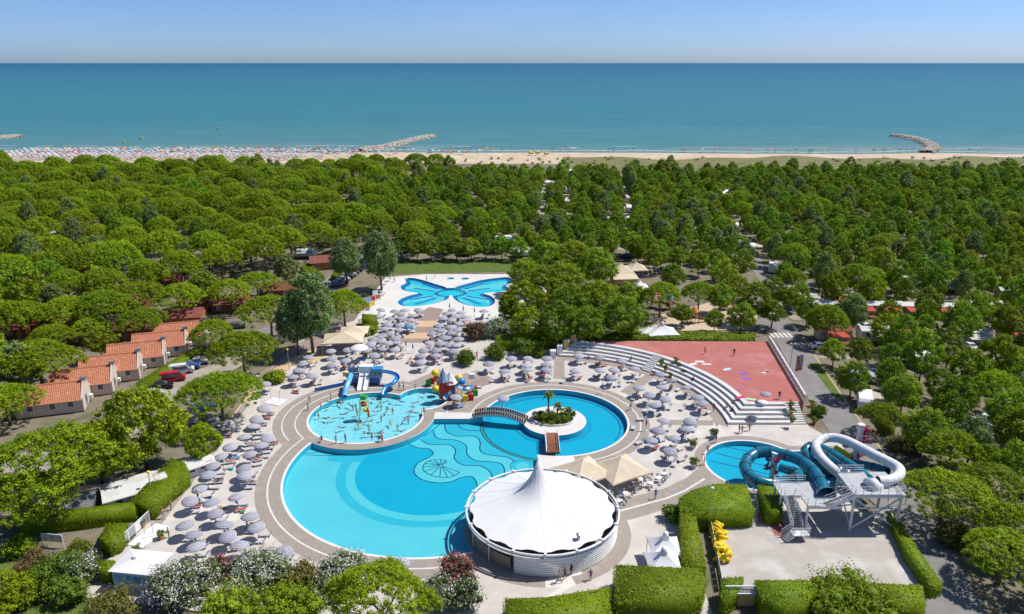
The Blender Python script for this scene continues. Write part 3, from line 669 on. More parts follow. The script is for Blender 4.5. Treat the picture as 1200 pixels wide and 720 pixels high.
# ------------------------------------------------------------------ foliage
def np_mesh(name, V, Fq, tone, m, flower=None, tris=None):
    me = bpy.data.meshes.new(name); nq = len(Fq); nt_ = 0 if tris is None else len(tris)
    me.vertices.add(len(V)); me.vertices.foreach_set('co', V.astype(np.float32).ravel())
    me.loops.add(nq * 4 + nt_ * 3)
    li = Fq.ravel() if nt_ == 0 else np.concatenate([Fq.ravel(), tris.ravel()])
    me.loops.foreach_set('vertex_index', li.astype(np.int32))
    me.polygons.add(nq + nt_)
    st = np.arange(nq) * 4
    if nt_: st = np.concatenate([st, nq * 4 + np.arange(nt_) * 3])
    me.polygons.foreach_set('loop_start', st.astype(np.int32))
    a = me.attributes.new('tone', 'FLOAT', 'POINT'); a.data.foreach_set('value', tone.astype(np.float32))
    if flower is not None:
        a = me.attributes.new('flower', 'FLOAT', 'POINT'); a.data.foreach_set('value', flower.astype(np.float32))
    me.materials.append(m); me.update(calc_edges=True); me.validate(); return me
def leaves(P, N, size, rng, tone, aspect=.62):
    """one bent leaf spray per point: a quad lying across normal N"""
    n = len(P); N = N / (np.linalg.norm(N, axis=1, keepdims=True) + 1e-9)
    r = rng.normal(size=(n, 3)); A = np.cross(N, r); A /= np.linalg.norm(A, axis=1, keepdims=True) + 1e-9
    B = np.cross(N, A); s = (size * rng.uniform(.65, 1.35, n))[:, None]
    A = A * s; B = B * s * aspect
    V = np.stack([P - A, P - B * .9 - N * s * .18, P + A, P + B * .9 - N * s * .18], 1).reshape(-1, 3)
    return V, np.arange(n * 4).reshape(-1, 4), np.repeat(tone, 4)
ICO = None
def ico():
    global ICO
    if ICO is None:
        b = bmesh.new(); bmesh.ops.create_icosphere(b, subdivisions=1, radius=1); b.verts.ensure_lookup_table()
        ICO = (np.array([v.co[:] for v in b.verts]), np.array([[v.index for v in f.verts] for f in b.faces])); b.free()
    return ICO
def clump_cloud(C, rad, n_per, size, rng, m, name, up=.35, jit=.40, core=.5, flower=None, squash=.85):
    """foliage as many clumps; each clump a shell of small leaf sprays round a leafy heart"""
    K = len(C); tot = K * n_per
    ci = np.repeat(np.arange(K), n_per)
    d = rng.normal(size=(tot, 3)); d[:, 2] += up; d /= np.linalg.norm(d, axis=1, keepdims=True)
    rr = rad[ci] * rng.uniform(.62, 1.28, tot) ** 1.0
    P = C[ci] + d * rr[:, None] * np.array([1, 1, squash])
    tone = np.clip(rng.normal(.5, .24, tot) + rng.normal(0, .22, K)[ci], 0, 1)
    V, F, T = leaves(P, d + rng.normal(0, jit, (tot, 3)), size, rng, tone)
    iv, it = ico(); CV = (C[:, None, :] + iv[None] * (rad * core)[:, None, None] * np.array([1, 1, squash])).reshape(-1, 3)
    CT = (it[None] + (np.arange(K) * len(iv))[:, None, None]).reshape(-1, 3) + len(V)
    fl = None
    if flower is not None:
        pf = np.clip(rng.normal(flower, .28, K), 0, .95)[ci]
        f = (rng.uniform(0, 1, tot) < pf * (d[:, 2] > -.35)).astype(float)
        fl = np.concatenate([np.repeat(f, 4), np.zeros(len(CV))])
    return np_mesh(name, np.concatenate([V, CV]), F, np.concatenate([T, np.full(len(CV), .35)]), m, fl, CT)
def spread(n, rng, sample, mind):
    out = []; t = 0
    while len(out) < n and t < n * 60:
        p = sample(); t += 1
        if all((p[0] - q[0]) ** 2 + (p[1] - q[1]) ** 2 + (p[2] - q[2]) ** 2 > mind * mind for q in out): out.append(p)
    return np.array(out)
def pine_crown(seed, Rr=6.0, zc=7.5, hh=4.0, n=270, sp=.52, cr=(.45, .85), per=46, leaf=.15):
    """umbrella pine: a wide lumpy dome of needle clumps, flat below"""
    rng = np.random.default_rng(seed); ph = rng.uniform(0, 6.28, 3)
    def s():
        a = rng.uniform(0, 6.283); q = math.sqrt(rng.uniform(0, 1)); rim = 1 + .13 * math.sin(2 * a + ph[0]) + .09 * math.sin(5 * a + ph[1]) + .05 * math.sin(9 * a + ph[2])
        z = hh * (1 - q ** 2.6) + rng.normal(0, .16) - (rng.uniform(0, 1) < .16) * rng.uniform(0, hh * .5)
        return (Rr * rim * q * math.cos(a), Rr * rim * q * math.sin(a), zc + z)
    C = spread(n, rng, s, sp)
    return clump_cloud(C, rng.uniform(*cr, len(C)), per, leaf, rng, M['pine'], 'crown', up=.5)
def broad_crown(seed, Rr=3.9, zc=5.6, hz=3.5, n=95, m='broad', leaf=.19, per=56, cr=(.5, 1.0), shape=1.0, sp=.62):
    rng = np.random.default_rng(seed); ph = rng.uniform(0, 6.28, 3)
    def s():
        d = rng.normal(size=3); d /= np.linalg.norm(d); q = rng.uniform(.55, 1.0) ** .5
        a = math.atan2(d[1], d[0]); k = 1 + .14 * math.sin(3 * a + ph[0] + d[2] * 2) + .09 * math.sin(6 * a + ph[1])
        tp = 1 - .28 * max(0, d[2]) * shape
        return (d[0] * Rr * q * k * tp, d[1] * Rr * q * k * tp, zc + d[2] * hz * q * (.82 if d[2] < 0 else 1.0))
    C = spread(n, rng, s, sp)
    return clump_cloud(C, rng.uniform(*cr, len(C)), per, leaf, rng, M[m], 'crown', up=.3)
def trunk_mesh(seed, h, r0, spreadr, zs, n=5, lean=.4):
    r = random.Random(seed); mb = MB(); top = Vector((r.uniform(-lean, lean), r.uniform(-lean, lean), h))
    mb.tube([(0, 0, -.3), (top.x * .3, top.y * .3, h * .35), (top.x * .7, top.y * .7, h * .7), top], [r0 * 1.25, r0 * .95, r0 * .8, r0 * .6], 7)
    for k in range(n):
        a = k * 6.283 / n + r.uniform(-.4, .4); st = Vector((top.x * .8, top.y * .8, h * r.uniform(.72, .95))); e = Vector((math.cos(a) * spreadr * r.uniform(.7, 1), math.sin(a) * spreadr * r.uniform(.7, 1), zs * r.uniform(.92, 1.08)))
        mid = st.lerp(e, .5) + Vector((0, 0, -.25)); mb.tube([st, mid, e], [r0 * .5, r0 * .34, r0 * .14], 5)
    return mb.mesh('trunk', M['trunk'], True)
PINES = [(pine_crown(100 + i, 6.0 + .5 * (i % 3 - 1), 6.6 + .5 * (i % 2), 3.7 + .4 * (i % 3)), trunk_mesh(200 + i, 6.2, .32, 4.0, 8.2)) for i in range(6)]
BROADS = [(broad_crown(300 + i, 3.8 + .25 * (i % 3), 5.6 + .3 * (i % 2), 3.8 + .35 * (i % 3)), trunk_mesh(400 + i, 3.8, .2, 2.2, 5.6)) for i in range(7)]
LIMES = [(broad_crown(500 + i, 3.6, 5.3, 3.4, m='lime'), trunk_mesh(520 + i, 3.8, .18, 2.0, 5.4)) for i in range(2)]
POPL = [(broad_crown(540 + i, 3.4, 6.6, 4.8, 110, m='poplar'), trunk_mesh(560 + i, 4.8, .22, 2.0, 7.2)) for i in range(3)]
BRIGHT = [(broad_crown(580 + i, 4.2, 5.2, 3.9, 120, m='bright'), trunk_mesh(590 + i, 3.6, .2, 2.4, 5.2)) for i in range(2)]
def dense(me_f): return me_f
PINEX = [(pine_crown(700 + i, 6.0, 6.6, 3.9, 430, .40, (.32, .62), 46, .115), trunk_mesh(710 + i, 6.2, .3, 4.0, 8.2)) for i in range(3)]
BROADX = [(broad_crown(720 + i, 3.9, 5.6, 3.9, 210, leaf=.13, per=62, cr=(.38, .75), sp=.45), trunk_mesh(730 + i, 3.8, .2, 2.2, 5.6)) for i in range(2)]
BRIGHTX = [(broad_crown(740 + i, 4.2, 5.2, 3.9, 230, m='bright', leaf=.13, per=62, cr=(.38, .75), sp=.45), trunk_mesh(750 + i, 3.6, .2, 2.4, 5.2)) for i in range(2)]
KINDS_T = {'pinex': PINEX, 'broadx': BROADX, 'brightx': BRIGHTX, 'bright': BRIGHT, 'pine': PINES, 'broad': BROADS, 'lime': LIMES, 'poplar': POPL}
NAMES_T = {'pinex': 'pine_tree', 'broadx': 'broadleaf_tree', 'brightx': 'broadleaf_tree', 'bright': 'broadleaf_tree', 'pine': 'pine_tree', 'broad': 'broadleaf_tree', 'lime': 'broadleaf_tree', 'poplar': 'poplar_tree'}
trng = random.Random(11)
FIRST = {}
def plant(kind, x, y, s, label, group=None, var=None, hs=1.0, z=-.16):
    var = trng.randrange(len(KINDS_T[kind])) if var is None else var
    cm, tm = KINDS_T[kind][var]
    e = thing(NAMES_T[kind], label, 'tree', (x, y, z), trng.uniform(0, 6.28), group, (s, s, s * hs))
    t = link('trunk', tm, e); c = link('crown', cm, e)
    FIRST.setdefault((kind, var), (c, t)); return e
TAKEN = []                                                   # (x, y, r) of things trees keep clear of
# trees one can point at: picture point of the crown's middle, crown width in px
def crown_at(kind, u, v, wpx, label, zc=None, hs=1.0, group=None, var=None):
    z0 = {'bright': 5.6, 'pine': 8.6, 'broad': 5.8, 'lime': 5.6, 'poplar': 7.0}[kind]; r0 = {'bright': 4.8, 'pine': 6.6, 'broad': 4.6, 'lime': 4.3, 'poplar': 4.1}[kind]
    s = 1.0
    for _ in range(6):
        p = G(u, v, z0 * s * hs); w = p.y * math.cos(PITCH) + (CAM_H - p.z) * math.sin(PITCH)
        s = wpx / FPX * w / 2 / r0
    TAKEN.append((p.x, p.y, r0 * s * .85)); return plant(kind + 'x' if kind in ('pine', 'broad', 'bright') and wpx > 45 else kind, p.x, p.y, s, label, group, var, hs)
EXPL = [('pine', 257, 452, 98, 'umbrella pine with bright crown over the sunbathing terrace beside parked cars', .8), ('pine', 283, 402, 82, 'umbrella pine leaning over the curved mauve path', .9),
        ('pine', 247, 384, 56, 'small pine beside the last red tiled house', .9), ('pine', 315, 358, 74, 'umbrella pine over the car park lane', .9), ('pine', 402, 350, 60, 'small umbrella pine beside the colourful children corner', .95),
        ('pine', 42, 413, 96, 'wide bright pine behind the nearest red roofed house', .8), ('pine', 4, 462, 76, 'pine with pale branches beside the first red tiled roof', .8),
        ('pine', 52, 530, 170, 'very large pine filling the edge below the houses', .72), ('pine', 20, 575, 120, 'dark pine shading the caravans at the edge of the picture', .75),
        ('bright', 163, 492, 112, 'tall yellow green broadleaf tree between houses and terrace', 1.0), ('bright', 112, 524, 96, 'leafy green tree beside the big pine', .9), ('bright', 236, 514, 48, 'small round bright green tree at the terrace edge', 1.15),
        ('poplar', 362, 355, 70, 'tall grey green poplar beside the cream canopies', 1.05), ('poplar', 345, 372, 50, 'lower grey green poplar leaning over the shaded path', 1.1),
        ('lime', 116, 396, 42, 'round yellow green tree behind the tiled houses', 1.0), ('pine', 120, 352, 78, 'umbrella pine above the brown bungalows', .8), ('pine', 210, 342, 66, 'broad pine over the orange bungalow', .8),
        ('lime', 238, 332, 42, 'bright yellow green tree among the bungalow pines', 1.0), ('lime', 36, 318, 28, 'bright yellow tree deep in the pine wood', .9), ('lime', 180, 325, 24, 'small yellow green tree in the pine wood', .9), ('poplar', 20, 425, 60, 'dark blue green tree beside the wide pine', .8),
        ('pine', 165, 370, 62, 'umbrella pine between the bungalows and tiled roofs', .8), ('pine', 60, 388, 56, 'low pine in front of the brown bungalows', .75), ('pine', 268, 336, 58, 'umbrella pine behind the grey car lane', .8), ('pine', 160, 340, 70, 'wide pine hiding the middle bungalows', .8), ('pine', 8, 338, 60, 'pine at the edge behind the bungalows', .8), ('pine', 300, 326, 50, 'small pine behind the thatched hut', .8), ('pine', 105, 378, 52, 'low pine over the red bungalow roofs', .75), ('pine', 75, 358, 70, 'dark umbrella pine over brown roofs', .8), ('pine', 25, 362, 64, 'umbrella pine at the edge above the brown roof', .8), ('poplar', 405, 300, 40, 'dark leafy tree beside the row of parked cars', 1.0), ('poplar', 445, 297, 46, 'tall leafy tree at the end of the car row', 1.15), ('poplar', 335, 312, 34, 'small dark tree beside the white caravan', .9),
        ('pine', 390, 275, 46, 'umbrella pine above the red roofed hut', .85), ('pine', 340, 276, 44, 'umbrella pine above the caravan by the hut', .85),
        ('pine', 1110, 570, 110, 'large dark umbrella pine right of the slide tower', .8), ('pine', 1180, 640, 105, 'bright umbrella pine at the edge below the caravans', .75), ('pine', 1165, 560, 90, 'dark umbrella pine beside the edge of the picture', .8), ('pine', 1033, 480, 52, 'small pine leaning over the road', .9),
        ('pine', 445, 694, 150, 'huge bright rounded pine in front of the main pool', .9), ('bright', 0, 690, 74, 'bright green tree in the bottom corner', .7),
        ('broad', 1085, 500, 62, 'dense round tree beside the pitched caravans', 1.0), ('broad', 1125, 460, 52, 'round green tree in the caravan field', 1.0), ('broad', 1060, 458, 50, 'round green tree right of the road bend', 1.0), ('poplar', 1140, 510, 48, 'loose grey green tree in the caravan field', 1.0), ('broad', 1185, 480, 60, 'dark round tree near the edge by caravans', 1.0), ('lime', 1160, 535, 44, 'yellow green tree behind the dark pines', 1.0),
        ('broad', 978, 410, 34, 'young round tree beside the zebra crossing', 1.0), ('broad', 960, 375, 34, 'young green tree by the zebra crossing verge', 1.0), ('broad', 1000, 440, 46, 'round tree beside the white caravan on the road', 1.0), ('broad', 1045, 420, 40, 'round tree in front of the long mobile homes', 1.0)]
for k, u, v, w, lb, hs in EXPL: crown_at(k, u, v, w, lb, hs=hs)
# the dark grove behind the amphitheatre
for i, (u, v, w) in enumerate([(612, 350, 62), (640, 332, 58), (668, 356, 62), (700, 350, 66), (730, 368, 62), (655, 375, 60), (620, 378, 50), (690, 378, 52), (640, 300, 50), (672, 300, 56), (700, 310, 54), (615, 320, 46), (738, 345, 44), (660, 325, 54), (600, 365, 36)]):
    crown_at('broad' if i % 3 else 'bright', u, v, w, ['dense tree at the pool side of the grove', 'dense tree in the middle of the grove', 'dense tree behind the conical shrub in the grove', 'tall dense tree at the centre front of the grove', 'low front tree of the grove nearest the red court', 'front tree of the grove over the dark hedge', 'front tree of the grove beside the big white bush', 'front tree of the grove behind the amphitheatre end', 'rear tree of the grove behind the butterfly plaza', 'rear tree in the middle of the grove', 'rear tree of the grove beside the cream tents', 'outer tree of the grove touching the butterfly plaza', 'tree of the grove beside the yellow hut', 'hidden middle tree of the grove', 'smallest tree of the grove beside the parasols'][i], hs=.92, group='grove behind the amphitheatre')
for i, (u, v, w, k) in enumerate([(775, 340, 52, 'pine'), (820, 338, 46, 'pine'), (795, 300, 30, 'broad'), (885, 350, 50, 'broad'), (850, 320, 34, 'broad'), (870, 370, 40, 'broad'), (800, 365, 28, 'lime'), (905, 340, 36, 'broad'), (768, 300, 34, 'broad'), (740, 285, 30, 'broad'), (845, 346, 38, 'broad'), (906, 364, 34, 'broad'), (838, 374, 26, 'broad'), (790, 322, 34, 'broad'), (926, 346, 32, 'lime'), (862, 333, 34, 'bright')]):
    crown_at(k, u, v, w, ['umbrella pine over the red roofed play tower', 'umbrella pine in the middle of the playground', 'small tree behind the playground pine', 'large tree at the far side of the playground', 'small tree behind the playground lane', 'tree at the court corner of the playground', 'small yellowish tree on the playground lawn', 'tree beside the road behind the playground', 'tree between playground and parked cars', 'small tree beside the cream tents', 'round tree over the green roofed play tower', 'round tree between playground and zebra crossing', 'small tree at the hedge end of the playground', 'round tree behind the middle playground pine', 'yellowish tree at the road behind the crossing', 'bright tree at the far corner of the playground'][i], group='trees around the playground')
for i, (u, k) in enumerate([(470, 'broad'), (488, 'lime'), (505, 'broad'), (520, 'broad'), (535, 'lime'), (552, 'broad'), (570, 'broad'), (588, 'broad'), (605, 'broad')]):
    crown_at(k, u, 287 + (i % 3), 27, '%s tree from the parked cars in the row behind the butterfly pool' % ['first', 'second', 'third', 'fourth', 'fifth', 'sixth', 'seventh', 'eighth', 'ninth'][i], group='tree row behind the butterfly pool')
# the wood: everything beyond, kept clear of plazas, lanes, roofs
CLEAR = [px([(-400, 760), (-20, 545), (-20, 420), (90, 380), (180, 350), (250, 335), (320, 325), (330, 318), (400, 296), (450, 300), (620, 300), (760, 312), (830, 330), (880, 330), (930, 370), (950, 400), (990, 470), (1045, 555), (1100, 650), (1150, 760)])]
LANES = [([G2(u, v) for u, v in pts], w) for pts, w in (([(634, 272), (640, 202)], 2.6), ([(661, 262), (666, 204)], 2.4), ([(733, 292), (729, 206)], 2.4), ([(905, 372), (905, 340), (880, 300), (850, 262)], 3.6), ([(925, 395), (952, 440), (985, 490), (1030, 555), (1075, 630), (1110, 700)], 6.5),
                                                       ([(300, 395), (345, 372), (385, 335), (412, 312), (440, 302)], 6.5), ([(930, 415), (1200, 425)], 4), ([(925, 372), (1200, 360)], 3.5), ([(430, 296), (620, 290)], 3.5))]
def seg_d(x, y, a, b):
    dx, dy = b[0] - a[0], b[1] - a[1]; t = max(0, min(1, ((x - a[0]) * dx + (y - a[1]) * dy) / (dx * dx + dy * dy))); return math.hypot(x - a[0] - t * dx, y - a[1] - t * dy)
def free(x, y, r):
    for p in CLEAR:
        if inpoly(x, y, p): return False
    for pts, w in LANES:
        for a, b in zip(pts, pts[1:]):
            if seg_d(x, y, a, b) < w: return False
    return all((x - a) ** 2 + (y - b) ** 2 > (q + r * .5) ** 2 for a, b, q in TAKEN)
KEEP = []                                                    # huts and vans placed in the wood (filled before planting)
VANS = [(u, v, 'home', a) for u, v, a in [(962, 366, .05), (1007, 367, .05), (1037, 367, .03), (1066, 368, 0), (1105, 369, .05), (1152, 366, .1), (975, 397, .05), (1025, 398, .04), (1072, 399, .04), (1137, 400, .06), (1190, 398, .05), (985, 355, 0), (1185, 350, .1)]]
VANS += [(u, v, 'van', a) for u, v, a in [(1003, 446, 1.2), (1012, 476, 1.2), (1078, 428, .3), (1130, 452, .8), (1165, 430, .3), (1095, 520, 1.0), (1150, 505, .4), (1015, 335, .1), (1060, 335, .2), (1110, 340, .1), (945, 355, .2), (320, 296, .1), (358, 301, .1), (275, 262, .2), (62, 278, .3), (85, 285, .2), (285, 285, .2), (232, 308, .2), (30, 300, .2), (10, 330, .3),
         (640, 262, 1.5), (641, 247, 1.5), (641, 233, 1.5), (642, 218, 1.5), (643, 206, 1.5), (665, 240, 1.5), (666, 226, 1.5), (667, 214, 1.5), (668, 204, 1.5), (738, 262, 1.5), (737, 248, 1.5), (735, 236, 1.5), (733, 224, 1.5), (820, 275, .1), (610, 300, .1), (548, 298, .1), (760, 268, .2), (715, 262, .2), (865, 270, 1.2), (880, 295, 1.2), (905, 318, 1.2), (840, 228, .2), (848, 240, .2),
         (700, 240, .1), (590, 285, .1), (935, 262, .2), (990, 300, .1), (1100, 262, .1), (1190, 318, .1)]]
HUTS = [(217, 378, 9, 6, .15), (233, 360, 8, 6, .1), (272, 362, 9, 6, .2), (165, 392, 9, 6, .2), (112, 398, 10, 6, .2), (14, 392, 9, 6, .15), (70, 385, 9, 6, .1), (155, 362, 8, 6, .1), (110, 322, 8, 6, .1), (55, 335, 8, 6, .1), (195, 335, 8, 6, .1)]
for u, v, k, a in VANS: KEEP.append((*G2(u, v), 3.0 if k == 'van' else 3.0))
for u, v, w, d_, a in HUTS: KEEP.append((*G2(u, v), 3.0))
def forest():
    cell = {}; out = []; r = random.Random(5)
    def pine_side(x, y): return x < -24 - (y - 200) * .14 + 14 * math.sin(y / 31.) + r.gauss(0, 9)
    def near_ok(x, y, d):
        ci, cj = int(x // 8), int(y // 8)
        for i in range(ci - 2, ci + 3):
            for j in range(cj - 2, cj + 3):
                for (a, b, q) in cell.get((i, j), ()):
                    if (x - a) ** 2 + (y - b) ** 2 < ((d + q) * .5) ** 2: return False
        return True
    for t in range(80000):
        y = 62 + 376 * r.random() ** .75; x = r.uniform(-.74, .74) * (y + 30)
        if y < 100 and x < 62: continue
        pine = pine_side(x, y)
        if y > (412 if pine else 404) + r.gauss(0, 4): continue
        if y > 396 and not pine and r.random() < .3: continue
        d = 8.3 if pine else (7.4 if y < 185 else (6.2 if y < 240 else 5.6))
        if not near_ok(x, y, d) or not free(x, y, d * .45): continue
        if any((x - a) ** 2 + (y - b) ** 2 < (q + 1.2) ** 2 for a, b, q in KEEP): continue
        cell.setdefault((int(x // 8), int(y // 8)), []).append((x, y, d))
        q = r.random()
        if pine: k = 'pine' if q < .74 else ('broad' if q < .88 else ('lime' if q < .905 else ('poplar' if q < .96 else 'bright')))
        else: k = 'broad' if q < .70 else ('lime' if q < .77 else ('poplar' if q < .86 else ('bright' if q < .95 else 'pine')))
        s = r.uniform(.56, .80) * (1.1 if y < 185 else 1) * (1.2 if pine else 1) if k != 'pine' else (r.uniform(.76, 1.08) if pine else r.uniform(.55, .8))
        if k != 'pine' and r.random() < .15: s *= 1.18
        out.append((k, x, y, s, r.uniform(.85, 1.15) if k == 'pine' else r.uniform(1.0, 1.38)))
    return out
TREES = forest(); TREES.sort(key=lambda t: t[1] ** 2 + t[2] ** 2)
LAB = {'pine': ('umbrella pine with a wide domed crown in the pine wood', 'umbrella pines of the wood'), 'broad': ('round green broadleaf tree shading the campsite pitches', 'broadleaf trees over the campsite pitches'),
       'bright': ('bright green tree', 'bright green trees of the campsite'), 'lime': ('bright yellow green tree scattered among the campsite trees', 'yellow green trees of the campsite'), 'poplar': ('slender grey green tree among the campsite trees', 'grey green trees of the campsite')}
WMG = [(n_, *G2(u, v)) for n_, u, v in WM]; KW = {'bright': 'bright green tree', 'pine': 'umbrella pine', 'broad': 'round green tree', 'lime': 'yellow green tree', 'poplar': 'grey green tree'}
LIM = {'bright': 40, 'pine': 255, 'broad': 190, 'lime': 24, 'poplar': 70}; cnt = {}; REST = []
for k, x, y, s, hs in TREES:
    vis = abs(x) < .70 * (y + 18)
    if cnt.get(k, 0) < LIM[k] and vis:
        cnt[k] = cnt.get(k, 0) + 1; plant(k, x, y, s, '%s %s %s' % ('small' if s < (.9 if k == 'pine' else .65) else ('large' if s > (1.02 if k == 'pine' else .76) else 'middling'), KW[k], words_at(x, y, WMG)), LAB[k][1], None, hs)
    else: REST.append((k, x, y, s, hs))
PROTO = [(k, v) for k in KINDS_T for v in range(len(KINDS_T[k])) if (k, v) in FIRST]
def far_forest(name, kinds, label):
    sel = [t for t in REST if t[0] in kinds]; pr = [p for p in PROTO if p[0] in kinds]; r = random.Random(3)
    me = bpy.data.meshes.new(name); me.from_pydata([(t[1], t[2], -.16) for t in sel], [], [])
    idx = [r.choice([i for i, p in enumerate(pr) if p[0] == t[0]]) for t in sel]
    a = me.attributes.new('pick', 'INT', 'POINT'); a.data.foreach_set('value', idx)
    a = me.attributes.new('spin', 'FLOAT_VECTOR', 'POINT'); a.data.foreach_set('vector', [c for t in sel for c in (0, 0, r.uniform(0, 6.28))])
    a = me.attributes.new('size', 'FLOAT_VECTOR', 'POINT'); a.data.foreach_set('vector', [c for t in sel for c in (t[3], t[3], t[3] * t[4])])
    o = link(name, me); tag(o, label, 'forest', kind='stuff')
    ng = bpy.data.node_groups.new(name, 'GeometryNodeTree')
    ng.interface.new_socket('Geometry', in_out='INPUT', socket_type='NodeSocketGeometry'); ng.interface.new_socket('Geometry', in_out='OUTPUT', socket_type='NodeSocketGeometry')
    n, l = ng.nodes, ng.links; gi = n.new('NodeGroupInput'); go = n.new('NodeGroupOutput'); j = n.new('GeometryNodeJoinGeometry')
    def attr(nm, ty):
        q = n.new('GeometryNodeInputNamedAttribute'); q.data_type = ty; q.inputs[0].default_value = nm; return next(s for s in q.outputs if s.enabled)
    pk, sp, sz = attr('pick', 'INT'), attr('spin', 'FLOAT_VECTOR'), attr('size', 'FLOAT_VECTOR')
    for i, p in enumerate(pr):
        cmp_ = n.new('FunctionNodeCompare'); cmp_.data_type = 'INT'; cmp_.operation = 'EQUAL'
        ins = [s for s in cmp_.inputs if s.enabled]; l.new(pk, ins[0]); ins[1].default_value = i
        for ob in FIRST[p]:
            oi = n.new('GeometryNodeObjectInfo'); oi.transform_space = 'ORIGINAL'; oi.inputs['Object'].default_value = ob; oi.inputs['As Instance'].default_value = True
            ip = n.new('GeometryNodeInstanceOnPoints')
            l.new(gi.outputs[0], ip.inputs['Points']); l.new(cmp_.outputs[0], ip.inputs['Selection']); l.new(oi.outputs['Geometry'], ip.inputs['Instance'])
            l.new(sp, ip.inputs['Rotation']); l.new(sz, ip.inputs['Scale']); l.new(ip.outputs[0], j.inputs[0])
    l.new(j.outputs[0], go.inputs[0])
    md = o.modifiers.new('scatter', 'NODES'); md.node_group = ng
far_forest('pine_forest', ('pine',), 'far pine wood merging into one mass towards the beach')
far_forest('broadleaf_forest', ('broad', 'lime', 'poplar', 'bright'), 'far mixed wood merging into one mass towards the beach')
# low scrub between trees and on the dunes
def scrub(name, pts, m, label, cat, rad=(.5, 1.2), per=26, leaf=.22, flower=None):
    rng = np.random.default_rng(len(pts)); C = np.array(pts)
    return tag(link(name, clump_cloud(C, rng.uniform(*rad, len(C)), per, leaf, rng, M[m], name, flower=flower)), label, cat, kind='stuff')
r = random.Random(21)
scrub('dune_scrub', [(r.uniform(-60, 420), r.uniform(415, 500), r.uniform(-.1, .4)) for _ in range(260)], 'poplar', 'low grey green scrub on the dunes behind the beach', 'scrub', (.8, 2.2), 16, .5)
pts = []
while len(pts) < 420:
    y = r.uniform(70, 300); x = r.uniform(-.72, .72) * (y + 20)
    if free(x, y, 0) : pts.append((x, y, r.uniform(0, .5)))
scrub('undergrowth', pts, 'shrub', 'low undergrowth between the campsite trees', 'undergrowth', (.5, 1.3), 22, .22)
# ------------------------------------------------------------------ hedges and bushes
def hedge(poly, h, label, m='hedge', group=None, dens=44, z0=-.16, rough=.15, leaf=.10, name='hedge'):
    """clipped hedge: solid leafy body with a shell of leaves on top and sides"""
    rng = np.random.default_rng(abs(hash(label)) % 9999 if False else len(label) * 7 + int(abs(poly[0][0]) * 10))
    cx = sum(p[0] for p in poly) / len(poly); cy = sum(p[1] for p in poly) / len(poly)
    L = [(p[0] - cx, p[1] - cy) for p in poly]; mb = MB(); mb.prism([(x * .97, y * .97) for x, y in L], 0, h - .05)
    V = np.array(mb.v); xs = [p[0] for p in L]; ys = [p[1] for p in L]
    pts = []; nor = []
    area = abs(sum(L[i][0] * L[(i + 1) % len(L)][1] - L[(i + 1) % len(L)][0] * L[i][1] for i in range(len(L)))) / 2
    n = int(area * dens); k = 0
    while k < n:
        x, y = rng.uniform(min(xs), max(xs)), rng.uniform(min(ys), max(ys))
        if inpoly(x, y, L): pts.append((x, y, h + rng.normal(0, rough) * .6 + .10 * math.sin(x * 1.9) * math.sin(y * 1.4 + x) + (rng.uniform() < .04) * rng.uniform(.05, .32))); nor.append((0, 0, 1)); k += 1
    for i in range(len(L)):
        a, b = L[i], L[(i + 1) % len(L)]; ln = math.hypot(b[0] - a[0], b[1] - a[1]); q = int(ln * h * dens * .8)
        nn = ((b[1] - a[1]) / (ln + 1e-6), -(b[0] - a[0]) / (ln + 1e-6)); 
        mid = ((a[0] + b[0]) / 2 + nn[0] * .05, (a[1] + b[1]) / 2 + nn[1] * .05)
        if inpoly(mid[0], mid[1], L): nn = (-nn[0], -nn[1])
        for _ in range(q):
            t = rng.uniform(); e = rng.normal(0, rough) * .6
            pts.append((a[0] + (b[0] - a[0]) * t + nn[0] * e, a[1] + (b[1] - a[1]) * t + nn[1] * e, h * rng.uniform(0, 1))); nor.append((*nn, .2))
    P = np.array(pts); N = np.array(nor); tone = np.clip(rng.normal(.5, .25, len(P)) + .18 * np.sin(P[:, 0] * 1.7) * np.sin(P[:, 1] * 1.3 + 1), 0, 1)
    LV, LF, LT = leaves(P, N + rng.normal(0, .38, N.shape), leaf, rng, tone)
    tr = np.array([f[j:j + 1] and (f[0], f[j], f[j + 1]) for f in mb.f for j in range(1, len(f) - 1)]) + len(LV)
    me = np_mesh(name, np.concatenate([LV, V]), LF, np.concatenate([LT, np.full(len(V), .4)]), M[m], None, tr)
    return tag(link(name, me, None, (cx, cy, z0)), label, 'hedge', group)
def hz(pts, h, label, **k): return hedge([G2(u, v, h) for u, v in pts], h, label, **k)
hz([(720, 660), (792, 663), (819, 664), (828, 676), (824, 694), (808, 703), (720, 708)], 3.0, 'big square clipped hedge in front of the twin white tents')
hz([(797, 600), (815, 600.5), (828, 663), (799, 661)], 3.0, 'clipped hedge arm running beside the twin white tents')
hz([(795, 582), (810, 573), (838, 565), (876, 566), (885, 598), (815, 599), (797, 599)], 3.0, 'wide clipped hedge between slide pool and rubber ring terrace')
hz([(888, 567), (912, 569), (918, 586), (916, 598), (899, 598)], 2.6, 'clipped hedge block beside the slide tower stairs')
hz([(884, 678), (950, 678), (960, 690), (946, 705), (920, 711), (893, 703)], 3.0, 'clipped hedge in front of the concrete terrace beside the lattice gate')
hz([(1013, 681), (1082, 684), (1086, 708), (1052, 709), (1032, 700)], 3.0, 'clipped hedge at the terrace corner by the road')
hz([(952, 678), (1010, 680), (1010, 686), (955, 686)], 1.6, 'low hedge along the front of the concrete terrace')
hz([(1040, 598), (1050, 598), (1072, 636), (1106, 684), (1090, 686), (1062, 645)], 1.8, 'long narrow hedge along the road side of the terrace')
hz([(846, 676), (872, 674), (866, 690), (850, 705), (844, 700)], 2.4, 'ivy grown hedge corner beside the dark alley')
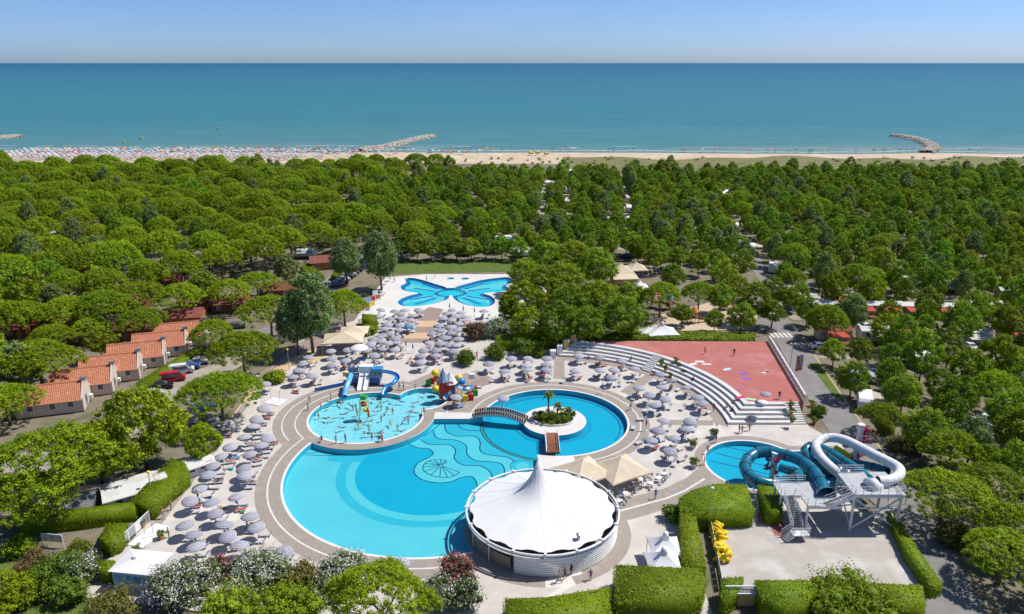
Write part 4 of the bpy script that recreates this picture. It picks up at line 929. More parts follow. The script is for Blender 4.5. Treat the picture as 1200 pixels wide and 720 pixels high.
hz([(200, 535), (217, 540), (222, 553), (190, 580), (178, 593), (151, 586), (165, 572)], 2.4, 'clipped hedge beside the striped parasols along the terrace')
hz([(20, 600), (100, 594), (155, 587), (160, 592), (100, 601), (20, 610)], 2.4, 'dark clipped hedge hiding the grey caravans')
hz([(115, 629), (125, 612), (150, 611), (141, 632), (128, 638)], 2.0, 'small clipped hedge block beside the glass fence')
hz([(158, 448), (232, 403), (238, 407), (166, 455)], 1.7, 'long hedge between tiled houses and parked cars')
hz([(680, 391), (760, 388), (885, 391), (884, 399), (760, 397), (680, 398)], 1.8, 'long bright hedge behind the red court', leaf=.18, z0=.2)
hz([(580, 392), (655, 388), (660, 398), (582, 402)], 2.0, 'dark hedge behind the parasols beside the amphitheatre')
hz([(424, 367), (441, 368), (441, 374), (425, 374)], 2.6, 'dark clipped hedge block beside the cream canopy')
hz([(590, 700), (640, 698), (717, 686), (718, 720), (590, 730)], 2.2, 'low hedge below the white round pavilion')
hz([(352, 312), (362, 308), (380, 322), (366, 326)], 1.5, 'small hedge behind the red roofed hut', leaf=.2)
hz([(388, 322), (400, 309), (405, 310), (393, 324)], 1.5, 'small hedge in front of the red roofed hut', leaf=.2)
hz([(112, 655), (135, 655), (138, 668), (115, 668)], 2.0, 'small bright hedge behind the white kiosk')
hz([(1000, 440), (1010, 438), (1050, 500), (1040, 503)], 1.4, 'rough hedge along the verge beyond the road')
def bush(u, v, wpx, h, m, label, flower=None, n=46, leaf=.12, cat='bush', name='bush', flat=.8, group=None):
    p = G(u, v, h * .55); w = p.y * math.cos(PITCH) + (CAM_H - p.z) * math.sin(PITCH); rr = wpx / FPX * w / 2
    rng = np.random.default_rng(int(u * 3 + v)); ph = rng.uniform(0, 6.28)
    def s():
        d = rng.normal(size=3); d /= np.linalg.norm(d); a = math.atan2(d[1], d[0]); k = 1 + .15 * math.sin(3 * a + ph)
        q = rng.uniform(.08, 1) ** .4; return (d[0] * rr * q * k * .82, d[1] * rr * q * k * .82, h * .5 + d[2] * h * .42 * q)
    C = spread(n, rng, s, rr * .2); cr = rng.uniform(.25, .40, len(C)) * rr
    me = clump_cloud(C, cr, max(40, int(44 * (rr / 2) ** 1.2)), leaf, rng, M[m], name, flower=flower)
    e = thing(name, label, cat, (p.x, p.y, -.1), 0, group); link('foliage', me, e)
    t = MB(); t.tube([(0, 0, -.1), (.05, .03, h * .3), (0, .08, h * .5)], [.12, .09, .05], 6); t.build('stem', M['trunk'], e)
for a in [(213, 682, 88, 4.4, 'oleander', 'large white flowering oleander beside the kiosk', .62), (302, 668, 84, 4.2, 'oleander', 'white flowering oleander below the striped parasols', .62), (258, 662, 34, 3.2, 'oleanderp', 'faded pink oleander between two white ones', .35), (282, 694, 50, 3.4, 'oleander', 'white oleander in the second row of bushes', .55),
          (354, 678, 56, 3.6, 'olive', 'brownish shrub between the white oleanders', None), (404, 668, 70, 3.6, 'oleander', 'white oleander behind the huge rounded pine', .6), (378, 690, 40, 3.2, 'oleander', 'small white oleander beside the huge rounded pine', .4), (535, 668, 52, 4.0, 'oleanderp', 'deep pink oleander beside the white pavilion', .55), (515, 692, 56, 3.8, 'oleander', 'white and green oleander beside the pink one', .33), (545, 694, 44, 3.4, 'oleander', 'small white oleander near the pavilion path', .3),
          (62, 668, 58, 3.8, 'shrub', 'tall green shrub behind the notice board', None), (92, 664, 52, 3.6, 'oleander', 'cream flowering shrub beside the small hedge', .3), (40, 660, 46, 3.2, 'rusty', 'brown withered shrub below the notice board', None), (80, 690, 44, 3.0, 'shrub', 'dark green shrub in the shade by the bench', None), (128, 711, 66, 2.4, 'olive', 'olive brown shrub in front of the kiosk', None), (20, 640, 40, 2.0, 'hedge', 'bright low bush by the shaded lane', None), (92, 640, 26, 1.2, 'shrub', 'low green bushes beside the notice board', None),
          (270, 708, 80, 3.6, 'broad', 'bright green shrub at the lower edge below the oleanders', None), (335, 712, 90, 3.4, 'hedge', 'yellow green shrub at the lower edge beside the pine', None), (1000, 700, 110, 3.6, 'broad', 'dark loose shrub between the two clipped hedges', None),
          (585, 383, 42, 4.0, 'oleander', 'big rounded white flowering bush beside the dense parasols', .6), (557, 386, 30, 3.8, 'rusty', 'reddish brown bush beside the big white bush', None), (546, 418, 26, 3.0, 'shrub', 'dark round shrub at the end of the promenade', None), (581, 411, 28, 3.0, 'shrub', 'round shrub with yellow tips behind the parasols', None), (616, 405, 32, 4.0, 'shrub', 'conical shrub beside the amphitheatre', None), (632, 412, 16, 2.0, 'hedge', 'small yellowish shrub beside the conical one', None),
          (322, 441, 28, 2.0, 'hedge', 'green bush beside the round lamp on the peach path', None), (432, 386, 24, 2.0, 'hedge', 'round green bush beside the cream canopy', None), (788, 600, 26, 2.2, 'shrub', 'dark leafy shrub beside the hedge arm', None), (1120, 625, 50, 2.6, 'olive', 'dry brown shrub under the pines', None), (1060, 520, 40, 1.4, 'olive', 'dry brush by the road edge', None), (960, 480, 18, 2.0, 'shrub', 'shrub in the corner planter by the road', None), (30, 690, 60, 3, 'broad', 'leafy green shrub in the bottom corner', None)]:
    u, v, w, h, m, lb, f = a; bush(u, v, w, h, m, lb, f, leaf=.12 if f else .14, n=50)
# island planting: dense shrubs and a young palm
def palm(x, y, z, h, label, nf=16, fl=1.3):
    e = thing('palm_tree', label, 'palm', (x, y, z)); mb = MB(); mb.tube([(0, 0, -.1), (0, 0, h * .5), (.03, 0, h)], [.16, .13, .1], 7); mb.build('trunk', M['trunk'], e)
    rng = np.random.default_rng(int(h * 100 + x * 3)); V = []; F = []; T = []
    for k in range(nf):
        a = k * 2.4; el = .9 - 1.5 * (k / nf)
        pr = None
        for i in range(7):
            t = i / 6; q = Vector((math.cos(a) * math.cos(el) * fl * t, math.sin(a) * math.cos(el) * fl * t, h + math.sin(el) * fl * t - .55 * fl * t * t)); wd = .22 * math.sin(math.pi * min(1, t * .9 + .08)) + .02
            s = Vector((-math.sin(a), math.cos(a), 0)) * wd; V += [q + s, q - s + Vector((0, 0, -.05))]; T += [rng.uniform(.2, .9)] * 2
            if i: n0 = len(V) - 4; F.append((n0, n0 + 1, n0 + 3, n0 + 2))
    me = np_mesh('crown', np.array([v[:] for v in V]), np.array(F), np.array(T), M['palm']); link('crown', me, e)
palm(ISL[0] - 1.0, ISL[1] + .9, .4, 4.4, 'young palm rising from the island planting'); palm(ISL[0] + 2.4, ISL[1] + .6, .3, 1.7, 'low palm at the edge of the island planting', 14, 1.0)
palm(ISL[0] + .6, ISL[1] + 1.2, .4, 2.2, 'bushy palm behind the tall island palm', 14, 1.0); palm(ISL[0] - 2.3, ISL[1] + .3, .3, 1.1, 'small palm on the near side of the island bed', 12, .9)
for i, (dx, dy, w) in enumerate([(-1.9, -.6, 1.3), (0, -.9, 1.4), (1.6, -.5, 1.4), (-.6, .2, 1.5), (1.0, .8, 1.3), (2.6, -.1, 1.0), (-2.6, .4, 1.0)]):
    rng = np.random.default_rng(800 + i); C = rng.normal(size=(16, 3)) * np.array([.5, .5, .34]) * w + np.array([0, 0, .8])
    e = thing('bush', ('low shrub in the island flower bed'), 'bush', (ISL[0] + dx, ISL[1] + dy, .1), 0, 'shrubs of the island bed'); link('foliage', clump_cloud(C, rng.uniform(.3, .5, 16), 60, .10, rng, M['shrub'], 'foliage'), e)
# ------------------------------------------------------------------ red court and amphitheatre
NST = 5
def amph_path(k, a_end):
    r = AR0 + AST * k; y = 117.75 + AST * k; a0 = math.asin((y - AMP[1]) / r); n = 60
    return [(AX1 - 2.6, y)] + [(AMP[0] + r * math.cos(a0 + (a_end - a0) * i / n), AMP[1] + r * math.sin(a0 + (a_end - a0) * i / n)) for i in range(n + 1)]
amp = thing('amphitheatre', 'curved amphitheatre of broad white steps around the parasol terrace', 'amphitheatre', (AMP[0], AMP[1], 0))
CZ = NST * ARI
for k in range(NST):
    ae = R(85 - 1.3 * k); p0 = amph_path(k, ae); p1 = amph_path(k + 1, ae); z1 = ARI * (k + 1)
    V = []; n = len(p0)
    for a, b in zip(p0, p1):
        V += [(a[0] - AMP[0], a[1] - AMP[1], 0), (a[0] - AMP[0], a[1] - AMP[1], z1), (b[0] - AMP[0], b[1] - AMP[1], z1), (b[0] - AMP[0], b[1] - AMP[1], z1 - .3)]
    F = [(i * 4 + j, i * 4 + j + 1, i * 4 + j + 5, i * 4 + j + 4) for i in range(n - 1) for j in range(3)] + [(0, 1, 2, 3), (n * 4 - 1, n * 4 - 2, n * 4 - 3, n * 4 - 4)]
    mb = MB(); mb.add(V, F); mb.build('step', M['steps'], amp)
    nb = MB(); nb.ribbon([(p[0] - AMP[0] + .0, p[1] - AMP[1], z1 + .006) for p in [((a[0] * .82 + b[0] * .18), (a[1] * .82 + b[1] * .18)) for a, b in zip(p0, p1)]], .30); nb.build('nosing', M['coping'], amp)
pin = amph_path(NST, R(78.5)); cp = [(AX1 - 2.6, pin[0][1])] + pin[1:] + [G2(677, 399.5, CZ), G2(900, 400.5, CZ), (G(942, 471, CZ).x, pin[0][1])]
mb = MB(); mb.prism(cp, -.1, CZ); struct('red_court', mb, M['court'])
xr = AX1
# side stair at the right end and the narrow stair in the middle
st = thing('side_stair', 'narrow concrete stair beside the corner planters of the amphitheatre', 'stairs', (xr - 1.3, 117.7, 0)); 
for k in range(10): mb = MB(); mb.box((0, k * .48 + .24 + .1, .105 * (k + 1)), (2.5, .48, .21 * (k + 1))); mb.build('step', M['steps'], st)
am = R(48); st = thing('middle_stair', 'narrow stair with planters cutting through the middle of the amphitheatre', 'stairs', (AMP[0] + AR0 * math.cos(am), AMP[1] + AR0 * math.sin(am), 0), am - R(90))
for k in range(10): mb = MB(); mb.box((0, k * .485 - .2, .105 * (k + 1) + .06), (2.0, .485, .21 * (k + 1))); mb.build('step', M['steps'], st)
# stepped end wall
ew = thing('end_wall', 'stepped white and yellow end wall of the amphitheatre', 'wall', G(654, 414))
for k in range(5):
    q = G(648 + k * 7.6, 419 - k * 3.2) - G(654, 414); mb = MB(); mb.box((q.x, q.y, .75 + k * .32), (1.15, 1.2, 1.5 + k * .64)); mb.build('block', M['white' if k < 2 else 'yellowwall'], ew)
    mb = MB(); mb.box((q.x, q.y, 1.5 + k * .64 + .06), (1.25, 1.3, .12)); mb.build('cap', M['white'], ew)
# court fence on the road side: white rail with posts, flower ramp
fa, fb = G(901, 400, CZ), G(943, 470, CZ)
fe = thing('court_fence', 'white panel fence along the road side of the red court', 'fence', (fa.x, fa.y, CZ))
n = 14
for i in range(n + 1):
    q = (fb - fa) * (i / n); mb = MB(); mb.box((q.x, q.y, .6), (.14, .14, 1.2)); mb.build('post', M['whitem'], fe)
    if i < n:
        q2 = (fb - fa) * ((i + 1) / n); mb = MB(); mb.beam((q.x + .02, q.y, .55), (q2.x + .02, q2.y, .55), .05, .8); mb.build('panel', M['white'], fe)
mb = MB(); mb.beam((0, 0, 1.24), fb - fa + Vector((0, 0, 1.24)), .22, .1); mb.build('rail', M['white'], fe)
for k, (u, v) in enumerate([(902, 386), (926, 424)]):
    p = G(u, v + 6, 0); e = thing('street_lamp', ('twin globe lamp at the far corner of the red court', 'twin globe lamp beside the red banners')[k], 'lamp', p); mb = MB(); mb.tube([(0, 0, -.1), (0, 0, 5.0)], .07, 6); mb.build('post', M['steel'], e)
    for s in (-1, 1): mb = MB(); mb.lathe([(.02, -.25), (.22, -.12), (.28, .05), (.2, .2), (.02, .28)], (s * .4, 0, 5.0), 10); mb.build('globe', M['cream'], e, True)
for k, (u, v) in enumerate([(931, 441), (935, 440)]):
    p = G(u, v, 0); e = thing('banner_flag', ('tall red banner beside the road, first of two', 'tall red banner beside the road, second of two')[k], 'banner', p); mb = MB(); mb.tube([(0, 0, -.1), (0, 0, 4.6)], .04, 6); mb.build('pole', M['whitem'], e)
    mb = MB(); mb.add([(0, 0, 1.0), (.75, .1, 1.1), (.78, .1, 3.0), (.7, .1, 4.3), (0, 0, 4.5), (0, .03, 1), (.75, .13, 1.1), (.78, .13, 3), (.7, .13, 4.3), (0, .03, 4.5)], [(0, 1, 2, 3, 4), (9, 8, 7, 6, 5), (0, 5, 6, 1), (1, 6, 7, 2), (2, 7, 8, 3), (3, 8, 9, 4)]); mb.build('banner', mat('banner_red%d' % k, (.35, .06, .05), (.6, .5, .45), 1.2, .8), e)

# ------------------------------------------------------------------ round pavilion with tent roof
tc = Vector((TENT[0], TENT[1], 0)); TR, TZ = TENT[2], 3.2
pv = thing('round_pavilion', 'large round pavilion with peaked white tent roof beside the main pool', 'pavilion', tc)
PK = Vector((-.55, 2.0, 0)); NA, NR = 80, 26; V = []; F = []; PH = 9.4
for i in range(NR + 1):
    t = i / NR                                              # 0 rim -> 1 peak
    for k in range(NA):
        a = 2 * math.pi * k / NA; sc_ = (1 - .045 * abs(math.sin(a * 10 / 1.0))) if False else 1 - .085 * (1 - abs(math.cos(a * 8)) ** .6) * (1 - t) ** 2
        rr = (TR - .45) * (1 - t) * sc_ + .12 * t
        z = TZ + .12 + 1.9 * (t ** 1.25) + (PH - TZ - 2.0) * (t ** 7.0) + .35 * math.sin(math.pi * min(1, t * 1.1)) * .6
        w = t ** 1.4; V.append((PK.x * w + rr * math.cos(a), PK.y * w + rr * math.sin(a), z))
for i in range(NR):
    for k in range(NA): F.append((i * NA + k, i * NA + (k + 1) % NA, (i + 1) * NA + (k + 1) % NA, (i + 1) * NA + k))
F.append(tuple(NR * NA + k for k in range(NA)))
mb = MB(); mb.add(V, F); mb.build('tent_roof', M['membrane'], pv, True)
for k in range(16): mb = MB(); mb.tube([Vector(V[i * NA + k * 5]) + Vector((0, 0, .015)) for i in range(NR)], .018, 4); mb.build('seam', M['membrane'], pv, True)
mb = MB(); mb.tube([(PK.x, PK.y, PH - .9), (PK.x, PK.y, PH + .5)], [.34, .05], 12); mb.build('peak_cap', M['membrane'], pv, True)
mb = MB(); mb.tube([(TR * math.cos(R(a)), TR * math.sin(R(a)), TZ) for a in range(0, 361, 4)], .17, 8, False); mb.build('ring_beam', M['whitem'], pv, True)
mb = MB(); mb.tube([((TR - .1) * math.cos(R(a)), (TR - .1) * math.sin(R(a)), TZ - .55) for a in range(0, 361, 4)], .10, 8, False); mb.build('lower_ring_beam', M['whitem'], pv, True)
for k in range(16):
    a = 2 * math.pi * k / 16; mb = MB(); mb.box(((TR - .05) * math.cos(a), (TR - .05) * math.sin(a), TZ + .18), (.5, .3, .22), a); mb.build('tension_plate', M['whitem'], pv)
    mb = MB(); mb.tube([((TR - .35) * math.cos(a), (TR - .35) * math.sin(a), 0), ((TR - .35) * math.cos(a), (TR - .35) * math.sin(a), TZ - .1)], .09, 6); mb.build('column', M['whitem'], pv)
A0, A1 = R(-112), R(62)                                     # slatted wall on the land side
for j in range(8):
    mb = MB(); z0 = .04 + j * .325; V = []; n = 44
    for i in range(n + 1):
        a = A0 + (A1 - A0) * i / n; r = TR - .18 + .10 * (j / 7)
        V += [(r * math.cos(a), r * math.sin(a), z0), ((r + .06) * math.cos(a), (r + .06) * math.sin(a), z0 + .29), ((r - .03) * math.cos(a), (r - .03) * math.sin(a), z0 + .31)]
    mb.add(V, [(i * 3 + q, (i + 1) * 3 + q, (i + 1) * 3 + q + 1, i * 3 + q + 1) for i in range(n) for q in (0, 1)]); mb.build('wall_slat', M['white'], pv)
mb = MB(); V = []; n = 44
for i in range(n + 1): a = A0 + (A1 - A0) * i / n; V += [((TR - .32) * math.cos(a), (TR - .32) * math.sin(a), 0), ((TR - .32) * math.cos(a), (TR - .32) * math.sin(a), TZ - .2)]
mb.add(V, [(2 * i, 2 * i + 2, 2 * i + 3, 2 * i + 1) for i in range(n)]); mb.build('backing_wall', M['steel'], pv)
mb = MB(); mb.lathe([(TR - .4, 0.0), (TR - .4, .05)], n=64); mb.build('floor_slab', M['band'], pv)
mb = MB(); V = []; n = 30; B0, B1 = R(150), R(236)
for i in range(n + 1):
    a = B0 + (B1 - B0) * i / n
    for r, z in ((TR - 1.6, .05), (TR - 1.6, 1.1), (TR - 2.2, 1.15), (TR - 2.2, .05)): V.append((r * math.cos(a), r * math.sin(a), z))
mb.add(V, [(i * 4 + q, i * 4 + 4 + q, i * 4 + 5 + q, i * 4 + q + 1) for i in range(n) for q in range(3)]); mb.build('bar_counter', M['brown'], pv)
mb = MB(); mb.lathe([(3.2, .05), (3.2, 2.9), (.02, 2.9)], n=24); mb.build('bar_core', M['cream'], pv)
mb = MB(); V = []; n = 24
for i in range(n + 1): a = R(166) + R(78) * i / n; V += [((TR - .5) * math.cos(a), (TR - .5) * math.sin(a), .06), ((TR - .5) * math.cos(a), (TR - .5) * math.sin(a), 1.9)]
mb.add(V, [(2 * i, 2 * i + 2, 2 * i + 3, 2 * i + 1) for i in range(n)]); mb.build('side_screen', mat('taupe_screen', (.28, .245, .20), (.22, .19, .155), 1, .8), pv)
mb = MB(); q = Vector((6.6 * math.cos(R(-60)), 6.6 * math.sin(R(-60)), 0)) * 1.28; mb.tube([(q.x, q.y, 3.2), (q.x, q.y, 4.2)], .22, 10); mb.lathe([(.34, 0), (.34, .12), (.1, .25)], (q.x, q.y, 4.2), 10); mb.build('vent_pipe', M['steel'], pv)
# ------------------------------------------------------------------ canopies
def pyramid(u, v, w, d_, hz_, hp, label, rz=0.0, m='cream', name='canopy', cat='canopy', posts=True, peak=None, flare=.35):
    p = G(u, v, hp * .8 + hz_ * .2); e = thing(name, label, cat, (p.x, p.y, 0), rz); V = []; n = 8; N = 12
    for i in range(n + 1):
        t = i / n
        for k in range(N * 4):
            s, q = divmod(k, N); c = [(-1, -1), (1, -1), (1, 1), (-1, 1), (-1, -1)]; f = q / N
            x = c[s][0] + (c[s + 1][0] - c[s][0]) * f; y = c[s][1] + (c[s + 1][1] - c[s][1]) * f
            edge = 1 - .06 * math.sin(math.pi * f) * (1 - t); V.append((x * w / 2 * (1 - t) * edge, y * d_ / 2 * (1 - t) * edge, hz_ + (hp - hz_) * (t * (1 - flare) + flare * t ** 3.2)))
    M4 = N * 4; F = [(i * M4 + k, i * M4 + (k + 1) % M4, (i + 1) * M4 + (k + 1) % M4, (i + 1) * M4 + k) for i in range(n) for k in range(M4)]
    mb = MB(); mb.add(V, F); mb.build('canopy_cloth', M[m], e, False)
    vb = MB(); vb.ribbon([(0, 0), (0.01, 0)], .001, hz_); 
    va = MB(); ring = V[:M4]
    va.add([q for q in ring] + [(q[0] * 1.003, q[1] * 1.003, q[2] - .22) for q in ring], [(k, (k + 1) % M4, M4 + (k + 1) % M4, M4 + k) for k in range(M4)]); va.build('valance', M[m], e)
    if posts:
        for x in (-1, 1):
            for y in (-1, 1): mb = MB(); mb.tube([(x * w * .47, y * d_ * .47, 0), (x * w * .47, y * d_ * .47, hz_ + .05)], .05, 6); mb.build('post', M['whitem'], e)
    mb = MB(); mb.tube([(0, 0, 0 if not posts else hp - .3), (0, 0, hp + .12)], .06, 6); mb.build('mast', M['whitem'], e)
    if peak: mb = MB(); mb.lathe([(.5, hp - .55), (.34, hp), (.3, hp + .3)], n=10); mb.build('peak_cap', M['membrane'], e, True)
    return e
pyramid(683, 541, 7.2, 6.6, 2.5, 4.5, 'cream square canopy nearest the wooden bridge', .55, posts=False, flare=.15)
pyramid(727, 538, 7.2, 6.6, 2.5, 4.5, 'cream square canopy over the cafe tables', .5, posts=False, flare=.15)
pyramid(402, 390, 9.0, 6.4, 2.7, 4.3, 'wide cream canopy beside the grey green poplar', .1, flare=.15)
pyramid(415, 383, 6.5, 5.0, 2.6, 3.6, 'smaller cream canopy behind the wide one', .1, flare=.15)
pyramid(780, 629, 3.9, 3.9, 2.4, 4.1, 'white peaked tent, farther of the twin tents beside the hedge', .02, 'membrane', peak=True)
pyramid(778, 647, 4.2, 3.9, 2.4, 4.1, 'white peaked tent, nearer of the twin tents beside the hedge', .02, 'membrane', peak=True)
pyramid(776, 381, 7, 5, 2.2, 4.2, 'white marquee at the playground behind the red court', .1, 'membrane', peak=True)
pyramid(760, 384, 5, 4, 1.8, 3.2, 'low white marquee half hidden behind the long hedge', .1, 'membrane')
pyramid(728, 310, 6.5, 6.5, 3.6, 5.8, 'cream tent roof on the yellow hut by the grove', .1, flare=.3)
pyramid(746, 308, 6.0, 6.0, 3.6, 5.6, 'cream tent roof beside the parked cars', .1, flare=.3)
pyramid(750, 330, 5.5, 6.0, 2.6, 4.6, 'white tent between the yellow hut and the pine', .2, 'membrane', flare=.4)
# ------------------------------------------------------------------ bridges, island bed
def arch_bridge():
    a, b = G(556, 487.5), G(619, 491); b = Vector((ISL[0] - 5.0, ISL[1] - .6, 0)); d = b - a; L = d.length; ang = math.atan2(d.y, d.x)
    e = thing('arch_bridge', 'arched footbridge with red brown railing leading to the island', 'bridge', a, ang); n = 22; h = 0.95; w = 1.7
    def z(t): return h * math.sin(math.pi * t) ** .9 + .05
    V = []
    for i in range(n + 1):
        t = i / n; V += [(L * t, -w / 2, z(t)), (L * t, w / 2, z(t)), (L * t, w / 2, z(t) - .25), (L * t, -w / 2, z(t) - .25)]
    mb = MB(); mb.add(V, [(i * 4 + q, i * 4 + (q + 1) % 4, i * 4 + 4 + (q + 1) % 4, i * 4 + 4 + q) for i in range(n) for q in range(4)]); mb.build('deck', M['coping'], e)
    for i in range(n): t = (i + .5) / n; mb = MB(); mb.box((L * t, 0, z(t) + .03), (L / n * .82, w * .88, .05)); mb.build('plank', M['wood'], e)
    for s in (-1, 1):
        mb = MB(); mb.tube([(L * i / n, s * w / 2, z(i / n) + .82) for i in range(n + 1)], .045, 6); mb.build('handrail', M['coping'], e)
        mb = MB(); mb.tube([(L * i / n, s * w / 2, z(i / n) + .12) for i in range(n + 1)], .09, 6); mb.build('edge_beam', M['coping'], e)
        for i in range(0, n + 1): mb = MB(); mb.box((L * i / n, s * w / 2, z(i / n) + .45), (.33, .05, .66)); mb.build('baluster', M['wood'], e)
arch_bridge()
bx0 = (G(640, 525).x + G(655, 525).x) / 2; y0, y1 = RND[1] - RND[2] + .6, ISL[1] - ISL[2] + .4
e = thing('wooden_bridge', 'red wooden stepped bridge between the island and the pavilion walkway', 'bridge', (bx0, y0, 0)); L = y1 - y0
mb = MB(); mb.box((0, L / 2, .12), (2.1, L, .2)); mb.build('deck', M['brown'], e)
for i in range(22):
    t = (i + .5) / 22; mb = MB(); mb.box((0, L * t, .27 + .35 * math.sin(math.pi * t)), (1.75, L / 22 * .8, .07)); mb.build('plank', M['wood'], e)
for s in (-1, 1):
    mb = MB(); mb.tube([(s * 1.02, L * i / 10, .95 + .35 * math.sin(math.pi * i / 10)) for i in range(11)], .05, 6); mb.build('handrail', M['whitem'], e)
    mb = MB(); V = []
    for i in range(11): V += [(s * 1.02, L * i / 10, .0), (s * 1.02, L * i / 10, .45 + .35 * math.sin(math.pi * i / 10)), (s * 1.12, L * i / 10, .45 + .35 * math.sin(math.pi * i / 10)), (s * 1.12, L * i / 10, 0)]
    mb.add(V, [(i * 4 + q, i * 4 + 4 + q, i * 4 + 5 + q, i * 4 + 1 + q) for i in range(10) for q in range(3)]); mb.build('side_beam', M['white'], e)
    for i in range(6): mb = MB(); mb.tube([(s * 1.02, L * i / 5, .3), (s * 1.02, L * i / 5, .98 + .35 * math.sin(math.pi * i / 5))], .035, 5); mb.build('baluster', M['whitem'], e)
mb = MB(); mb.lathe([(3.7, 0), (3.7, .32), (3.45, .32), (3.4, .2), (.02, .28)], (ISL[0] - .1, ISL[1] + .1, 0), 40, sy=.68); tag(mb.build('flower_bed', [M['coping']], None), 'oval planted bed with white kerb on the pool island', 'flower bed')
mb = MB(); mb.lathe([(3.35, .30), (.02, .36)], (ISL[0] - .1, ISL[1] + .1, 0), 40, sy=.66); struct('bed_soil', mb, M['lawn'])
# ------------------------------------------------------------------ tiled houses
def tile_roof(w, dp, eave, ridge, ov_=.35, nx=34, ny=14, both=True):
    """barrel tile roof: rows of tiles rolling over in x, stepped down the slope"""
    mb = MB()
    for s in ((-1, 1) if both else (-1,)):
        V = []; hy = dp / 2 + ov_; cols = nx * 3
        for j in range(ny):
            for e in (0, 1):
                t = (j + e) / ny; y = s * hy * (1 - t); zb = eave - .15 + (ridge - eave + .15) * t + (.07 if e == 0 else 0.0)
                for i in range(cols + 1): x = -w / 2 - .3 + (w + .6) * i / cols; V.append((x, y, zb + .055 * math.cos(2 * math.pi * i / 3)))
        C = cols + 1; F = [(r_ * C + i, r_ * C + i + 1, (r_ + 1) * C + i + 1, (r_ + 1) * C + i) for r_ in range(2 * ny - 1) for i in range(cols)]
        if s > 0: F = [f[::-1] for f in F]
        mb.add(V, F)
    mb.tube([(-w / 2 - .3, 0, ridge + .05), (w / 2 + .3, 0, ridge + .05)], .14, 6); return mb
def tiled_house(u, v, label, rz):
    w, dp, ev, rg = 10.8, 6.6, 2.4, 4.6; p = G(u, v); e = thing('tiled_house', label, 'house', (p.x - math.cos(rz) * w / 2, p.y + dp / 2, 0), rz)
    mb = MB(); mb.box((0, 0, ev / 2), (w, dp, ev)); mb.build('wall', M['stucco'], e)
    for s in (-1, 1):
        rgg = rg if s > 0 else rg - .55; evv = ev if s > 0 else ev - .5; mb = MB(); x = s * (w / 2 - .12 - (0 if s > 0 else .45)); mb.add([(x + s * .14, -dp / 2 - .1, 0), (x + s * .14, dp / 2 + .1, 0), (x + s * .14, dp / 2 + .1, evv + .15), (x + s * .14, 0, rgg + .45), (x + s * .14, -dp / 2 - .1, evv + .15), (x - s * .14, -dp / 2 - .1, 0), (x - s * .14, dp / 2 + .1, 0), (x - s * .14, dp / 2 + .1, evv + .15), (x - s * .14, 0, rgg + .45), (x - s * .14, -dp / 2 - .1, evv + .15)], [(0, 1, 2, 3, 4), (9, 8, 7, 6, 5)] + [(i, (i + 1) % 5, 5 + (i + 1) % 5, 5 + i) for i in range(5)]); mb.build('gable_wall', M['gable'], e)
    rf = tile_roof(w - .7, dp, ev, rg).build('roof', M['rooft'], e)
    mb = MB(); mb.box((w / 2 - .1, 0, rg + .5), (1.0, .8, .5)); mb.build('chimney', M['steel'], rf)
    for x in (-3, .5, 3.4):
        f = MB(); f.box((x, -dp / 2 - .02, 1.6), (1.1, .06, 1.2)); fo = f.build('window', M['white'], e); g = MB(); g.box((x, -dp / 2 - .06, 1.6), (.9, .03, 1.0)); g.build('pane', M['glass'], fo)
    f = MB(); f.box((w / 2 + .045, -.8, 1.25), (.08, 1.3, 2.1)); fo = f.build('door', M['greyblue'], e); g = MB(); g.box((w / 2 + .1, -.8, 1.5), (.03, 1.0, 1.3)); g.build('pane', M['glass'], fo)
    mb = MB(); mb.box((w / 2 + .35, 1.5, .8), (.5, .8, .7)); mb.build('cooling_unit', M['white'], e)
for k, (u, v) in enumerate([(86, 487), (121, 466), (153, 449), (183, 433), (210, 419.5), (233, 407)]):
    tiled_house(u, v, ['tiled house nearest to the big pines, first of the row', 'tiled house second from the big pines', 'tiled house third from the big pines', 'tiled house fourth from the big pines', 'tiled house fifth from the big pines, beside the silver car', 'tiled house farthest from the big pines, next to the bungalows'][k], R(18))
# wooden bungalows
def hut(u, v, w, dp, rz, label, wall='brown', roof='roofd', ev=2.5, rg=3.9, group=None, name='bungalow'):
    p = G(u, v); e = thing(name, label, 'bungalow', (p.x, p.y, -.16), rz, group); mb = MB(); mb.box((0, 0, ev / 2), (w, dp, ev)); mb.build('wall', M[wall], e)
    mb = MB()
    for s in (-1, 1): mb.add([(-w / 2 - .5, s * (dp / 2 + .6), ev - .1), (w / 2 + .5, s * (dp / 2 + .6), ev - .1), (w / 2 + .3, 0, rg), (-w / 2 - .3, 0, rg), (-w / 2 - .5, s * (dp / 2 + .6), ev - .25), (w / 2 + .5, s * (dp / 2 + .6), ev - .25)], [(0, 1, 2, 3) if s < 0 else (3, 2, 1, 0), (0, 4, 5, 1) if s < 0 else (1, 5, 4, 0)])
    mb.build('roof', M[roof], e)
    mb = MB()
    for s in (-1, 1): mb.add([(s * w / 2, -dp / 2, ev), (s * w / 2, dp / 2, ev), (s * (w / 2 - .05), 0, rg - .1)], [(0, 1, 2) if s > 0 else (2, 1, 0)])
    mb.build('gable', M[wall], e)
    for x in (-w * .3, w * .12): f = MB(); f.box((x, -dp / 2 - .02, 1.5), (1.0, .06, 1.0)); fo = f.build('window', M['white'], e); g = MB(); g.box((x, -dp / 2 - .06, 1.5), (.8, .03, .8)); g.build('pane', M['glass'], fo)
    f = MB(); f.box((w * .34, -dp / 2 - .03, 1.05), (.95, .08, 2.05)); f.build('door', M['orange'], e); return e
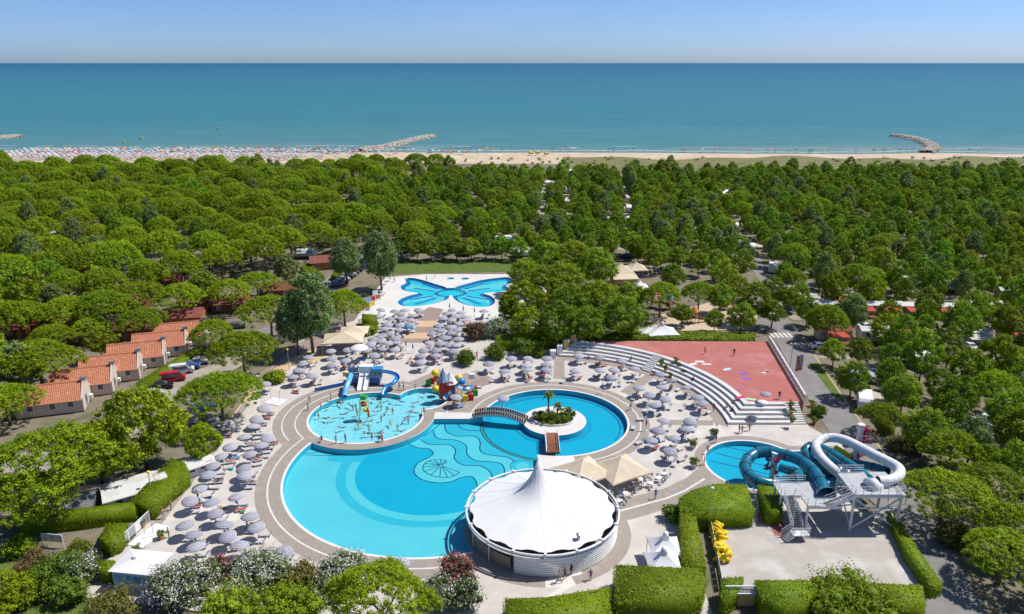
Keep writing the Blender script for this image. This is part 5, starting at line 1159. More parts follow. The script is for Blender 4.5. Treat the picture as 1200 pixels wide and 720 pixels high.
for k, (u, v, w, d_, a) in enumerate(HUTS): hut(u, v, w, d_, a, ['orange bungalow just behind the last tiled house', 'brown bungalow behind the orange one at the tiled houses', 'brown bungalow beside the grey car lane', 'orange bungalow under the middle pines behind the tiled houses', 'brown bungalow behind the wide bright pine', 'brown bungalow at the edge of the picture', 'orange bungalow between the edge and the wide bright pine', 'brown bungalow deeper under the middle pines', 'brown bungalow beside the small yellow tree', 'orange bungalow deep in the wood near the yellow tree', 'brown bungalow behind the bright yellow green tree'][k], 'brown' if k % 3 else 'orange', group='bungalows under the pines')
hut(380, 313, 8, 6, .35, 'orange hut with red roof beside the row of parked cars', 'orange'); hut(332, 345, 9, 7, .2, 'brown thatched looking hut beside the white caravan roof', 'brown', 'brown'); hut(730, 336, 6.2, 6, .1, 'yellow hut under the cream tent roofs by the grove', 'yellowwall', 'cream', 3.4, 3.8)
p = G(840, 236); hut(846, 238, 7, 6, .1, 'white house rising above the far trees', 'white', 'white', 5.0, 6.2)
hut(72, 600, 9, 5, .25, 'low grey roofed shed behind the dark clipped hedge', 'steel', 'steel', 2.2, 2.7, name='shed'); hut(160, 582, 8, 4.5, .6, 'pale flat roofed shed beside the terrace hedge', 'white', 'steps', 2.2, 2.5, name='shed'); hut(232, 552, 4, 3, .7, 'small white shed at the end of the terrace hedge', 'white', 'steps', 2.0, 2.3, name='shed')
# mobile homes and caravans
def mobile_home(p, rz, label, red, group):
    w, dp = 7.4, 3.2; e = thing('mobile_home', label, 'mobile home', (p.x, p.y, -.16), rz, group); mb = MB(); mb.box((0, 0, 1.55), (w, dp, 2.5)); mb.build('body', M['cream' if red else 'white'], e)
    mb = MB()
    for s in (-1, 1): mb.add([(-w / 2 - .2, s * (dp / 2 + .2), 2.75), (w / 2 + .2, s * (dp / 2 + .2), 2.75), (w / 2 + .2, 0, 3.35), (-w / 2 - .2, 0, 3.35)], [(0, 1, 2, 3) if s < 0 else (3, 2, 1, 0)])
    mb.build('roof', M['roofd'] if p.y < 170 and red else M['steps'], e)
    for x in (-2.4, 0, 2.4): f = MB(); f.box((x, -dp / 2 - .02, 1.8), (1.1, .06, .9)); f.build('window', M['glass'], e)
    mb = MB(); mb.box((0, -dp / 2 - 1.5, .25), (w * .9, 2.6, .2)); mb.build('terrace', M['brown'], e)
    mb = MB(); mb.add([(-w * .3, -dp / 2 - .05, 2.6), (w * .3, -dp / 2 - .05, 2.6), (w * .3, -dp / 2 - 2.7, 2.1), (-w * .3, -dp / 2 - 2.7, 2.1), (-w * .3, -dp / 2 - .05, 2.56), (w * .3, -dp / 2 - .05, 2.56), (w * .3, -dp / 2 - 2.7, 2.06), (-w * .3, -dp / 2 - 2.7, 2.06)], [(3, 2, 1, 0), (4, 5, 6, 7), (0, 1, 5, 4), (1, 2, 6, 5), (2, 3, 7, 6), (3, 0, 4, 7)]); o = mb.build('awning', M['fabric'], e); o.color = (.5, .09, .06, 1) if red else (.6, .58, .5, 1)
def caravan_proto():
    e = link('caravan', None); prof = [(-2.9, .5), (-3.1, 1.2), (-2.95, 2.2), (-2.5, 2.65), (2.2, 2.7), (2.9, 2.3), (3.15, 1.4), (2.95, .5)]
    mb = MB(); n = len(prof); mb.add([(x, -1.15, z) for x, z in prof] + [(x, 1.15, z) for x, z in prof], [tuple(range(n)), tuple(range(n, 2 * n))[::-1]] + [(i, n + i, n + (i + 1) % n, (i + 1) % n) for i in range(n)]); b = mb.build('body', M['white'], e)
    k = [b]; mb = MB()
    for x in (-1.6, .3, 1.9): mb.box((x, -1.17, 1.85), (.95, .05, .6))
    mb.box((3.02, 0, 1.85), (.12, 1.5, .5)); k.append(mb.build('window', M['glass'], e))
    mb = MB(); mb.tube([(0, -1.1, .33), (0, -.85, .33)], .33, 12); mb.tube([(0, 1.1, .33), (0, .85, .33)], .33, 12); k.append(mb.build('wheel', M['tyre'], e))
    mb = MB(); mb.add([(-2.2, -1.15, 2.5), (2.2, -1.15, 2.5), (2.2, -3.5, 2.1), (-2.2, -3.5, 2.1), (-2.2, -1.15, 2.46), (2.2, -1.15, 2.46), (2.2, -3.5, 2.06), (-2.2, -3.5, 2.06)], [(3, 2, 1, 0), (4, 5, 6, 7), (0, 1, 5, 4), (1, 2, 6, 5), (2, 3, 7, 6), (3, 0, 4, 7)])
    for x in (-2.1, 2.1): mb.tube([(x, -3.45, 0), (x, -3.45, 2.1)], .03, 5)
    o = mb.build('awning', M['fabric'], e); k.append(o); reg(e, *k); return e
CVP = caravan_proto(); first = True; ci = 0; hr = random.Random(4)
for u, v, k, a in VANS:
    p = G(u, v)
    if k == 'home': mobile_home(p, -a, '%s mobile home with awning, %s row, number %s along from the zebra crossing' % ('pale roofed' if v < 380 else ('red roofed' if ci % 2 == 0 else 'grey roofed'), 'far' if v < 380 else 'near', ['one', 'two', 'three', 'four', 'five', 'six', 'one', 'two', 'three', 'four', 'five', 'seven', 'eight'][ci]), v < 385 or ci % 2 == 0, 'mobile homes beyond the road' if v < 380 else 'near row of mobile homes')
    else:
        o = CVP if first else tree_copy(CVP); first = False; o.location = (p.x, p.y, -.16); o.rotation_euler = (0, 0, a)
        z = 'near the road right of the red court' if u > 940 and v > 420 else ('beside the dark hedge at the picture edge' if v > 560 else ('in the long lanes towards the beach' if 600 < u < 780 and v < 270 else 'half hidden under the campsite trees'))
        tag(o, 'white caravan with awning ' + words_at(p.x, p.y, WMG), 'caravan', 'caravans of the campsite')
        for ch in o.children:
            if ch.name.startswith('awning'): ch.color = hr.choice([(.55, .55, .52, 1), (.35, .42, .5, 1), (.5, .45, .36, 1), (.12, .25, .45, 1)])
    ci += 1
# ------------------------------------------------------------------ concrete terrace and slide tower
TZ0 = .25
terr = px([(832, 601), (1046, 599), (1090, 690), (846, 690)], TZ0)
mb = MB(); mb.prism(terr, -.3, TZ0); struct('concrete_terrace', mb, mat('stained_concrete', (.50, .465, .42), (.42, .385, .34), .16, .9, .15, 6, c3=(.56, .53, .49), detail=9))
mb = MB()
for (a, b) in (((924, 603), (935, 614)),): mb.prism(px([(899, 604), (904, 618), (920, 618), (913, 605)], TZ0), TZ0 + .002, TZ0 + .015)
mb.prism(px([(887, 601), (901, 601), (903, 614), (888, 614)], TZ0), TZ0 + .002, TZ0 + .02); mb.prism(px([(904, 619), (918, 617), (922, 628), (908, 629)], TZ0), TZ0 + .002, TZ0 + .02)
tag(mb.build('red_mat', M['court']), 'red mats on the terrace at the foot of the slide stairs', 'mat')
def railing(pts, h, label, parent=None, nm='railing', sp=1.3, cat='railing', m='whitem', panel=None):
    e = thing(nm, label, cat, pts[0]) if parent is None else link(nm, None, parent); o = Vector(pts[0]) if parent is None else Vector((0, 0, 0)); pts = [Vector(p) - o for p in pts]
    for a, b in zip(pts, pts[1:]):
        L = (b - a).length; n = max(1, round(L / sp))
        mb = MB()
        for hh in ((h, h * .55) if not panel else (h, .15)): mb.tube([a + Vector((0, 0, hh)), b + Vector((0, 0, hh))], .035, 5)
        mb.build('rail', M[m], e)
        for i in range(n + 1): q = a.lerp(b, i / n); mb = MB(); mb.tube([q, q + Vector((0, 0, h))], .035, 5); mb.build('post', M[m], e)
        if panel:
            for i in range(n): q, w = a.lerp(b, (i + .06) / n), a.lerp(b, (i + .94) / n); mb = MB(); mb.beam(q + Vector((0, 0, h * .52)), w + Vector((0, 0, h * .52)), .03, h * .72); mb.build('panel', M[panel], e)
    return e
railing([G(830, 606, TZ0), G(885, 604, TZ0)], 1.1, 'grey panel railing behind the rubber rings', panel='greyblue'); railing([G(902, 604, TZ0), G(918, 604, TZ0)], 1.1, 'short panel railing beside the slide stairs', panel='greyblue')
railing([G(830, 606, TZ0), G(846, 690, TZ0)], 1.2, 'grey panel railing along the dark alley', panel='greyblue')
railing([G(882, 576, 0), G(888, 601, 0)], 1.1, 'white railing of the passage between hedges', sp=1.0); railing([G(891, 576, 0), G(903, 603, 0)], 1.1, 'white railing beside the small hedge block', sp=1.0)
# tower
ta = [G(943, 622, TZ0), G(995, 622, TZ0), G(1049, 622, TZ0)]; yb = ta[0].y
tw = thing('slide_tower', 'white steel water slide tower with two decks and stairs', 'slide tower', (ta[0].x, yb, TZ0)); O = Vector((ta[0].x, yb, TZ0))
X = [0, ta[1].x - ta[0].x, ta[2].x - ta[0].x]; DY = 5.2; Z1, Z2 = 3.9, 5.6
def post(x, y, h): mb = MB(); mb.box((x, y, h / 2), (.26, .26, h)); mb.build('post', M['whitem'], tw)
for x, h in ((X[0], Z1), (X[1], Z2), (X[2], Z2)):
    for y in (0, DY): post(x, y, h)
post(X[0] - 2.6, DY, Z1); post(X[0] - 2.6, DY * .55, Z1)
def deck(x0, x1, y0, y1, z): mb = MB(); mb.box(((x0 + x1) / 2, (y0 + y1) / 2, z), (x1 - x0, y1 - y0, .18)); mb.build('deck', mat('deck_grey%d' % int(z * 10), (.48, .49, .50), (.40, .41, .42), .8, .7), tw); mb = MB(); mb.box(((x0 + x1) / 2, y0 - .06, z - .1), (x1 - x0, .1, .42)); mb.build('deck_beam', M['whitem'], tw)
deck(X[0] - .2, X[1] - 1.6, -.3, DY + .5, Z1); deck(X[0] - 2.9, X[0] - .2, DY * .45, DY + .5, Z1 + .02); deck(X[1] - .2, X[2] + .4, -.3, DY + .3, Z2)
for (x0, x1) in ((X[1], X[2]),):
    for y in (0, DY):
        for a, b in (((x0, .3), (x1, Z2 - .6)), ((x1, .3), (x0, Z2 - .6))): mb = MB(); mb.beam((a[0], y, a[1]), (b[0], y, b[1]), .16); mb.build('brace', M['whitem'], tw)
        mb = MB(); mb.beam((x0, y, Z2 * .62), (x1, y, Z2 * .62), .16); mb.build('brace', M['whitem'], tw)
for a, b in (((X[1], 0, .4), (X[1], DY, Z2 - .5)), ((X[2], 0, .4), (X[2], DY, Z2 - .5)), ((X[1], 0, Z2 - .6), (X[0] + 2, DY, 2.0)), ((X[1], 0, Z2 - 1.6), (X[0] + 2.5, 0, Z1 - .2))): mb = MB(); mb.beam(a, b, .14); mb.build('brace', M['whitem'], tw)
def stair(p0, p1, w, n, side):
    p0, p1 = Vector(p0), Vector(p1); d = p1 - p0; h = Vector((d.x, d.y, 0)); hn = h.normalized(); s = Vector((-hn.y, hn.x, 0)) * w / 2
    for k in range(n): c = p0 + d * ((k + .5) / n); mb = MB(); mb.beam(c - s, c + s, h.length / n * .9, .06); mb.build('step', M['steel'], tw)
    for q in (-1, 1):
        mb = MB(); mb.beam(p0 + s * q - Vector((0, 0, .15)), p1 + s * q - Vector((0, 0, .15)), .06, .3); mb.build('stringer', M['whitem'], tw)
        for zz in (.55, 1.05): mb = MB(); mb.tube([p0 + s * q + Vector((0, 0, zz)), p1 + s * q + Vector((0, 0, zz))], .035, 5); mb.build('handrail', M['whitem'], tw)
        for k in range(6): c = p0 + s * q + d * (k / 5); mb = MB(); mb.tube([c, c + Vector((0, 0, 1.05))], .03, 5); mb.build('baluster', M['whitem'], tw)
stair((X[0] - 1.5, -1.2, .9), (X[0] - 1.75, DY * .45, Z1), 1.3, 16, 0); mb = MB(); mb.box((X[0] - 1.4, -1.8, .85), (2.2, 1.3, .12)); mb.build('landing', M['whitem'], tw)
stair((X[0] - 3.6, -2.0, .1), (X[0] - 2.4, -1.8, .85), 1.2, 5, 0); stair((X[1] - 3.7, -.1, Z1 + .1), (X[1] - .2, -.1, Z2 + .05), 1.1, 12, 0)
def rail(pts, h=1.1):
    for a, b in zip(pts, pts[1:]):
        a, b = Vector(a), Vector(b); mb = MB()
        for zz in (.4, .75, h): mb.tube([a + Vector((0, 0, zz)), b + Vector((0, 0, zz))], .035, 5)
        n = max(1, round((b - a).length / 1.1))
        for i in range(n + 1): q = a.lerp(b, i / n); mb.tube([q, q + Vector((0, 0, h))], .035, 5)
        mb.build('guard_rail', M['whitem'], tw)
z = Z1 + .1; rail([(X[0] - .9, DY * .45, z), (X[0] - .2, -.2, z), (X[1] - 4, -.2, z)]); rail([(X[0] - 2.8, DY * .45, z), (X[0] - 2.8, DY + .4, z), (X[0] + 1.6, DY + .4, z)]); rail([(X[0] + 3.4, DY + .4, z), (X[1] - 1.7, DY + .4, z)])
z = Z2 + .1; rail([(X[1] - .1, -.2, z), (X[2] + .3, -.2, z), (X[2] + .3, DY * .5, z)]); rail([(X[1] - .1, DY + .2, z), (X[2] - 2.8, DY + .2, z)])
rail([(X[0] - 2.6, -2.4, .9), (X[0] - .3, -2.4, .9), (X[0] - .3, -1.2, .9)])
def gp(u, v, z): return G(u, v, z) - O
def slide_tube(pts, r, m, label, nm='water_slide', segs=True, mflange='dark', flange_r=1.07, step=7):
    path = spline([G(u, v, z) for u, v, z in pts], k=9); q = path[0]; e = thing(nm, label, 'water slide', (q.x, q.y, TZ0)); o = Vector((q.x, q.y, TZ0)); path = [p - o for p in path]
    mb = MB(); mb.tube(path, r, 16, False); mb.build('tube', M[m], e, True)
    for i in range(step // 2, len(path) - 1, step):
        a, b = path[i], path[min(i + 1, len(path) - 1)]; d = (b - a).normalized(); mb = MB(); mb.tube([a - d * .06, a + d * .06], r * flange_r, 16, False); mb.tube([a - d * .06, a - d * .061], [r * flange_r, r], 16, False); mb.build('flange', M[mflange], e, True)
    return e, o, path
SA = slide_tube([(966, 577, 4.6), (962, 566, 4.8), (952, 551, 4.6), (934, 538, 4.3), (908, 531, 3.9), (887, 531, 3.5), (875, 540, 3.1), (874, 552, 2.7), (885, 562, 2.3), (905, 567, 1.9), (925, 564, 1.5), (940, 555, 1.1), (950, 548, .8)], .84, 'teal', 'teal tube slide looping out over the small pool')
mb = MB(); mb.tube([(0, -.7, -.1 + SA[2][0].z), (0, .35, SA[2][0].z)], [1.35, .98], 16, False); mb.build('entry_funnel', M['teal'], SA[0], True)
slide_tube([(1022, 566, 5.4), (1008, 553, 5.2), (988, 540, 4.8), (968, 528, 4.4), (952, 523, 4.0), (944, 528, 3.6), (947, 537, 3.2), (960, 547, 2.7), (975, 556, 2.2), (960, 562, 1.6), (940, 556, 1.1), (915, 548, .6)], .70, 'teal', 'teal tube slide coiling behind the white one')
slide_tube([(1040, 553, 4.6), (1026, 548, 4.2), (1000, 544, 3.6), (985, 549, 3.0), (982, 560, 2.4), (965, 570, 1.8)], .62, 'teal', 'lower teal tube half hidden under the white slide')
SW = slide_tube([(1029, 564, 6.7), (1042, 563, 6.7), (1053, 558, 6.6), (1054, 550, 6.4), (1044, 543, 6.2), (1026, 534, 5.9), (1007, 524, 5.6), (990, 516, 5.4), (974, 513, 5.1), (961, 516, 4.8), (956, 524, 4.5), (962, 536, 4.2), (974, 548, 3.8), (988, 559, 3.3), (996, 570, 2.6)], .70, 'membrane', 'white ribbed tube slide curling above the teal ones', mflange='whitem', step=4, flange_r=1.035)
mb = MB(); mb.tube([SW[2][0] + Vector((-.05, 0, 0)), SW[2][0] + Vector((.6, 0, 0))], .62, 16); mb.build('tube_mouth_shade', M['tyre'], SW[0])  # black plug standing in for the shade inside the tube
mb = MB(); mb.tube([SW[2][0] + Vector((-1.3, -.3, -.75)), SW[2][0] + Vector((.3, 0, -.55))], [1.25, .85], 16); mb.build('start_basin', M['membrane'], SW[0], True)
for k, (u, v, h, col) in enumerate([(905, 560, 4.2, 0), (999, 560, 5.4, 0), (1006, 520, 3.4, 0)]):
    p = G(u, v, 0); e = thing('flower_column', ['white support column with magenta flowers inside the teal loop', 'white support column with magenta flowers between the slides', 'white column with magenta flowers behind the white tube'][k], 'column', p); mb = MB(); mb.tube([(0, 0, -.6), (0, 0, h)], .5, 14); mb.build('column', M['white'], e); mb = MB(); mb.lathe([(.56, h), (.56, h + .15), (.02, h + .2)], n=14); mb.build('cap', M['white'], e)
    r = random.Random(k)
    for j in range(7):
        a = r.uniform(0, 6.28); c = Vector((math.cos(a) * .95, math.sin(a) * .95 - .1, h - .4 - j * .45)); rng = np.random.default_rng(j + k * 20); C = rng.normal(0, .24, (7, 3)) + np.array(c)
        me = clump_cloud(C, rng.uniform(.16, .3, 7), 30, .09, rng, M['oleanderp'] if False else M.setdefault('bougain', leaf_mat('bougainvillea', (.10, .06, .05), (.2, .1, .07), .2, .05, flower=(.72, .05, .24))), 'flowers', flower=.95); link('flowers', me, e)
p = G(987, 532, 3.6); mb = MB(); mb.tube([(-.8, 1.0, .5), (0, 0, .25), (.8, -1.2, 0)], [.45, .5, .45], 10); o = mb.build('yellow_chute', M['yellow'], None, True); o.location = p; tag(o, 'short yellow chute between the slide tubes', 'chute')
# rubber rings
def torus(R0, r0, n=20, m=8): mb = MB(); mb.tube([(R0 * math.cos(2 * math.pi * k / n), R0 * math.sin(2 * math.pi * k / n), 0) for k in range(n + 1)], r0, m, False); return mb
TM = torus(.42, .2).mesh('rubber_ring', M['yellow'], True); r = random.Random(9)
for i in range(34):
    t = i / 33; u = 839 + 9 * t + r.uniform(-5, 6); v = 610 + 46 * t; p = G(u, v + 3, TZ0); o = link('rubber_ring', TM, None, (p.x, p.y, TZ0 + .2 + r.uniform(0, .9)))
    o.rotation_euler = (r.uniform(-1.2, 1.2), r.uniform(-1, 1), 0); o.scale = (1.15,) * 3; tag(o, 'yellow rubber ring heaped along the terrace railing', 'rubber ring', 'heaped yellow rubber rings')
# lattice gate below the terrace
e = thing('gate_house', 'small yellow wall with lattice panel in front of the terrace', 'wall', G(870, 712)); mb = MB(); mb.box((0, .4, .8), (3.8, .3, 1.6)); mb.build('wall', M['yellowwall'], e); mb = MB(); mb.box((0, .35, 1.75), (4.1, .5, .15)); mb.build('ledge', M['white'], e)
for k in range(14): mb = MB(); mb.beam((-1.9 + k * .28, .45, 1.8), (-1.6 + k * .28, .45, 2.5), .05); mb.beam((-1.6 + k * .28, .5, 1.8), (-1.9 + k * .28, .5, 2.5), .05); mb.build('slat', M['whitem'], e)
mb = MB(); mb.box((0, .47, 2.56), (4.1, .14, .12)); mb.build('top_rail', M['white'], e)
# ------------------------------------------------------------------ kiosk, board, glass fence, bench
p = G(160, 690); e = thing('kiosk', 'white roofed kiosk with blue windows beside the oleander', 'kiosk', (p.x, p.y, 0), R(-8)); mb = MB(); mb.box((0, 1.6, 1.25), (5.2, 3.8, 2.5)); mb.build('wall', M['white'], e)
V = [(-2.9, -.6, 2.6), (2.9, -.6, 2.6), (2.9, 3.8, 2.6), (-2.9, 3.8, 2.6), (-.7, 1.6, 3.25), (1.3, 1.6, 3.0)]; mb = MB(); mb.add(V, [(0, 1, 5, 4), (1, 2, 5), (2, 3, 4, 5), (3, 0, 4), (3, 2, 1, 0)]); rf = mb.build('roof', M['membrane'], e); mb = MB(); mb.lathe([(.35, 3.1), (.3, 3.45), (.05, 3.5)], (-.7, 1.6, 0), 8); mb.build('vent', M['white'], rf)
for k in range(4): f = MB(); f.box((-1.9 + k * 1.27, -.36, 1.55), (1.15, .08, 1.2)); fo = f.build('window', M['whitem'], e); g = MB(); g.box((-1.9 + k * 1.27, -.41, 1.55), (1.0, .04, 1.05)); g.build('pane', M['bluewin'], fo)
p = G(63, 640); e = thing('notice_board', 'white framed notice board beside the shaded lane', 'notice board', p, R(-8))
for s in (-1, 1): mb = MB(); mb.box((s * 1.45, 0, .9), (.1, .1, 1.8)); mb.build('post', M['whitem'], e)
mb = MB(); mb.box((0, 0, 1.25), (2.8, .08, 1.15)); mb.build('frame', M['white'], e)
for k in range(3): mb = MB(); mb.box((-.88 + k * .88, -.06, 1.25), (.76, .03, .9)); mb.build('poster', mat('poster%d' % k, ((.4, .33, .26), (.33, .3, .27), (.42, .36, .3))[k], (.6, .55, .48), 2.5, .6), e)
a, b = G(134, 650), G(183, 604); e = thing('glass_fence', 'slanting white framed glass fence beside the shower trays', 'fence', a); d = b - a; n = 6
for i in range(n):
    q, w = d * ((i + .04) / n), d * ((i + .96) / n); mb = MB(); mb.beam(q + Vector((0, 0, .85)), w + Vector((0, 0, .85)), .05, 1.3); mb.build('panel', M['steel'] if i % 3 else M['white'], e)
    for c in (q, w): mb = MB(); mb.box((c.x, c.y, .8), (.1, .1, 1.6)); mb.build('post', M['whitem'], e)
mb = MB(); mb.beam((0, 0, 1.58), d + Vector((0, 0, 1.58)), .1, .1); mb.build('rail', M['whitem'], e)
p = G(72, 712); e = thing('park_bench', 'brown wooden bench on the shaded grass', 'bench', p, R(-4))
for k in range(4): mb = MB(); mb.box((0, -.2 + k * .13, .45), (1.8, .1, .05)); mb.build('slat', M['wood'], e)
for k in range(3): mb = MB(); mb.box((0, .3, .6 + k * .14), (1.8, .05, .1)); mb.build('back_slat', M['wood'], e)
for x in (-.8, .8): mb = MB(); mb.box((x, 0, .22), (.08, .5, .44)); mb.build('leg', M['dark'], e)
# shower trays
def shower(u, v, w, d_, label, rz, two=True):
    p = G(u, v); e = thing('shower_tray', label, 'shower', (p.x, p.y, .004), rz); mb = MB(); mb.box((0, 0, .05), (w, d_, .08)); mb.build('tray', M['white'], e)
    for s in ((-1, 1) if two else (1,)): mb = MB(); mb.tube([(s * w * .3, 0, .09), (s * w * .3, 0, 2.2), (s * w * .3 + .3, 0, 2.3)], .04, 6); mb.build('shower_pipe', M['steel'], e)
shower(175, 628, 2.4, 5.0, 'white shower tray beside the slanting glass fence', R(-18)); shower(323, 471, 3.2, 2.6, 'white shower tray at the head of the left terrace', R(-20))
# ------------------------------------------------------------------ children slides (left castle)
p0 = G(427, 452); e = thing('slide_castle', 'blue and white children slide castle at the shallow pool edge', 'slide castle', p0); B = Vector((p0.x, p0.y, 0))
def q_(u, v, z): return G(u, v, z) - B
def cb(nm, c, d_, m, par=None): mb = MB(); mb.box(c, d_); return mb.build(nm, M[m], par or e)
cb('hull', (-.2, 1.6, .9), (6.4, 2.6, 1.2), 'navy'); cb('hull_band', (-.2, .27, 1.75), (6.5, .1, .5), 'greyblue'); cb('deck', (-.2, 1.7, 1.55), (6.6, 2.8, .14), 'greyblue')
for s, x in ((-1, -2.6), (1, 2.3)): cb('parapet', (x, .35, 2.1), (2.0, .12, .9), 'greyblue'); cb('parapet', (x, 3.0, 2.1), (2.0, .12, .9), 'greyblue')
for i in range(8): cb('crenel', (-3.4 + i * .9 + (.0), 3.0, 2.7), (.45, .14, .35), 'ltblue')
cb('slide_house', (.2, 1.9, 2.55), (2.6, 1.6, 1.9), 'white'); cb('cabin', (2.6, .9, 2.4), (1.7, 1.3, 1.5), 'greyblue'); cb('cabin_roof', (2.6, .9, 3.25), (2.0, 1.6, .25), 'blue')
for x in (2.2, 3.0): cb('cabin_window', (x, .22, 2.4), (.5, .06, .6), 'glass')
for x in (-.42, .72):
    V = []; n = 12
    for i in range(n + 1):
        t = i / n; y = 1.4 - 4.0 * t; z = 2.5 * (1 - t) ** 1.25 + .1
        for dx, dz in ((-.5, .35), (-.45, .03), (.45, .03), (.5, .35)): V.append((x + dx, y, z + dz))
    mb = MB(); mb.add(V, [(i * 4 + k, i * 4 + k + 1, i * 4 + k + 5, i * 4 + k + 4) for i in range(n) for k in range(3)]); mb.build('white_slide', M['white'], e)
mb = MB(); mb.tube(spline([q_(411, 440, 2.4), q_(409, 446, 2.2), q_(405.5, 455, 1.4), q_(404, 462, .6), q_(404, 465, .3)], k=6), .52, 12, False); mb.build('tube_slide', M['ltblue'], e, True)
def trough(path, w, m, parent, nm):
    V = []; n = len(path)
    for i, p in enumerate(path):
        d = path[min(i + 1, n - 1)] - path[max(i - 1, 0)]; s = Vector((-d.y, d.x, 0)).normalized()
        for k in range(7): a = math.pi * k / 6; V.append(p + s * (-math.cos(a) * w / 2) + Vector((0, 0, w * .5 * (1 - math.sin(a)))))
    mb = MB(); mb.add(V, [(i * 7 + k, i * 7 + k + 1, i * 7 + k + 8, i * 7 + k + 7) for i in range(n - 1) for k in range(6)]); return mb.build(nm, M[m], parent, True)
trough(spline([q_(446, 437, 2.5), q_(455, 438, 2.3), (q_(463, 441, 2.0)), q_(465.5, 446, 1.7), q_(461, 451, 1.3), q_(454, 454.5, .9), q_(451, 459, .5), q_(450, 463, .1)], k=6), 1.0, 'blue', e, 'curved_slide')
cb('gargoyle', (-3.9, .6, 2.2), (.5, .5, .9), 'yellow')
a, b = q_(369, 459, 0), q_(408, 451, 0); mb = MB(); mb.beam(a + Vector((0, 0, .35)), b + Vector((0, 0, .35)), .3, .6); mb.build('boundary_wall', M['navy'], e)
mb = MB(); mb.tube([(-1.1, 2.2, 3.2), (-1.1, 2.2, 5.0)], .04, 5); mb.build('flag_pole', M['wood'], e); mb = MB(); mb.add([(-1.1, 2.2, 5), (0, 2.2, 4.85), (-.05, 2.25, 4.2), (-1.1, 2.2, 4.3), (-1.1, 2.23, 5), (0, 2.23, 4.85), (-.05, 2.28, 4.2), (-1.1, 2.23, 4.3)], [(3, 2, 1, 0), (4, 5, 6, 7), (0, 1, 5, 4), (1, 2, 6, 5), (2, 3, 7, 6), (3, 0, 4, 7)]); mb.build('flag', M['navy'], e)
# bucket tower in the shallow pool
p0 = G(427, 487, -.1); e = thing('bucket_tower', 'green and yellow tipping bucket tower standing in the shallow pool', 'play tower', p0)
for x in (-.75, .75):
    for y in (-.75, .75): mb = MB(); mb.tube([(x, y, -.45), (x * .8, y * .8, 3.4)], .07, 6); mb.build('leg', M['yellow'], e)
for z in (1.4, 2.5): mb = MB(); mb.tube([(x * (.92 - z * .02), y * (.92 - z * .02), z) for x, y in ((-.75, -.75), (.75, -.75), (.75, .75), (-.75, .75), (-.75, -.75))], .05, 5); mb.build('frame', M['yellow'], e)
M['green'] = mat('green_plastic', (.02, .30, .04), (.03, .36, .05), 1, .4); M['red'] = mat('red_plastic', (.55, .035, .02), (.45, .03, .02), 1, .4)
mb = MB(); mb.lathe([(.25, 3.1), (.55, 3.2), (.68, 3.9), (.6, 4.0), (.5, 3.9)], n=12); mb.build('bucket', M['green'], e, True); mb = MB(); mb.lathe([(.6, 2.0), (.55, 2.5), (.1, 2.7)], n=10); mb.build('red_hood', M['red'], e); mb = MB(); mb.lathe([(.5, 1.0), (.45, 1.4), (.1, 1.5)], (.35, -.3, 0), n=10); mb.build('yellow_hood', M['yellow'], e)
mb = MB(); mb.tube([(.7, -.7, 1.8), (1.0, -1.0, 1.2), (1.0, -1.1, .2)], .14, 8); mb.build('spout', M['red'], e)
# pirate castle at the other end
p0 = G(528, 470); e = thing('play_castle', 'colourful play castle with red tower and striped slide', 'play castle', p0); B = Vector((p0.x, p0.y, 0))
def tower(x, y, r0, h, m): mb = MB(); mb.lathe([(r0, 0), (r0 * .9, h)], (x, y, 0), 8); return mb.build('tower', M[m], e)
t_ = q_(520, 466, 0); tower(t_.x, t_.y, .95, 3.4, 'red'); mb = MB(); mb.lathe([(1.1, 3.4), (.75, 4.2), (.05, 6.0)], (t_.x, t_.y, 0), 8); mb.build('tower_roof', M['greyblue'], e)
t2 = q_(528, 465, 0); mb = MB(); mb.box((t2.x, t2.y, 1.4), (1.8, 1.8, 2.8)); mb.build('keep', M['red'], e); mb = MB(); mb.lathe([(1.4, 2.8), (.9, 3.6), (.05, 5.0)], (t2.x, t2.y + .2, 0), 8); mb.build('keep_roof', M['white'], e)
mb = MB(); mb.tube([(t2.x - .9, t2.y - .6, 2.4), (t2.x - .5, t2.y - .8, 3.3), (t2.x + .4, t2.y - .8, 3.3), (t2.x + .8, t2.y - .6, 2.4)], .14, 8); mb.build('arch', M['red'], e)
pts = [q_(525, 449, 2.6), q_(531, 452, 2.3), q_(538, 456, 1.9), q_(545, 458, 1.6), q_(552, 457, 1.4), q_(556, 453, 1.2)]; sp = spline(pts, k=6)
for i in range(0, len(sp) - 1, 5): trough(sp[i:i + 6], 1.1, 'blue' if (i // 5) % 2 else 'white', e, 'striped_slide')
sp = spline([q_(533, 459, 1.6), q_(528, 462, 1.2), q_(524, 465, .7), q_(522, 469, .2)], k=6)
for i in range(0, len(sp) - 1, 5): trough(sp[i:i + 6], 1.0, 'white' if (i // 5) % 2 else 'blue', e, 'pool_slide')
for k, (u, v, z, m) in enumerate([(510, 437, 2.6, 'yellow'), (538, 443, 2.4, 'yellow'), (541, 447, 2.6, 'blue'), (511, 456, .6, 'yellow')]): c = q_(u, v, z); mb = MB(); mb.lathe([(.05, -.7), (.7, -.35), (.8, .1), (.5, .55), (.05, .7)], c, 10); mb.build('dome', M[m], e, True)
for k, (u, v, m) in enumerate([(502, 452, 'green'), (506, 450, 'red'), (511, 447, 'orange'), (515, 452, 'orange'), (539, 470, 'green'), (545, 470.5, 'yellow'), (552, 469, 'red'), (557, 464, 'green'), (533, 469, 'red'), (556, 459, 'red')]): c = q_(u, v, 0); mb = MB(); mb.box((c.x, c.y, .6), (.95, .5, 1.2), .15 * (k % 3)); mb.build('wall_block', M[m], e)
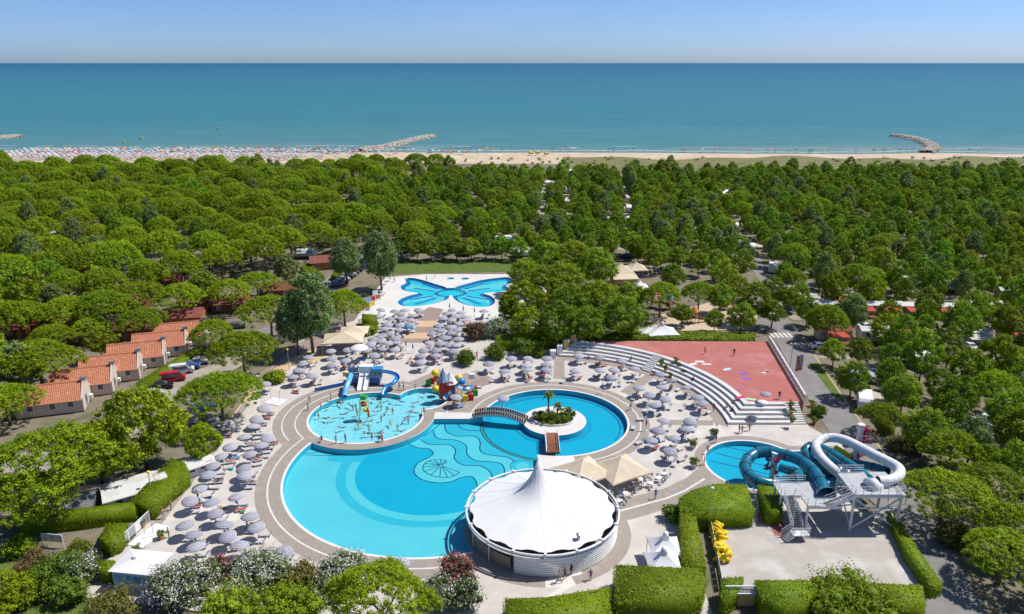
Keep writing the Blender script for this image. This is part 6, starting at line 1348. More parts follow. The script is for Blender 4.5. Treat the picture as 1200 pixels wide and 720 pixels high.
for k, (u, v) in enumerate([(532, 455), (536, 456), (541, 457), (548, 460), (553, 461)]): c = q_(u, v + 4, 0); mb = MB(); mb.tube([(c.x, c.y, 0), (c.x, c.y, 2.8)], .07, 6); mb.build('post', M['peach'], e)
for i in range(9): c = q_(530 + i * 1.6, 450 + i * .6, 1.4); mb = MB(); mb.box((c.x, c.y, 1.9), (.16, .06, 1.4)); mb.build('slat', M['peach'], e)
c = q_(553, 452, 0); mb = MB(); mb.box((c.x, c.y, 2.0), (1.2, .8, 1.0)); mb.build('cabin', M['white'], e)
# colourful corner beside the butterfly plaza and playground frames
for k, (u, v, m) in enumerate([(432, 352, 'ltblue'), (437, 350, 'red'), (443, 348, 'orange'), (430, 358, 'red'), (436, 356, 'yellow'), (424, 362, 'orange'), (440, 343, 'white')]):
    p = G(u, v + 4); e = thing('play_board', 'colourful play panel of the children corner beside the butterfly pool', 'play panel', p, .6, 'panels of the children corner'); mb = MB(); mb.box((0, 0, .95), (1.4, .12, 1.1)); mb.build('panel', M[m], e)
    for s in (-1, 1): mb = MB(); mb.box((s * .72, 0, .8), (.1, .14, 1.6)); mb.build('post', M['white'], e)
def playset(u, v, m1, m2, label, rz):
    p = G(u, v); e = thing('climbing_tower', label, 'playground', p, rz)
    for x in (-1, 1):
        for y in (-1, 1): mb = MB(); mb.tube([(x, y, -.1), (x, y, 3.0)], .09, 6); mb.build('post', M['wood'], e)
    mb = MB(); mb.box((0, 0, 1.4), (2.2, 2.2, .15)); mb.build('platform', M['wood'], e); mb = MB(); mb.lathe([(1.8, 2.9), (.05, 4.1)], n=4); mb.build('roof', M[m1], e)
    trough([Vector((1 + 3.0 * t, 0, 1.5 * (1 - t) + .05)) for t in (0, .2, .4, .6, .8, 1)], .8, m2, e, 'slide')
playset(768, 360, 'red', 'orange', 'red roofed play frame with orange slide', -.4); playset(850, 362, 'green', 'red', 'green roofed play frame with red slide', -.6); playset(812, 378, 'orange', 'orange', 'orange roofed play frame near the hedge', .2); playset(782, 362, 'blue', 'orange', 'blue roofed play frame under the pine', .4)
# ------------------------------------------------------------------ parasols and loungers
def parasol_meshes():
    n = 16; prof = [(1.32, 2.02), (1.30, 2.12), (1.02, 2.30), (.66, 2.46), (.30, 2.57), (.02, 2.61)]; V = []; F = []
    for j, (r_, z) in enumerate(prof):
        for k in range(n):
            a = 2 * math.pi * k / n; sg = (.05 if k % 2 else 0) * (r_ / 1.3); V.append((r_ * math.cos(a) * (1 - sg * .5), r_ * math.sin(a) * (1 - sg * .5), z - sg))
    for j in range(len(prof) - 1):
        for k in range(n): F.append((j * n + k, j * n + (k + 1) % n, (j + 1) * n + (k + 1) % n, (j + 1) * n + k))
    c = MB(); c.add(V, F); p = MB(); p.tube([(0, 0, .1), (0, 0, 2.75)], .03, 6); b = MB(); b.lathe([(.32, 0), (.32, .08), (.12, .12), (.06, .35)], n=10)
    return c.mesh('canopy', M['stripe'], True), p.mesh('pole', M['whitem']), b.mesh('base', M['steps'])
PCM, PPM, PBM = parasol_meshes()
PL = [('the kiosk roof', 160, 670), ('the shower trays', 175, 625), ('the clipped hedge', 215, 560), ('the oleanders', 290, 655), ('the small round tree', 245, 535), ('the terrace pine', 262, 490), ('the head shower', 323, 471), ('the lamp bush', 322, 445), ('the main pool ring', 325, 600), ('the pool ring', 300, 545), ('the wide cream canopy', 402, 398), ('the blue slides', 425, 445), ('the long blue wall', 385, 455), ('the play castle', 528, 455), ('the promenade stripes', 492, 385),
      ('the white parasol', 421, 418), ('the butterfly pool', 520, 360), ('the brown bush', 557, 392), ('the dark clipped hedge', 432, 376), ('the round shrub', 581, 418), ('the conical shrub', 616, 418), ('the dark shrub', 546, 428), ('the vertical paving strip', 656, 432), ('the amphitheatre', 720, 424), ('the middle stair', 780, 441), ('the round pool', 700, 460), ('the side steps', 850, 497), ('the planters', 815, 525), ('the cafe tables', 750, 560), ('the round promenade', 755, 500), ('the slanting strip', 745, 452), ('the palm', 650, 490)]
PLG = [(n_, *G2(u, v)) for n_, u, v in PL]
def canopy_var(m, name): me = PCM.copy(); me.materials.clear(); me.materials.append(m); return me
PCW = canopy_var(M['white'], 'w'); PCF = canopy_var(M['fabric'], 'f')
def lounger_meshes():
    f = MB(); 
    for s in (-1, 1): f.beam((-.95, s * .33, .3), (.35, s * .33, .3), .05, .06)
    for x in (-.8, .2):
        for s in (-1, 1): f.beam((x, s * .32, 0), (x, s * .32, .3), .05)
    f.beam((.35, -.33, .3), (.35, .33, .3), .05); f.beam((-.95, -.33, .3), (-.95, .33, .3), .05)
    s_ = MB(); s_.box((-.3, 0, .345), (1.3, .6, .035)); b = MB(); b.beam((.36, 0, .36), (.85, 0, .78), .6, .04)
    return f.mesh('lounger', M['whitem']), s_.mesh('seat', M['loungef']), b.mesh('backrest', M['loungef'])
LFM, LSM, LBM = lounger_meshes()
LS2 = LSM.copy(); LS2.materials.clear(); LS2.materials.append(M['fabric'])
pr = random.Random(77)
ZONES = {}
def Z1c(ox, oy, s, pts): return [(ox + u / s, oy + v / s) for u, v in pts]
ZONES['left terrace'] = Z1c(140, 430, 3.132, [(458, 253), (408, 284), (378, 319), (348, 354), (323, 388), (297, 437), (253, 478), (243, 573), (268, 607), (280, 653), (340, 491), (350, 526), (373, 575), (405, 607), (437, 650), (462, 360), (460, 388), (467, 415), (432, 467), (455, 490), (475, 543), (505, 580), (480, 310), (513, 280), (540, 249), (600, 660), (500, 180), (485, 215), (525, 140), (393, 198), (265, 158), (530, 55), (255, 120), (340, 185)])
ZONES['terrace behind the blue slides'] = Z1c(340, 390, 6, [(285, 115), (225, 135), (405, 105), (55, 250), (95, 210), (150, 290), (290, 210), (295, 170), (390, 180), (540, 105), (575, 60), (595, 145), (635, 100), (670, 145), (685, 65), (735, 105), (740, 25), (755, 55), (640, 10), (120, 165), (10, 300)]) + Z1c(340, 390, 6, [(975, 55), (940, 105), (915, 150), (915, 195), (1025, 145), (1030, 105), (1055, 65), (1100, 20), (1145, 115), (1165, 80), (1170, 30)])
ZONES['promenade below the butterfly pool'] = Z1c(420, 310, 4, [(110, 325), (180, 335), (175, 360), (110, 355), (190, 300), (135, 270), (190, 275), (195, 245), (245, 255), (260, 235), (145, 245), (200, 225), (215, 210), (280, 205), (100, 205), (60, 210), (170, 212), (95, 235), (110, 255), (120, 295), (60, 365), (40, 390), (70, 342), (150, 312), (240, 275), (440, 205), (415, 222), (480, 222), (395, 245), (435, 252), (380, 275), (470, 270), (380, 300), (440, 315), (465, 300), (350, 315), (400, 335), (430, 285), (425, 370), (590, 212), (500, 240), (455, 238), (480, 320), (470, 340)])
ZONES['terrace above the round pool'] = Z1c(520, 390, 6, [(475, 170), (587, 165), (320, 208), (430, 262), (570, 215), (590, 255), (725, 170), (722, 210), (715, 250), (500, 225), (640, 180)])
ZONES['terrace below the amphitheatre'] = Z1c(620, 390, 3.53, [(205, 85), (190, 147), (295, 95), (290, 147), (350, 145), (343, 175), (380, 110), (437, 142), (455, 220), (500, 250), (550, 220), (545, 165), (605, 190), (530, 290), (565, 265), (610, 262), (700, 260), (665, 222), (555, 355), (535, 395), (505, 433), (580, 480), (605, 430), (650, 392), (670, 352), (725, 285)])
ZONES['poolside promenade'] = [(589, 463), (533, 463), (467, 656)]
zl = {'left terrace': 'grey striped parasol on the long terrace beside the main pool', 'terrace behind the blue slides': 'grey striped parasol in the crowd behind the blue slide castle', 'promenade below the butterfly pool': 'grey striped parasol in the dense rows below the butterfly pool',
      'terrace above the round pool': 'grey striped parasol on the terrace between shrubs and round pool', 'terrace below the amphitheatre': 'grey striped parasol on the terrace enclosed by the amphitheatre', 'poolside promenade': 'lone striped parasol standing on the paved pool promenade'}
NL = 0; LSPOT = []; XTRA = MB(); XTRA_N = 0
def put_lounger(x, y, rz, zone, col=None):
    global NL
    w = pool_of(x, y)
    if w: return
    if NL >= 296:                                            # past the first 300 the sun loungers are one mass
        cs_, sn_ = math.cos(rz), math.sin(rz)
        for me_, mi_ in ((LFM, 0), (LSM, 1), (LBM, 1)): XTRA.add([(x + v.co.x * cs_ - v.co.y * sn_, y + v.co.x * sn_ + v.co.y * cs_, v.co.z + .002) for v in me_.vertices], [tuple(q.vertices) for q in me_.polygons], mi_)
        return
    NL += 1; o = link('sun_lounger', LFM, None, (x, y, .002), rz)
    s = link('seat', LSM, o); link('backrest', LBM, o)
    if col: s.data = LS2; s.color = col
    tag(o, '%ssun lounger %s' % ('towel covered ' if col else '', words_at(x, y, PLG)), 'sun lounger', 'sun loungers around the pools'); LSPOT.append((x, y, rz))
def parasol(x, y, zone, label=None, mesh=None, s=1.0, col=None, z=0.0):
    e = thing('parasol', label or 'grey striped parasol ' + words_at(x, y, PLG), 'parasol', (x, y, z), pr.uniform(0, 6.28), None if label else 'striped parasols around the pools', s)
    c = link('canopy', mesh or PCM, e); c.rotation_euler = (pr.gauss(0, .09), pr.gauss(0, .09), 0); link('pole', PPM, e); link('base', PBM, e)
    if col: c.color = col
    return e
DIRS = {'left terrace': R(12), 'terrace behind the blue slides': R(60), 'promenade below the butterfly pool': R(75), 'terrace above the round pool': R(80), 'terrace below the amphitheatre': R(50), 'poolside promenade': R(30)}
for zn in ('left terrace', 'terrace below the amphitheatre', 'terrace above the round pool', 'poolside promenade', 'terrace behind the blue slides', 'promenade below the butterfly pool'):
    pts = ZONES[zn]
    used = []
    for u, v in pts:
        p = G(u, v, 2.35)
        if any((p.x - a) ** 2 + (p.y - b) ** 2 < 2.3 ** 2 for a, b in used): continue
        used.append((p.x, p.y)); parasol(p.x, p.y, zn, s=pr.uniform(.86, .95))
        d = DIRS[zn] + pr.gauss(0, .12)
        nl = 2
        for j in range(nl):
            sg = (1, -1)[j] if nl == 2 else pr.choice((1, -1)); off = Vector((math.cos(d + R(90)), math.sin(d + R(90)), 0)) * sg * pr.uniform(.6, .85) + Vector((math.cos(d), math.sin(d), 0)) * pr.uniform(.2, 1.0)
            put_lounger(p.x + off.x, p.y + off.y, d + R(180) * (pr.random() < .3) + pr.gauss(0, .1), zn, pr.choice([None] * 13 + [(.5, .1, .1, 1), (.1, .25, .5, 1)]))
cm = MB(); cm.lathe([(.03, 1.0), (.13, 1.15), (.16, 1.7), (.09, 2.3), (.02, 2.55)], n=9); ccm = cm.mesh('canopy', M['stripe'], True)
for k, (u, v) in enumerate([(476, 411), (470, 418), (527, 366), (543, 369), (556, 371), (484, 414), (233, 590), (706, 462), (757, 505), (878, 500)]):
    p = G(u, v); e = thing('parasol', 'closed parasol ' + words_at(p.x, p.y, PLG), 'parasol', p, 0, 'closed parasols around the pools'); link('canopy', ccm, e); link('pole', PPM, e); link('base', PBM, e)
for u, v in [(348, 461), (365, 452), (496, 436), (470, 420), (480, 425), (562, 455), (580, 448), (594, 447), (620, 447), (640, 447), (660, 448), (672, 438), (700, 444), (712, 455), (740, 448), (672, 425), (700, 430), (742, 502), (750, 520), (765, 525), (782, 535), (790, 545), (800, 540), (752, 493), (777, 476), (800, 480), (815, 492), (742, 468), (757, 482), (604, 350), (600, 358), (446, 340), (450, 334), (448, 347), (455, 330)]:
    p = G(u, v); put_lounger(p.x, p.y, pr.uniform(-.4, 1.6), 'open paving between the parasols', pr.choice([None, None, None, None, None, (.6, .12, .1, 1)]))
if XTRA.v: tag(XTRA.build('sun_loungers', [M['whitem'], M['loungef']]), 'remaining sun loungers crowded between the parasols', 'sun loungers', kind='stuff')
p = G(421, 412, 2.4); parasol(p.x, p.y, '', 'large plain white parasol among striped ones behind the slides', PCW, 1.5)
p = G(491, 402, 2.2)
for k, (u, v, col, lb) in enumerate([(898, 458, (.75, .78, .85, 1), 'pale blue and white parasol on the red court'), (894, 468, (.85, .85, .85, 1), 'white parasol at the front edge of the red court')]): p = G(u, v, CZ + 2.2); parasol(p.x, p.y, '', lb, PCM if k == 0 else PCF, .75, col, CZ)
for k, (u, v) in enumerate([(408, 402), (398, 401), (478, 384)]): p = G(u, v, 1.6); parasol(p.x, p.y, '', ['blue parasol beside the wide cream canopy', 'dark blue parasol in the shade of the cream canopy', 'turquoise parasol above the small cream canopy'][k] if k < 2 else 'small turquoise umbrella beside the mauve path', PCF, .8, (.03, .25, .6, 1))
# towels on the court
for k, (u, v, col) in enumerate([(852, 433, (.5, .75, .85)), (872, 438, (.25, .12, .5)), (875, 444, (.3, .12, .55)), (897, 436, (.85, .85, .85)), (868, 455, (.5, .15, .3)), (820, 424, (.85, .84, .8)), (812, 427, (.85, .84, .8)), (828, 427, (.7, .68, .66)), (868, 466, (.6, .05, .15)), (880, 468, (.45, .75, .4))]):
    p = G(u, v, CZ); mb = MB(); mb.box((0, 0, .012), (1.8, .8, .02)); o = mb.build('beach_towel', M['fabric']); o.location = (p.x, p.y, CZ + .003); o.rotation_euler = (0, 0, pr.uniform(-.5, .8)); o.color = (*col, 1)
    tag(o, ['light blue towel in the middle of the red court', 'purple towel, upper of two on the red court', 'purple towel, lower of two on the red court', 'white towel of the person lying on the red court', 'dark pink towel at the steps edge of the court', 'white towel, first of three behind the top step', 'white towel, second of three behind the top step', 'grey towel, third of three behind the top step', 'crimson towel at the corner of the top step', 'green towel at the front edge of the court'][k], 'towel')
# ------------------------------------------------------------------ people
def body_mesh(joints, edges, name):
    me = bpy.data.meshes.new(name); me.from_pydata([j[0] for j in joints], edges, []); o = bpy.data.objects.new(name, me); COL.objects.link(o)
    sk = o.modifiers.new('s', 'SKIN'); sk.branch_smoothing = .5; sd = o.modifiers.new('d', 'SUBSURF'); sd.levels = 1; sd.render_levels = 1
    for i, j in enumerate(joints):
        v = me.skin_vertices[0].data[i]; r_ = j[1]; v.radius = r_ if isinstance(r_, tuple) else (r_, r_); v.use_root = i == 0
    dg = bpy.context.evaluated_depsgraph_get(); m2 = bpy.data.meshes.new_from_object(o.evaluated_get(dg)); bpy.data.objects.remove(o); m2.materials.clear(); m2.materials.append(M['skin'])
    m2.polygons.foreach_set('use_smooth', [True] * len(m2.polygons)); m2.name = name; return m2
def pose(hips=(0, 0, .93), lean=0.0, kneeL=(.1, .02, .48), footL=(.1, 0, .06), kneeR=(-.1, .02, .48), footR=(-.1, 0, .06), elL=(.3, .03, 1.14), haL=(.33, .1, .9), elR=(-.3, .03, 1.14), haR=(-.33, .1, .9), tilt=0.0, toe=(0, .17, -.03)):
    h = Vector(hips); up = Vector((0, math.sin(lean), math.cos(lean))); nk = h + up * .56; ch = h + up * .38; hd = nk + (up + Vector((0, tilt, 0))).normalized() * .12; tp = hd + (up + Vector((0, tilt, 0))).normalized() * .13
    J = [(h, (.15, .11)), (h + up * .18, (.125, .09)), (ch, (.155, .10)), (nk - up * .06, (.09, .07)), (nk, .05), (hd, (.078, .092)), (tp, (.06, .075))]; E = [(0, 1), (1, 2), (2, 3), (3, 4), (4, 5), (5, 6)]
    def limb(root, pts): 
        pr_ = root
        for p, r_ in pts: J.append((Vector(p), r_)); E.append((pr_, len(J) - 1)); pr_ = len(J) - 1
    limb(2, [(ch + Vector((.19, 0, .07)), .055), (elL, .042), (haL, .032), (Vector(haL) + (Vector(haL) - Vector(elL)).normalized() * .13, (.018, .035))]); limb(2, [(ch + Vector((-.19, 0, .07)), .055), (elR, .042), (haR, .032), (Vector(haR) + (Vector(haR) - Vector(elR)).normalized() * .13, (.018, .035))])
    t = Vector(toe)
    limb(0, [(h + Vector((.10, 0, -.08)), .085), (kneeL, .06), (footL, .042), (Vector(footL) + t, .032)]); limb(0, [(h + Vector((-.10, 0, -.08)), .085), (kneeR, .06), (footR, .042), (Vector(footR) + t, .032)])
    return J, E, h, hd, nk, up
def clothed(name, J, E, h, hd, nk, up, shirt=False, long=.2):
    b = body_mesh(J, E, name); b.update()
    def sub(test, off, m, nm):
        vs_ = [v.co + v.normal * off for v in b.vertices]; fs = [tuple(p.vertices) for p in b.polygons if all(test(b.vertices[i].co) for i in p.vertices)]
        used = sorted({i for f in fs for i in f}); mp = {i: k for k, i in enumerate(used)}; mb = MB(); mb.add([vs_[i] for i in used], [tuple(mp[i] for i in f) for f in fs]); return mb.mesh(nm, M[m], True)
    ax = up
    def along(c): return (c - h).dot(ax)
    wear = sub(lambda c: -long < along(c) < (.52 if shirt else .11) and abs(c.x) < (.30 if shirt else .26) and (c - h).length < .75, .014, 'fabric', 'swimwear' if not shirt else 'clothes')
    hr_ = sub(lambda c: (c - hd).length < .24 and ((c - hd).dot(ax) > .02 or (c.y - hd.y < -.02 and (c - hd).dot(ax) > -.06)), .012, 'hair', 'hair'); return b, wear, hr_
def face(b, hd): return b
POSES = {}
POSES['stand'] = clothed('person_standing', *pose()); POSES['walk'] = clothed('person_walking', *pose(kneeL=(.1, .2, .5), footL=(.1, .28, .07), kneeR=(-.1, -.02, .48), footR=(-.1, -.3, .1), elL=(.27, -.12, 1.12), haL=(.28, -.08, .88), elR=(-.27, .1, 1.12), haR=(-.26, .28, .95)))
POSES['dressed'] = clothed('person_dressed', *pose(kneeL=(.1, .1, .48), footL=(.1, .1, .06), elR=(-.28, .08, 1.12), haR=(-.2, .3, 1.12)), shirt=True, long=.3)
POSES['sit'] = clothed('person_sitting', *pose(hips=(0, 0, .52), lean=-.15, kneeL=(.13, .46, .52), footL=(.14, .5, .08), kneeR=(-.13, .46, .52), footR=(-.14, .48, .08), elL=(.27, .1, .78), haL=(.2, .33, .66), elR=(-.27, .1, .78), haR=(-.2, .33, .66)), shirt=True, long=.05)
POSES['lie'] = clothed('person_lying', *pose(hips=(0, 0, .50), lean=-.85, kneeL=(.12, .46, .52), footL=(.13, .9, .46), kneeR=(-.12, .44, .56), footR=(-.12, .88, .46), elL=(.32, -.12, .62), haL=(.28, .14, .55), elR=(-.32, -.12, .62), haR=(-.28, .14, .55), toe=(0, .05, .14)))
POSES['lieflat'] = clothed('person_lying_flat', *pose(hips=(0, 0, .13), lean=-1.52, kneeL=(.12, .44, .13), footL=(.14, .86, .1), kneeR=(-.12, .44, .2), footR=(-.12, .82, .1), elL=(.36, -.3, .1), haL=(.3, -.05, .1), elR=(-.36, -.3, .1), haR=(-.3, -.05, .1), toe=(0, .05, .13)))
POSES['wade'] = POSES['stand']; POSES['swim'] = clothed('person_swimming', *pose(hips=(0, 0, .0), lean=1.15, kneeL=(.1, -.42, -.05), footL=(.12, -.84, -.1), kneeR=(-.1, -.40, -.12), footR=(-.12, -.8, -.02), elL=(.34, .5, .1), haL=(.42, .74, .06), elR=(-.34, .46, .1), haR=(-.45, .66, .04), tilt=-.5, toe=(0, -.14, -.04)))
SKINS = [(.58, .34, .22, 1), (.50, .27, .16, 1), (.66, .42, .30, 1), (.40, .20, .11, 1), (.30, .15, .085, 1)]
CLO = {'red': (.6, .03, .03, 1), 'navy': (.02, .03, .12, 1), 'black': (.02, .02, .02, 1), 'white': (.8, .8, .8, 1), 'pink': (.75, .12, .3, 1), 'blue': (.04, .2, .6, 1), 'green': (.05, .35, .12, 1), 'orange': (.8, .25, .03, 1), 'yellow': (.8, .6, .05, 1), 'turquoise': (.03, .45, .5, 1), 'purple': (.2, .05, .35, 1)}
pp = random.Random(31)
VERB = {'stand': 'standing', 'walk': 'walking', 'dressed': 'walking dressed', 'sit': 'sitting', 'lie': 'reclining on a lounger', 'lieflat': 'lying', 'wade': 'wading', 'swim': 'swimming'}
SEEN = {}
def person(x, y, z, rz, ps, where, group=None, col=None, s=None):
    b, w, h = POSES[ps]; col = col or pp.choice(list(CLO)); s = s or pp.uniform(.92, 1.04)
    lb = 'person in %s %s %s %s' % (col, 'clothes' if ps in ('dressed', 'sit') else 'swimwear', VERB[ps], where); g = 'people ' + where
    o = link('person', b, None, (x, y, z), rz); o.scale = (s,) * 3; o.color = pp.choice(SKINS); tag(o, lb, 'person', g)
    c = link('clothes' if ps in ('dressed', 'sit') else 'swimwear', w, o); c.color = CLO[col]; link('hair', h, o); return o
def crowd(pts, ps, where, z=0.0, face_=None):
    for t in pts:
        u, v = t[0], t[1]; p = G(u, v, z); person(p.x, p.y, z, pp.uniform(0, 6.28) if face_ is None else face_ + pp.gauss(0, .4), t[2] if len(t) > 2 else ps, where, col=t[3] if len(t) > 3 else None)
ZA = Z1c(340, 390, 6, [(440, 505 + 15), (250, 600), (170, 575), (200, 580), (585, 465), (630, 490), (640, 522), (775, 480), (680, 548), (720, 548), (600, 552), (705, 632), (480, 640), (497, 648), (362, 665), (555, 672), (625, 700), (640, 705), (755, 660), (780, 690), (805, 610), (830, 615), (838, 560), (875, 560), (330, 488), (360, 495), (265, 520), (460, 515), (940, 425), (690, 455), (920, 580), (545, 705), (420, 505), (470, 560), (700, 500), (560, 620), (640, 600), (300, 600), (380, 570), (860, 520), (880, 490)])
for i, (u, v) in enumerate(ZA):
    q = G(u, v, -.1)
    if d_act(q.x, q.y) > -.5: continue
    if i % 3: person(q.x, q.y, -.16, pp.uniform(0, 6.28), 'swim', 'in the shallow activity pool')
    else: person(q.x, q.y, -.92, pp.uniform(0, 6.28), 'wade', 'in the shallow activity pool', s=pp.uniform(.75, 1.0))
crowd([(388, 470), (363, 473, 'walk'), (361, 481, 'stand'), (376, 481, 'stand'), (468, 456, 'stand'), (473, 457, 'stand'), (487, 457, 'walk'), (394, 520, 'stand', 'pink'), (405, 519, 'stand', 'blue'), (377, 518, 'sit'), (436, 517, 'stand'), (445, 517, 'sit'), (448, 518, 'stand'), (497, 487, 'walk')], 'stand', 'on the rim of the activity pool')
crowd([(739, 481, 'walk'), (718, 446, 'dressed')], 'walk', 'on the round pool promenade')
crowd([(768, 585, 'dressed', 'blue'), (662, 679, 'walk', 'black'), (669, 674, 'dressed', 'black'), (692, 680, 'dressed', 'purple'), (655, 683, 'walk')], 'dressed', 'on the path beside the round pavilion')
crowd([(829, 532, 'stand', 'red'), (825, 545, 'stand', 'red'), (866, 507, 'stand', 'red'), (869, 508, 'dressed', 'pink'), (839, 519, 'dressed', 'black'), (878, 505, 'stand', 'purple'), (836, 482, 'dressed', 'red')], 'stand', 'beside the slide pool')
crowd([(860, 417, 'dressed', 'black'), (826, 415, 'walk'), (913, 468, 'dressed', 'black')], 'dressed', 'on the red court', CZ); crowd([(898, 436, 'lieflat', 'red')], 'lieflat', 'on a white towel on the court', CZ + .03)
crowd([(198, 630, 'stand', 'black'), (202, 585, 'walk', 'orange'), (201, 598, 'stand', 'blue'), (192, 608, 'walk', 'blue'), (290, 620, 'walk')], 'stand', 'on the left terrace')
crowd([(82, 618, 'dressed', 'red'), (85, 614, 'dressed', 'blue')], 'dressed', 'on the shaded lane by the notice board'); crowd([(510, 326, 'stand'), (462, 331, 'walk'), (540, 345, 'wade'), (500, 330, 'walk')], 'stand', 'around the butterfly pool'); crowd([(559, 420, 'dressed', 'orange'), (548, 425, 'walk')], 'walk', 'between the shrubs at the promenade end')
crowd([(560, 590, 'dressed', 'green'), (588, 655, 'dressed', 'white')], 'dressed', 'at the pavilion bar')
def step_z(x, y): return max(0, min(NST, int(min((math.hypot(x - AMP[0], y - AMP[1]) - AR0) / AST, (y - 117.75) / AST) + 1))) * ARI
for u, v, c in [(690, 410, 'blue'), (790, 446, 'navy'), (852, 478, 'red'), (858, 482, 'navy'), (862, 470, 'pink'), (740, 415, 'green'), (812, 446, 'black')]:
    z = 0.0
    for _ in range(6): p = G(u, v, z); z = step_z(p.x, p.y)
    person(p.x, p.y, z - .40, math.atan2(AMP[1] - p.y, AMP[0] - p.x) - R(90), 'sit', 'on the amphitheatre steps', col=c)
for i, (x, y, rz) in enumerate(LSPOT):
    if i % 4 == 0: person(x - math.cos(rz) * .0, y, .0, rz + R(90), 'lie', 'among the parasols')
# ------------------------------------------------------------------ cafe tables
CT = [(702, 573), (716, 578), (733, 583), (710, 590), (726, 592), (744, 574), (750, 566), (762, 571), (772, 565), (738, 563), (722, 565), (757, 560), (697, 566), (778, 560)]
tm = MB(); tm.lathe([(.46, .72), (.46, .76), (.02, .765)], n=14); tmm = tm.mesh('table_top', M['white']); tl = MB(); tl.lathe([(.28, 0), (.26, .04), (.04, .08), (.04, .72)], n=8); tlm = tl.mesh('pedestal', M['whitem'])
cs = MB(); cs.box((0, 0, .45), (.44, .44, .04)); 
for x in (-.19, .19):
    for y in (-.19, .19): cs.beam((x, y, 0), (x, y, .45), .04)
csm = cs.mesh('cafe_chair', M['whitem']); cb_ = MB(); cb_.box((0, -.21, .68), (.42, .04, .46)); cbm = cb_.mesh('backrest', M['whitem'])
CTL = [('the pavilion wall', *G2(700, 585)), ('the cream canopies', *G2(715, 556)), ('the dressed walker', *G2(768, 585)), ('the cafe edge', *G2(775, 560)), ('the taupe path', *G2(735, 590))]
for i, (u, v) in enumerate(CT):
    p = G(u, v); e = thing('cafe_table', 'small round white cafe table ' + words_at(p.x, p.y, CTL), 'table', p, 0, 'cafe tables'); link('table_top', tmm, e); link('pedestal', tlm, e)
    for k in range(4):
        if pp.random() < .12: continue
        a = k * R(90) + pp.uniform(-.25, .25); c = link('cafe_chair', csm, None, (p.x + math.cos(a) * .8, p.y + math.sin(a) * .8, 0), a + R(90)); link('backrest', cbm, c); tag(c, 'white chair %s %s' % (('right of a table', 'behind a table', 'left of a table', 'before a table')[k], words_at(p.x, p.y, CTL)), 'chair', 'cafe chairs')
        if pp.random() < .36: person(p.x + math.cos(a) * .8, p.y + math.sin(a) * .8, -.02, a + R(90), 'sit', 'at the cafe tables')
# planters with shrubs
pm_ = MB(); pm_.lathe([(.42, 0), (.6, .75), (.66, .8), (.55, .8), (.5, .7)], n=12); pmm = pm_.mesh('pot', M['steps']); pt_ = MB(); pt_.lathe([(.4, 0), (.5, .5), (.55, .55), (.42, .5)], n=12); ptm = pt_.mesh('pot', M['orange'])
rng = np.random.default_rng(55); plm = [clump_cloud(rng.normal(0, .3, (14, 3)) * np.array([1, 1, .6]) + np.array([0, 0, 1.05]), rng.uniform(.2, .36, 14), 44, .09, rng, M['shrub'], 'plant', flower=None) for _ in range(2)]
for k, (u, v, st_) in enumerate([(836, 513, 0), (812, 525, 0), (813, 548, 0), (792, 425, 1), (775, 428, 1), (780, 434, 1), (796, 432, 1), (785, 443, 1), (801, 440, 1), (926, 477, 1), (927, 486, 1), (928, 495, 1), (189, 632, 1), (161, 648, 1), (167, 618, 1), (952, 476, 1), (952, 486, 1), (954, 496, 1)]):
    zz = 0 if k < 3 or 12 <= k < 15 else (CZ * .9 if v < 430 else (CZ * .5 if v < 440 else .45 if v < 450 else (CZ if v < 480 else CZ * .5))); zz = 0.0 if k >= 15 else zz
    p = G(u, v, zz); e = thing('planter', 'big concrete planter with shrub beside the slide pool path' if k < 3 else ('plant pot on the steps of the amphitheatre' if k < 12 else ('round plant pot on the paving beside the shower trays' if k < 15 else 'plant pot in the corner by the court fence')), 'planter', p, pp.uniform(0, 6), ('concrete planters' if k < 3 else ('pots on the steps' if k < 12 else ('pots beside the shower trays' if k < 15 else 'corner pots'))))
    link('pot', ptm if st_ else pmm, e); link('plant', plm[k % 2], e); e.scale = (.75,) * 3 if st_ else (1,) * 3
# terrace lamps
for k, (u, v, h, lb) in enumerate([(339, 434, 4.5, 'yellow globe lamp post beside the mauve path'), (179, 586, 4.5, 'twin globe lamp above the clipped hedge'), (830, 622, 6.5, 'tall lamp post beside the terrace railing'), (1061, 590, 4, 'lamp post at the road corner of the slide tower'), (688, 390, 4, 'thin lamp post in front of the grove')]):
    p = G(u, v); e = thing('street_lamp', lb, 'lamp', p); mb = MB(); mb.tube([(0, 0, -.1), (0, 0, h)], .06, 6); mb.build('post', M['steel'], e); mb = MB(); mb.lathe([(.02, -.2), (.2, -.1), (.26, .06), (.18, .2), (.02, .26)], (0, 0, h), 10); mb.build('globe', M['yellow' if k < 2 else 'white'], e, True)
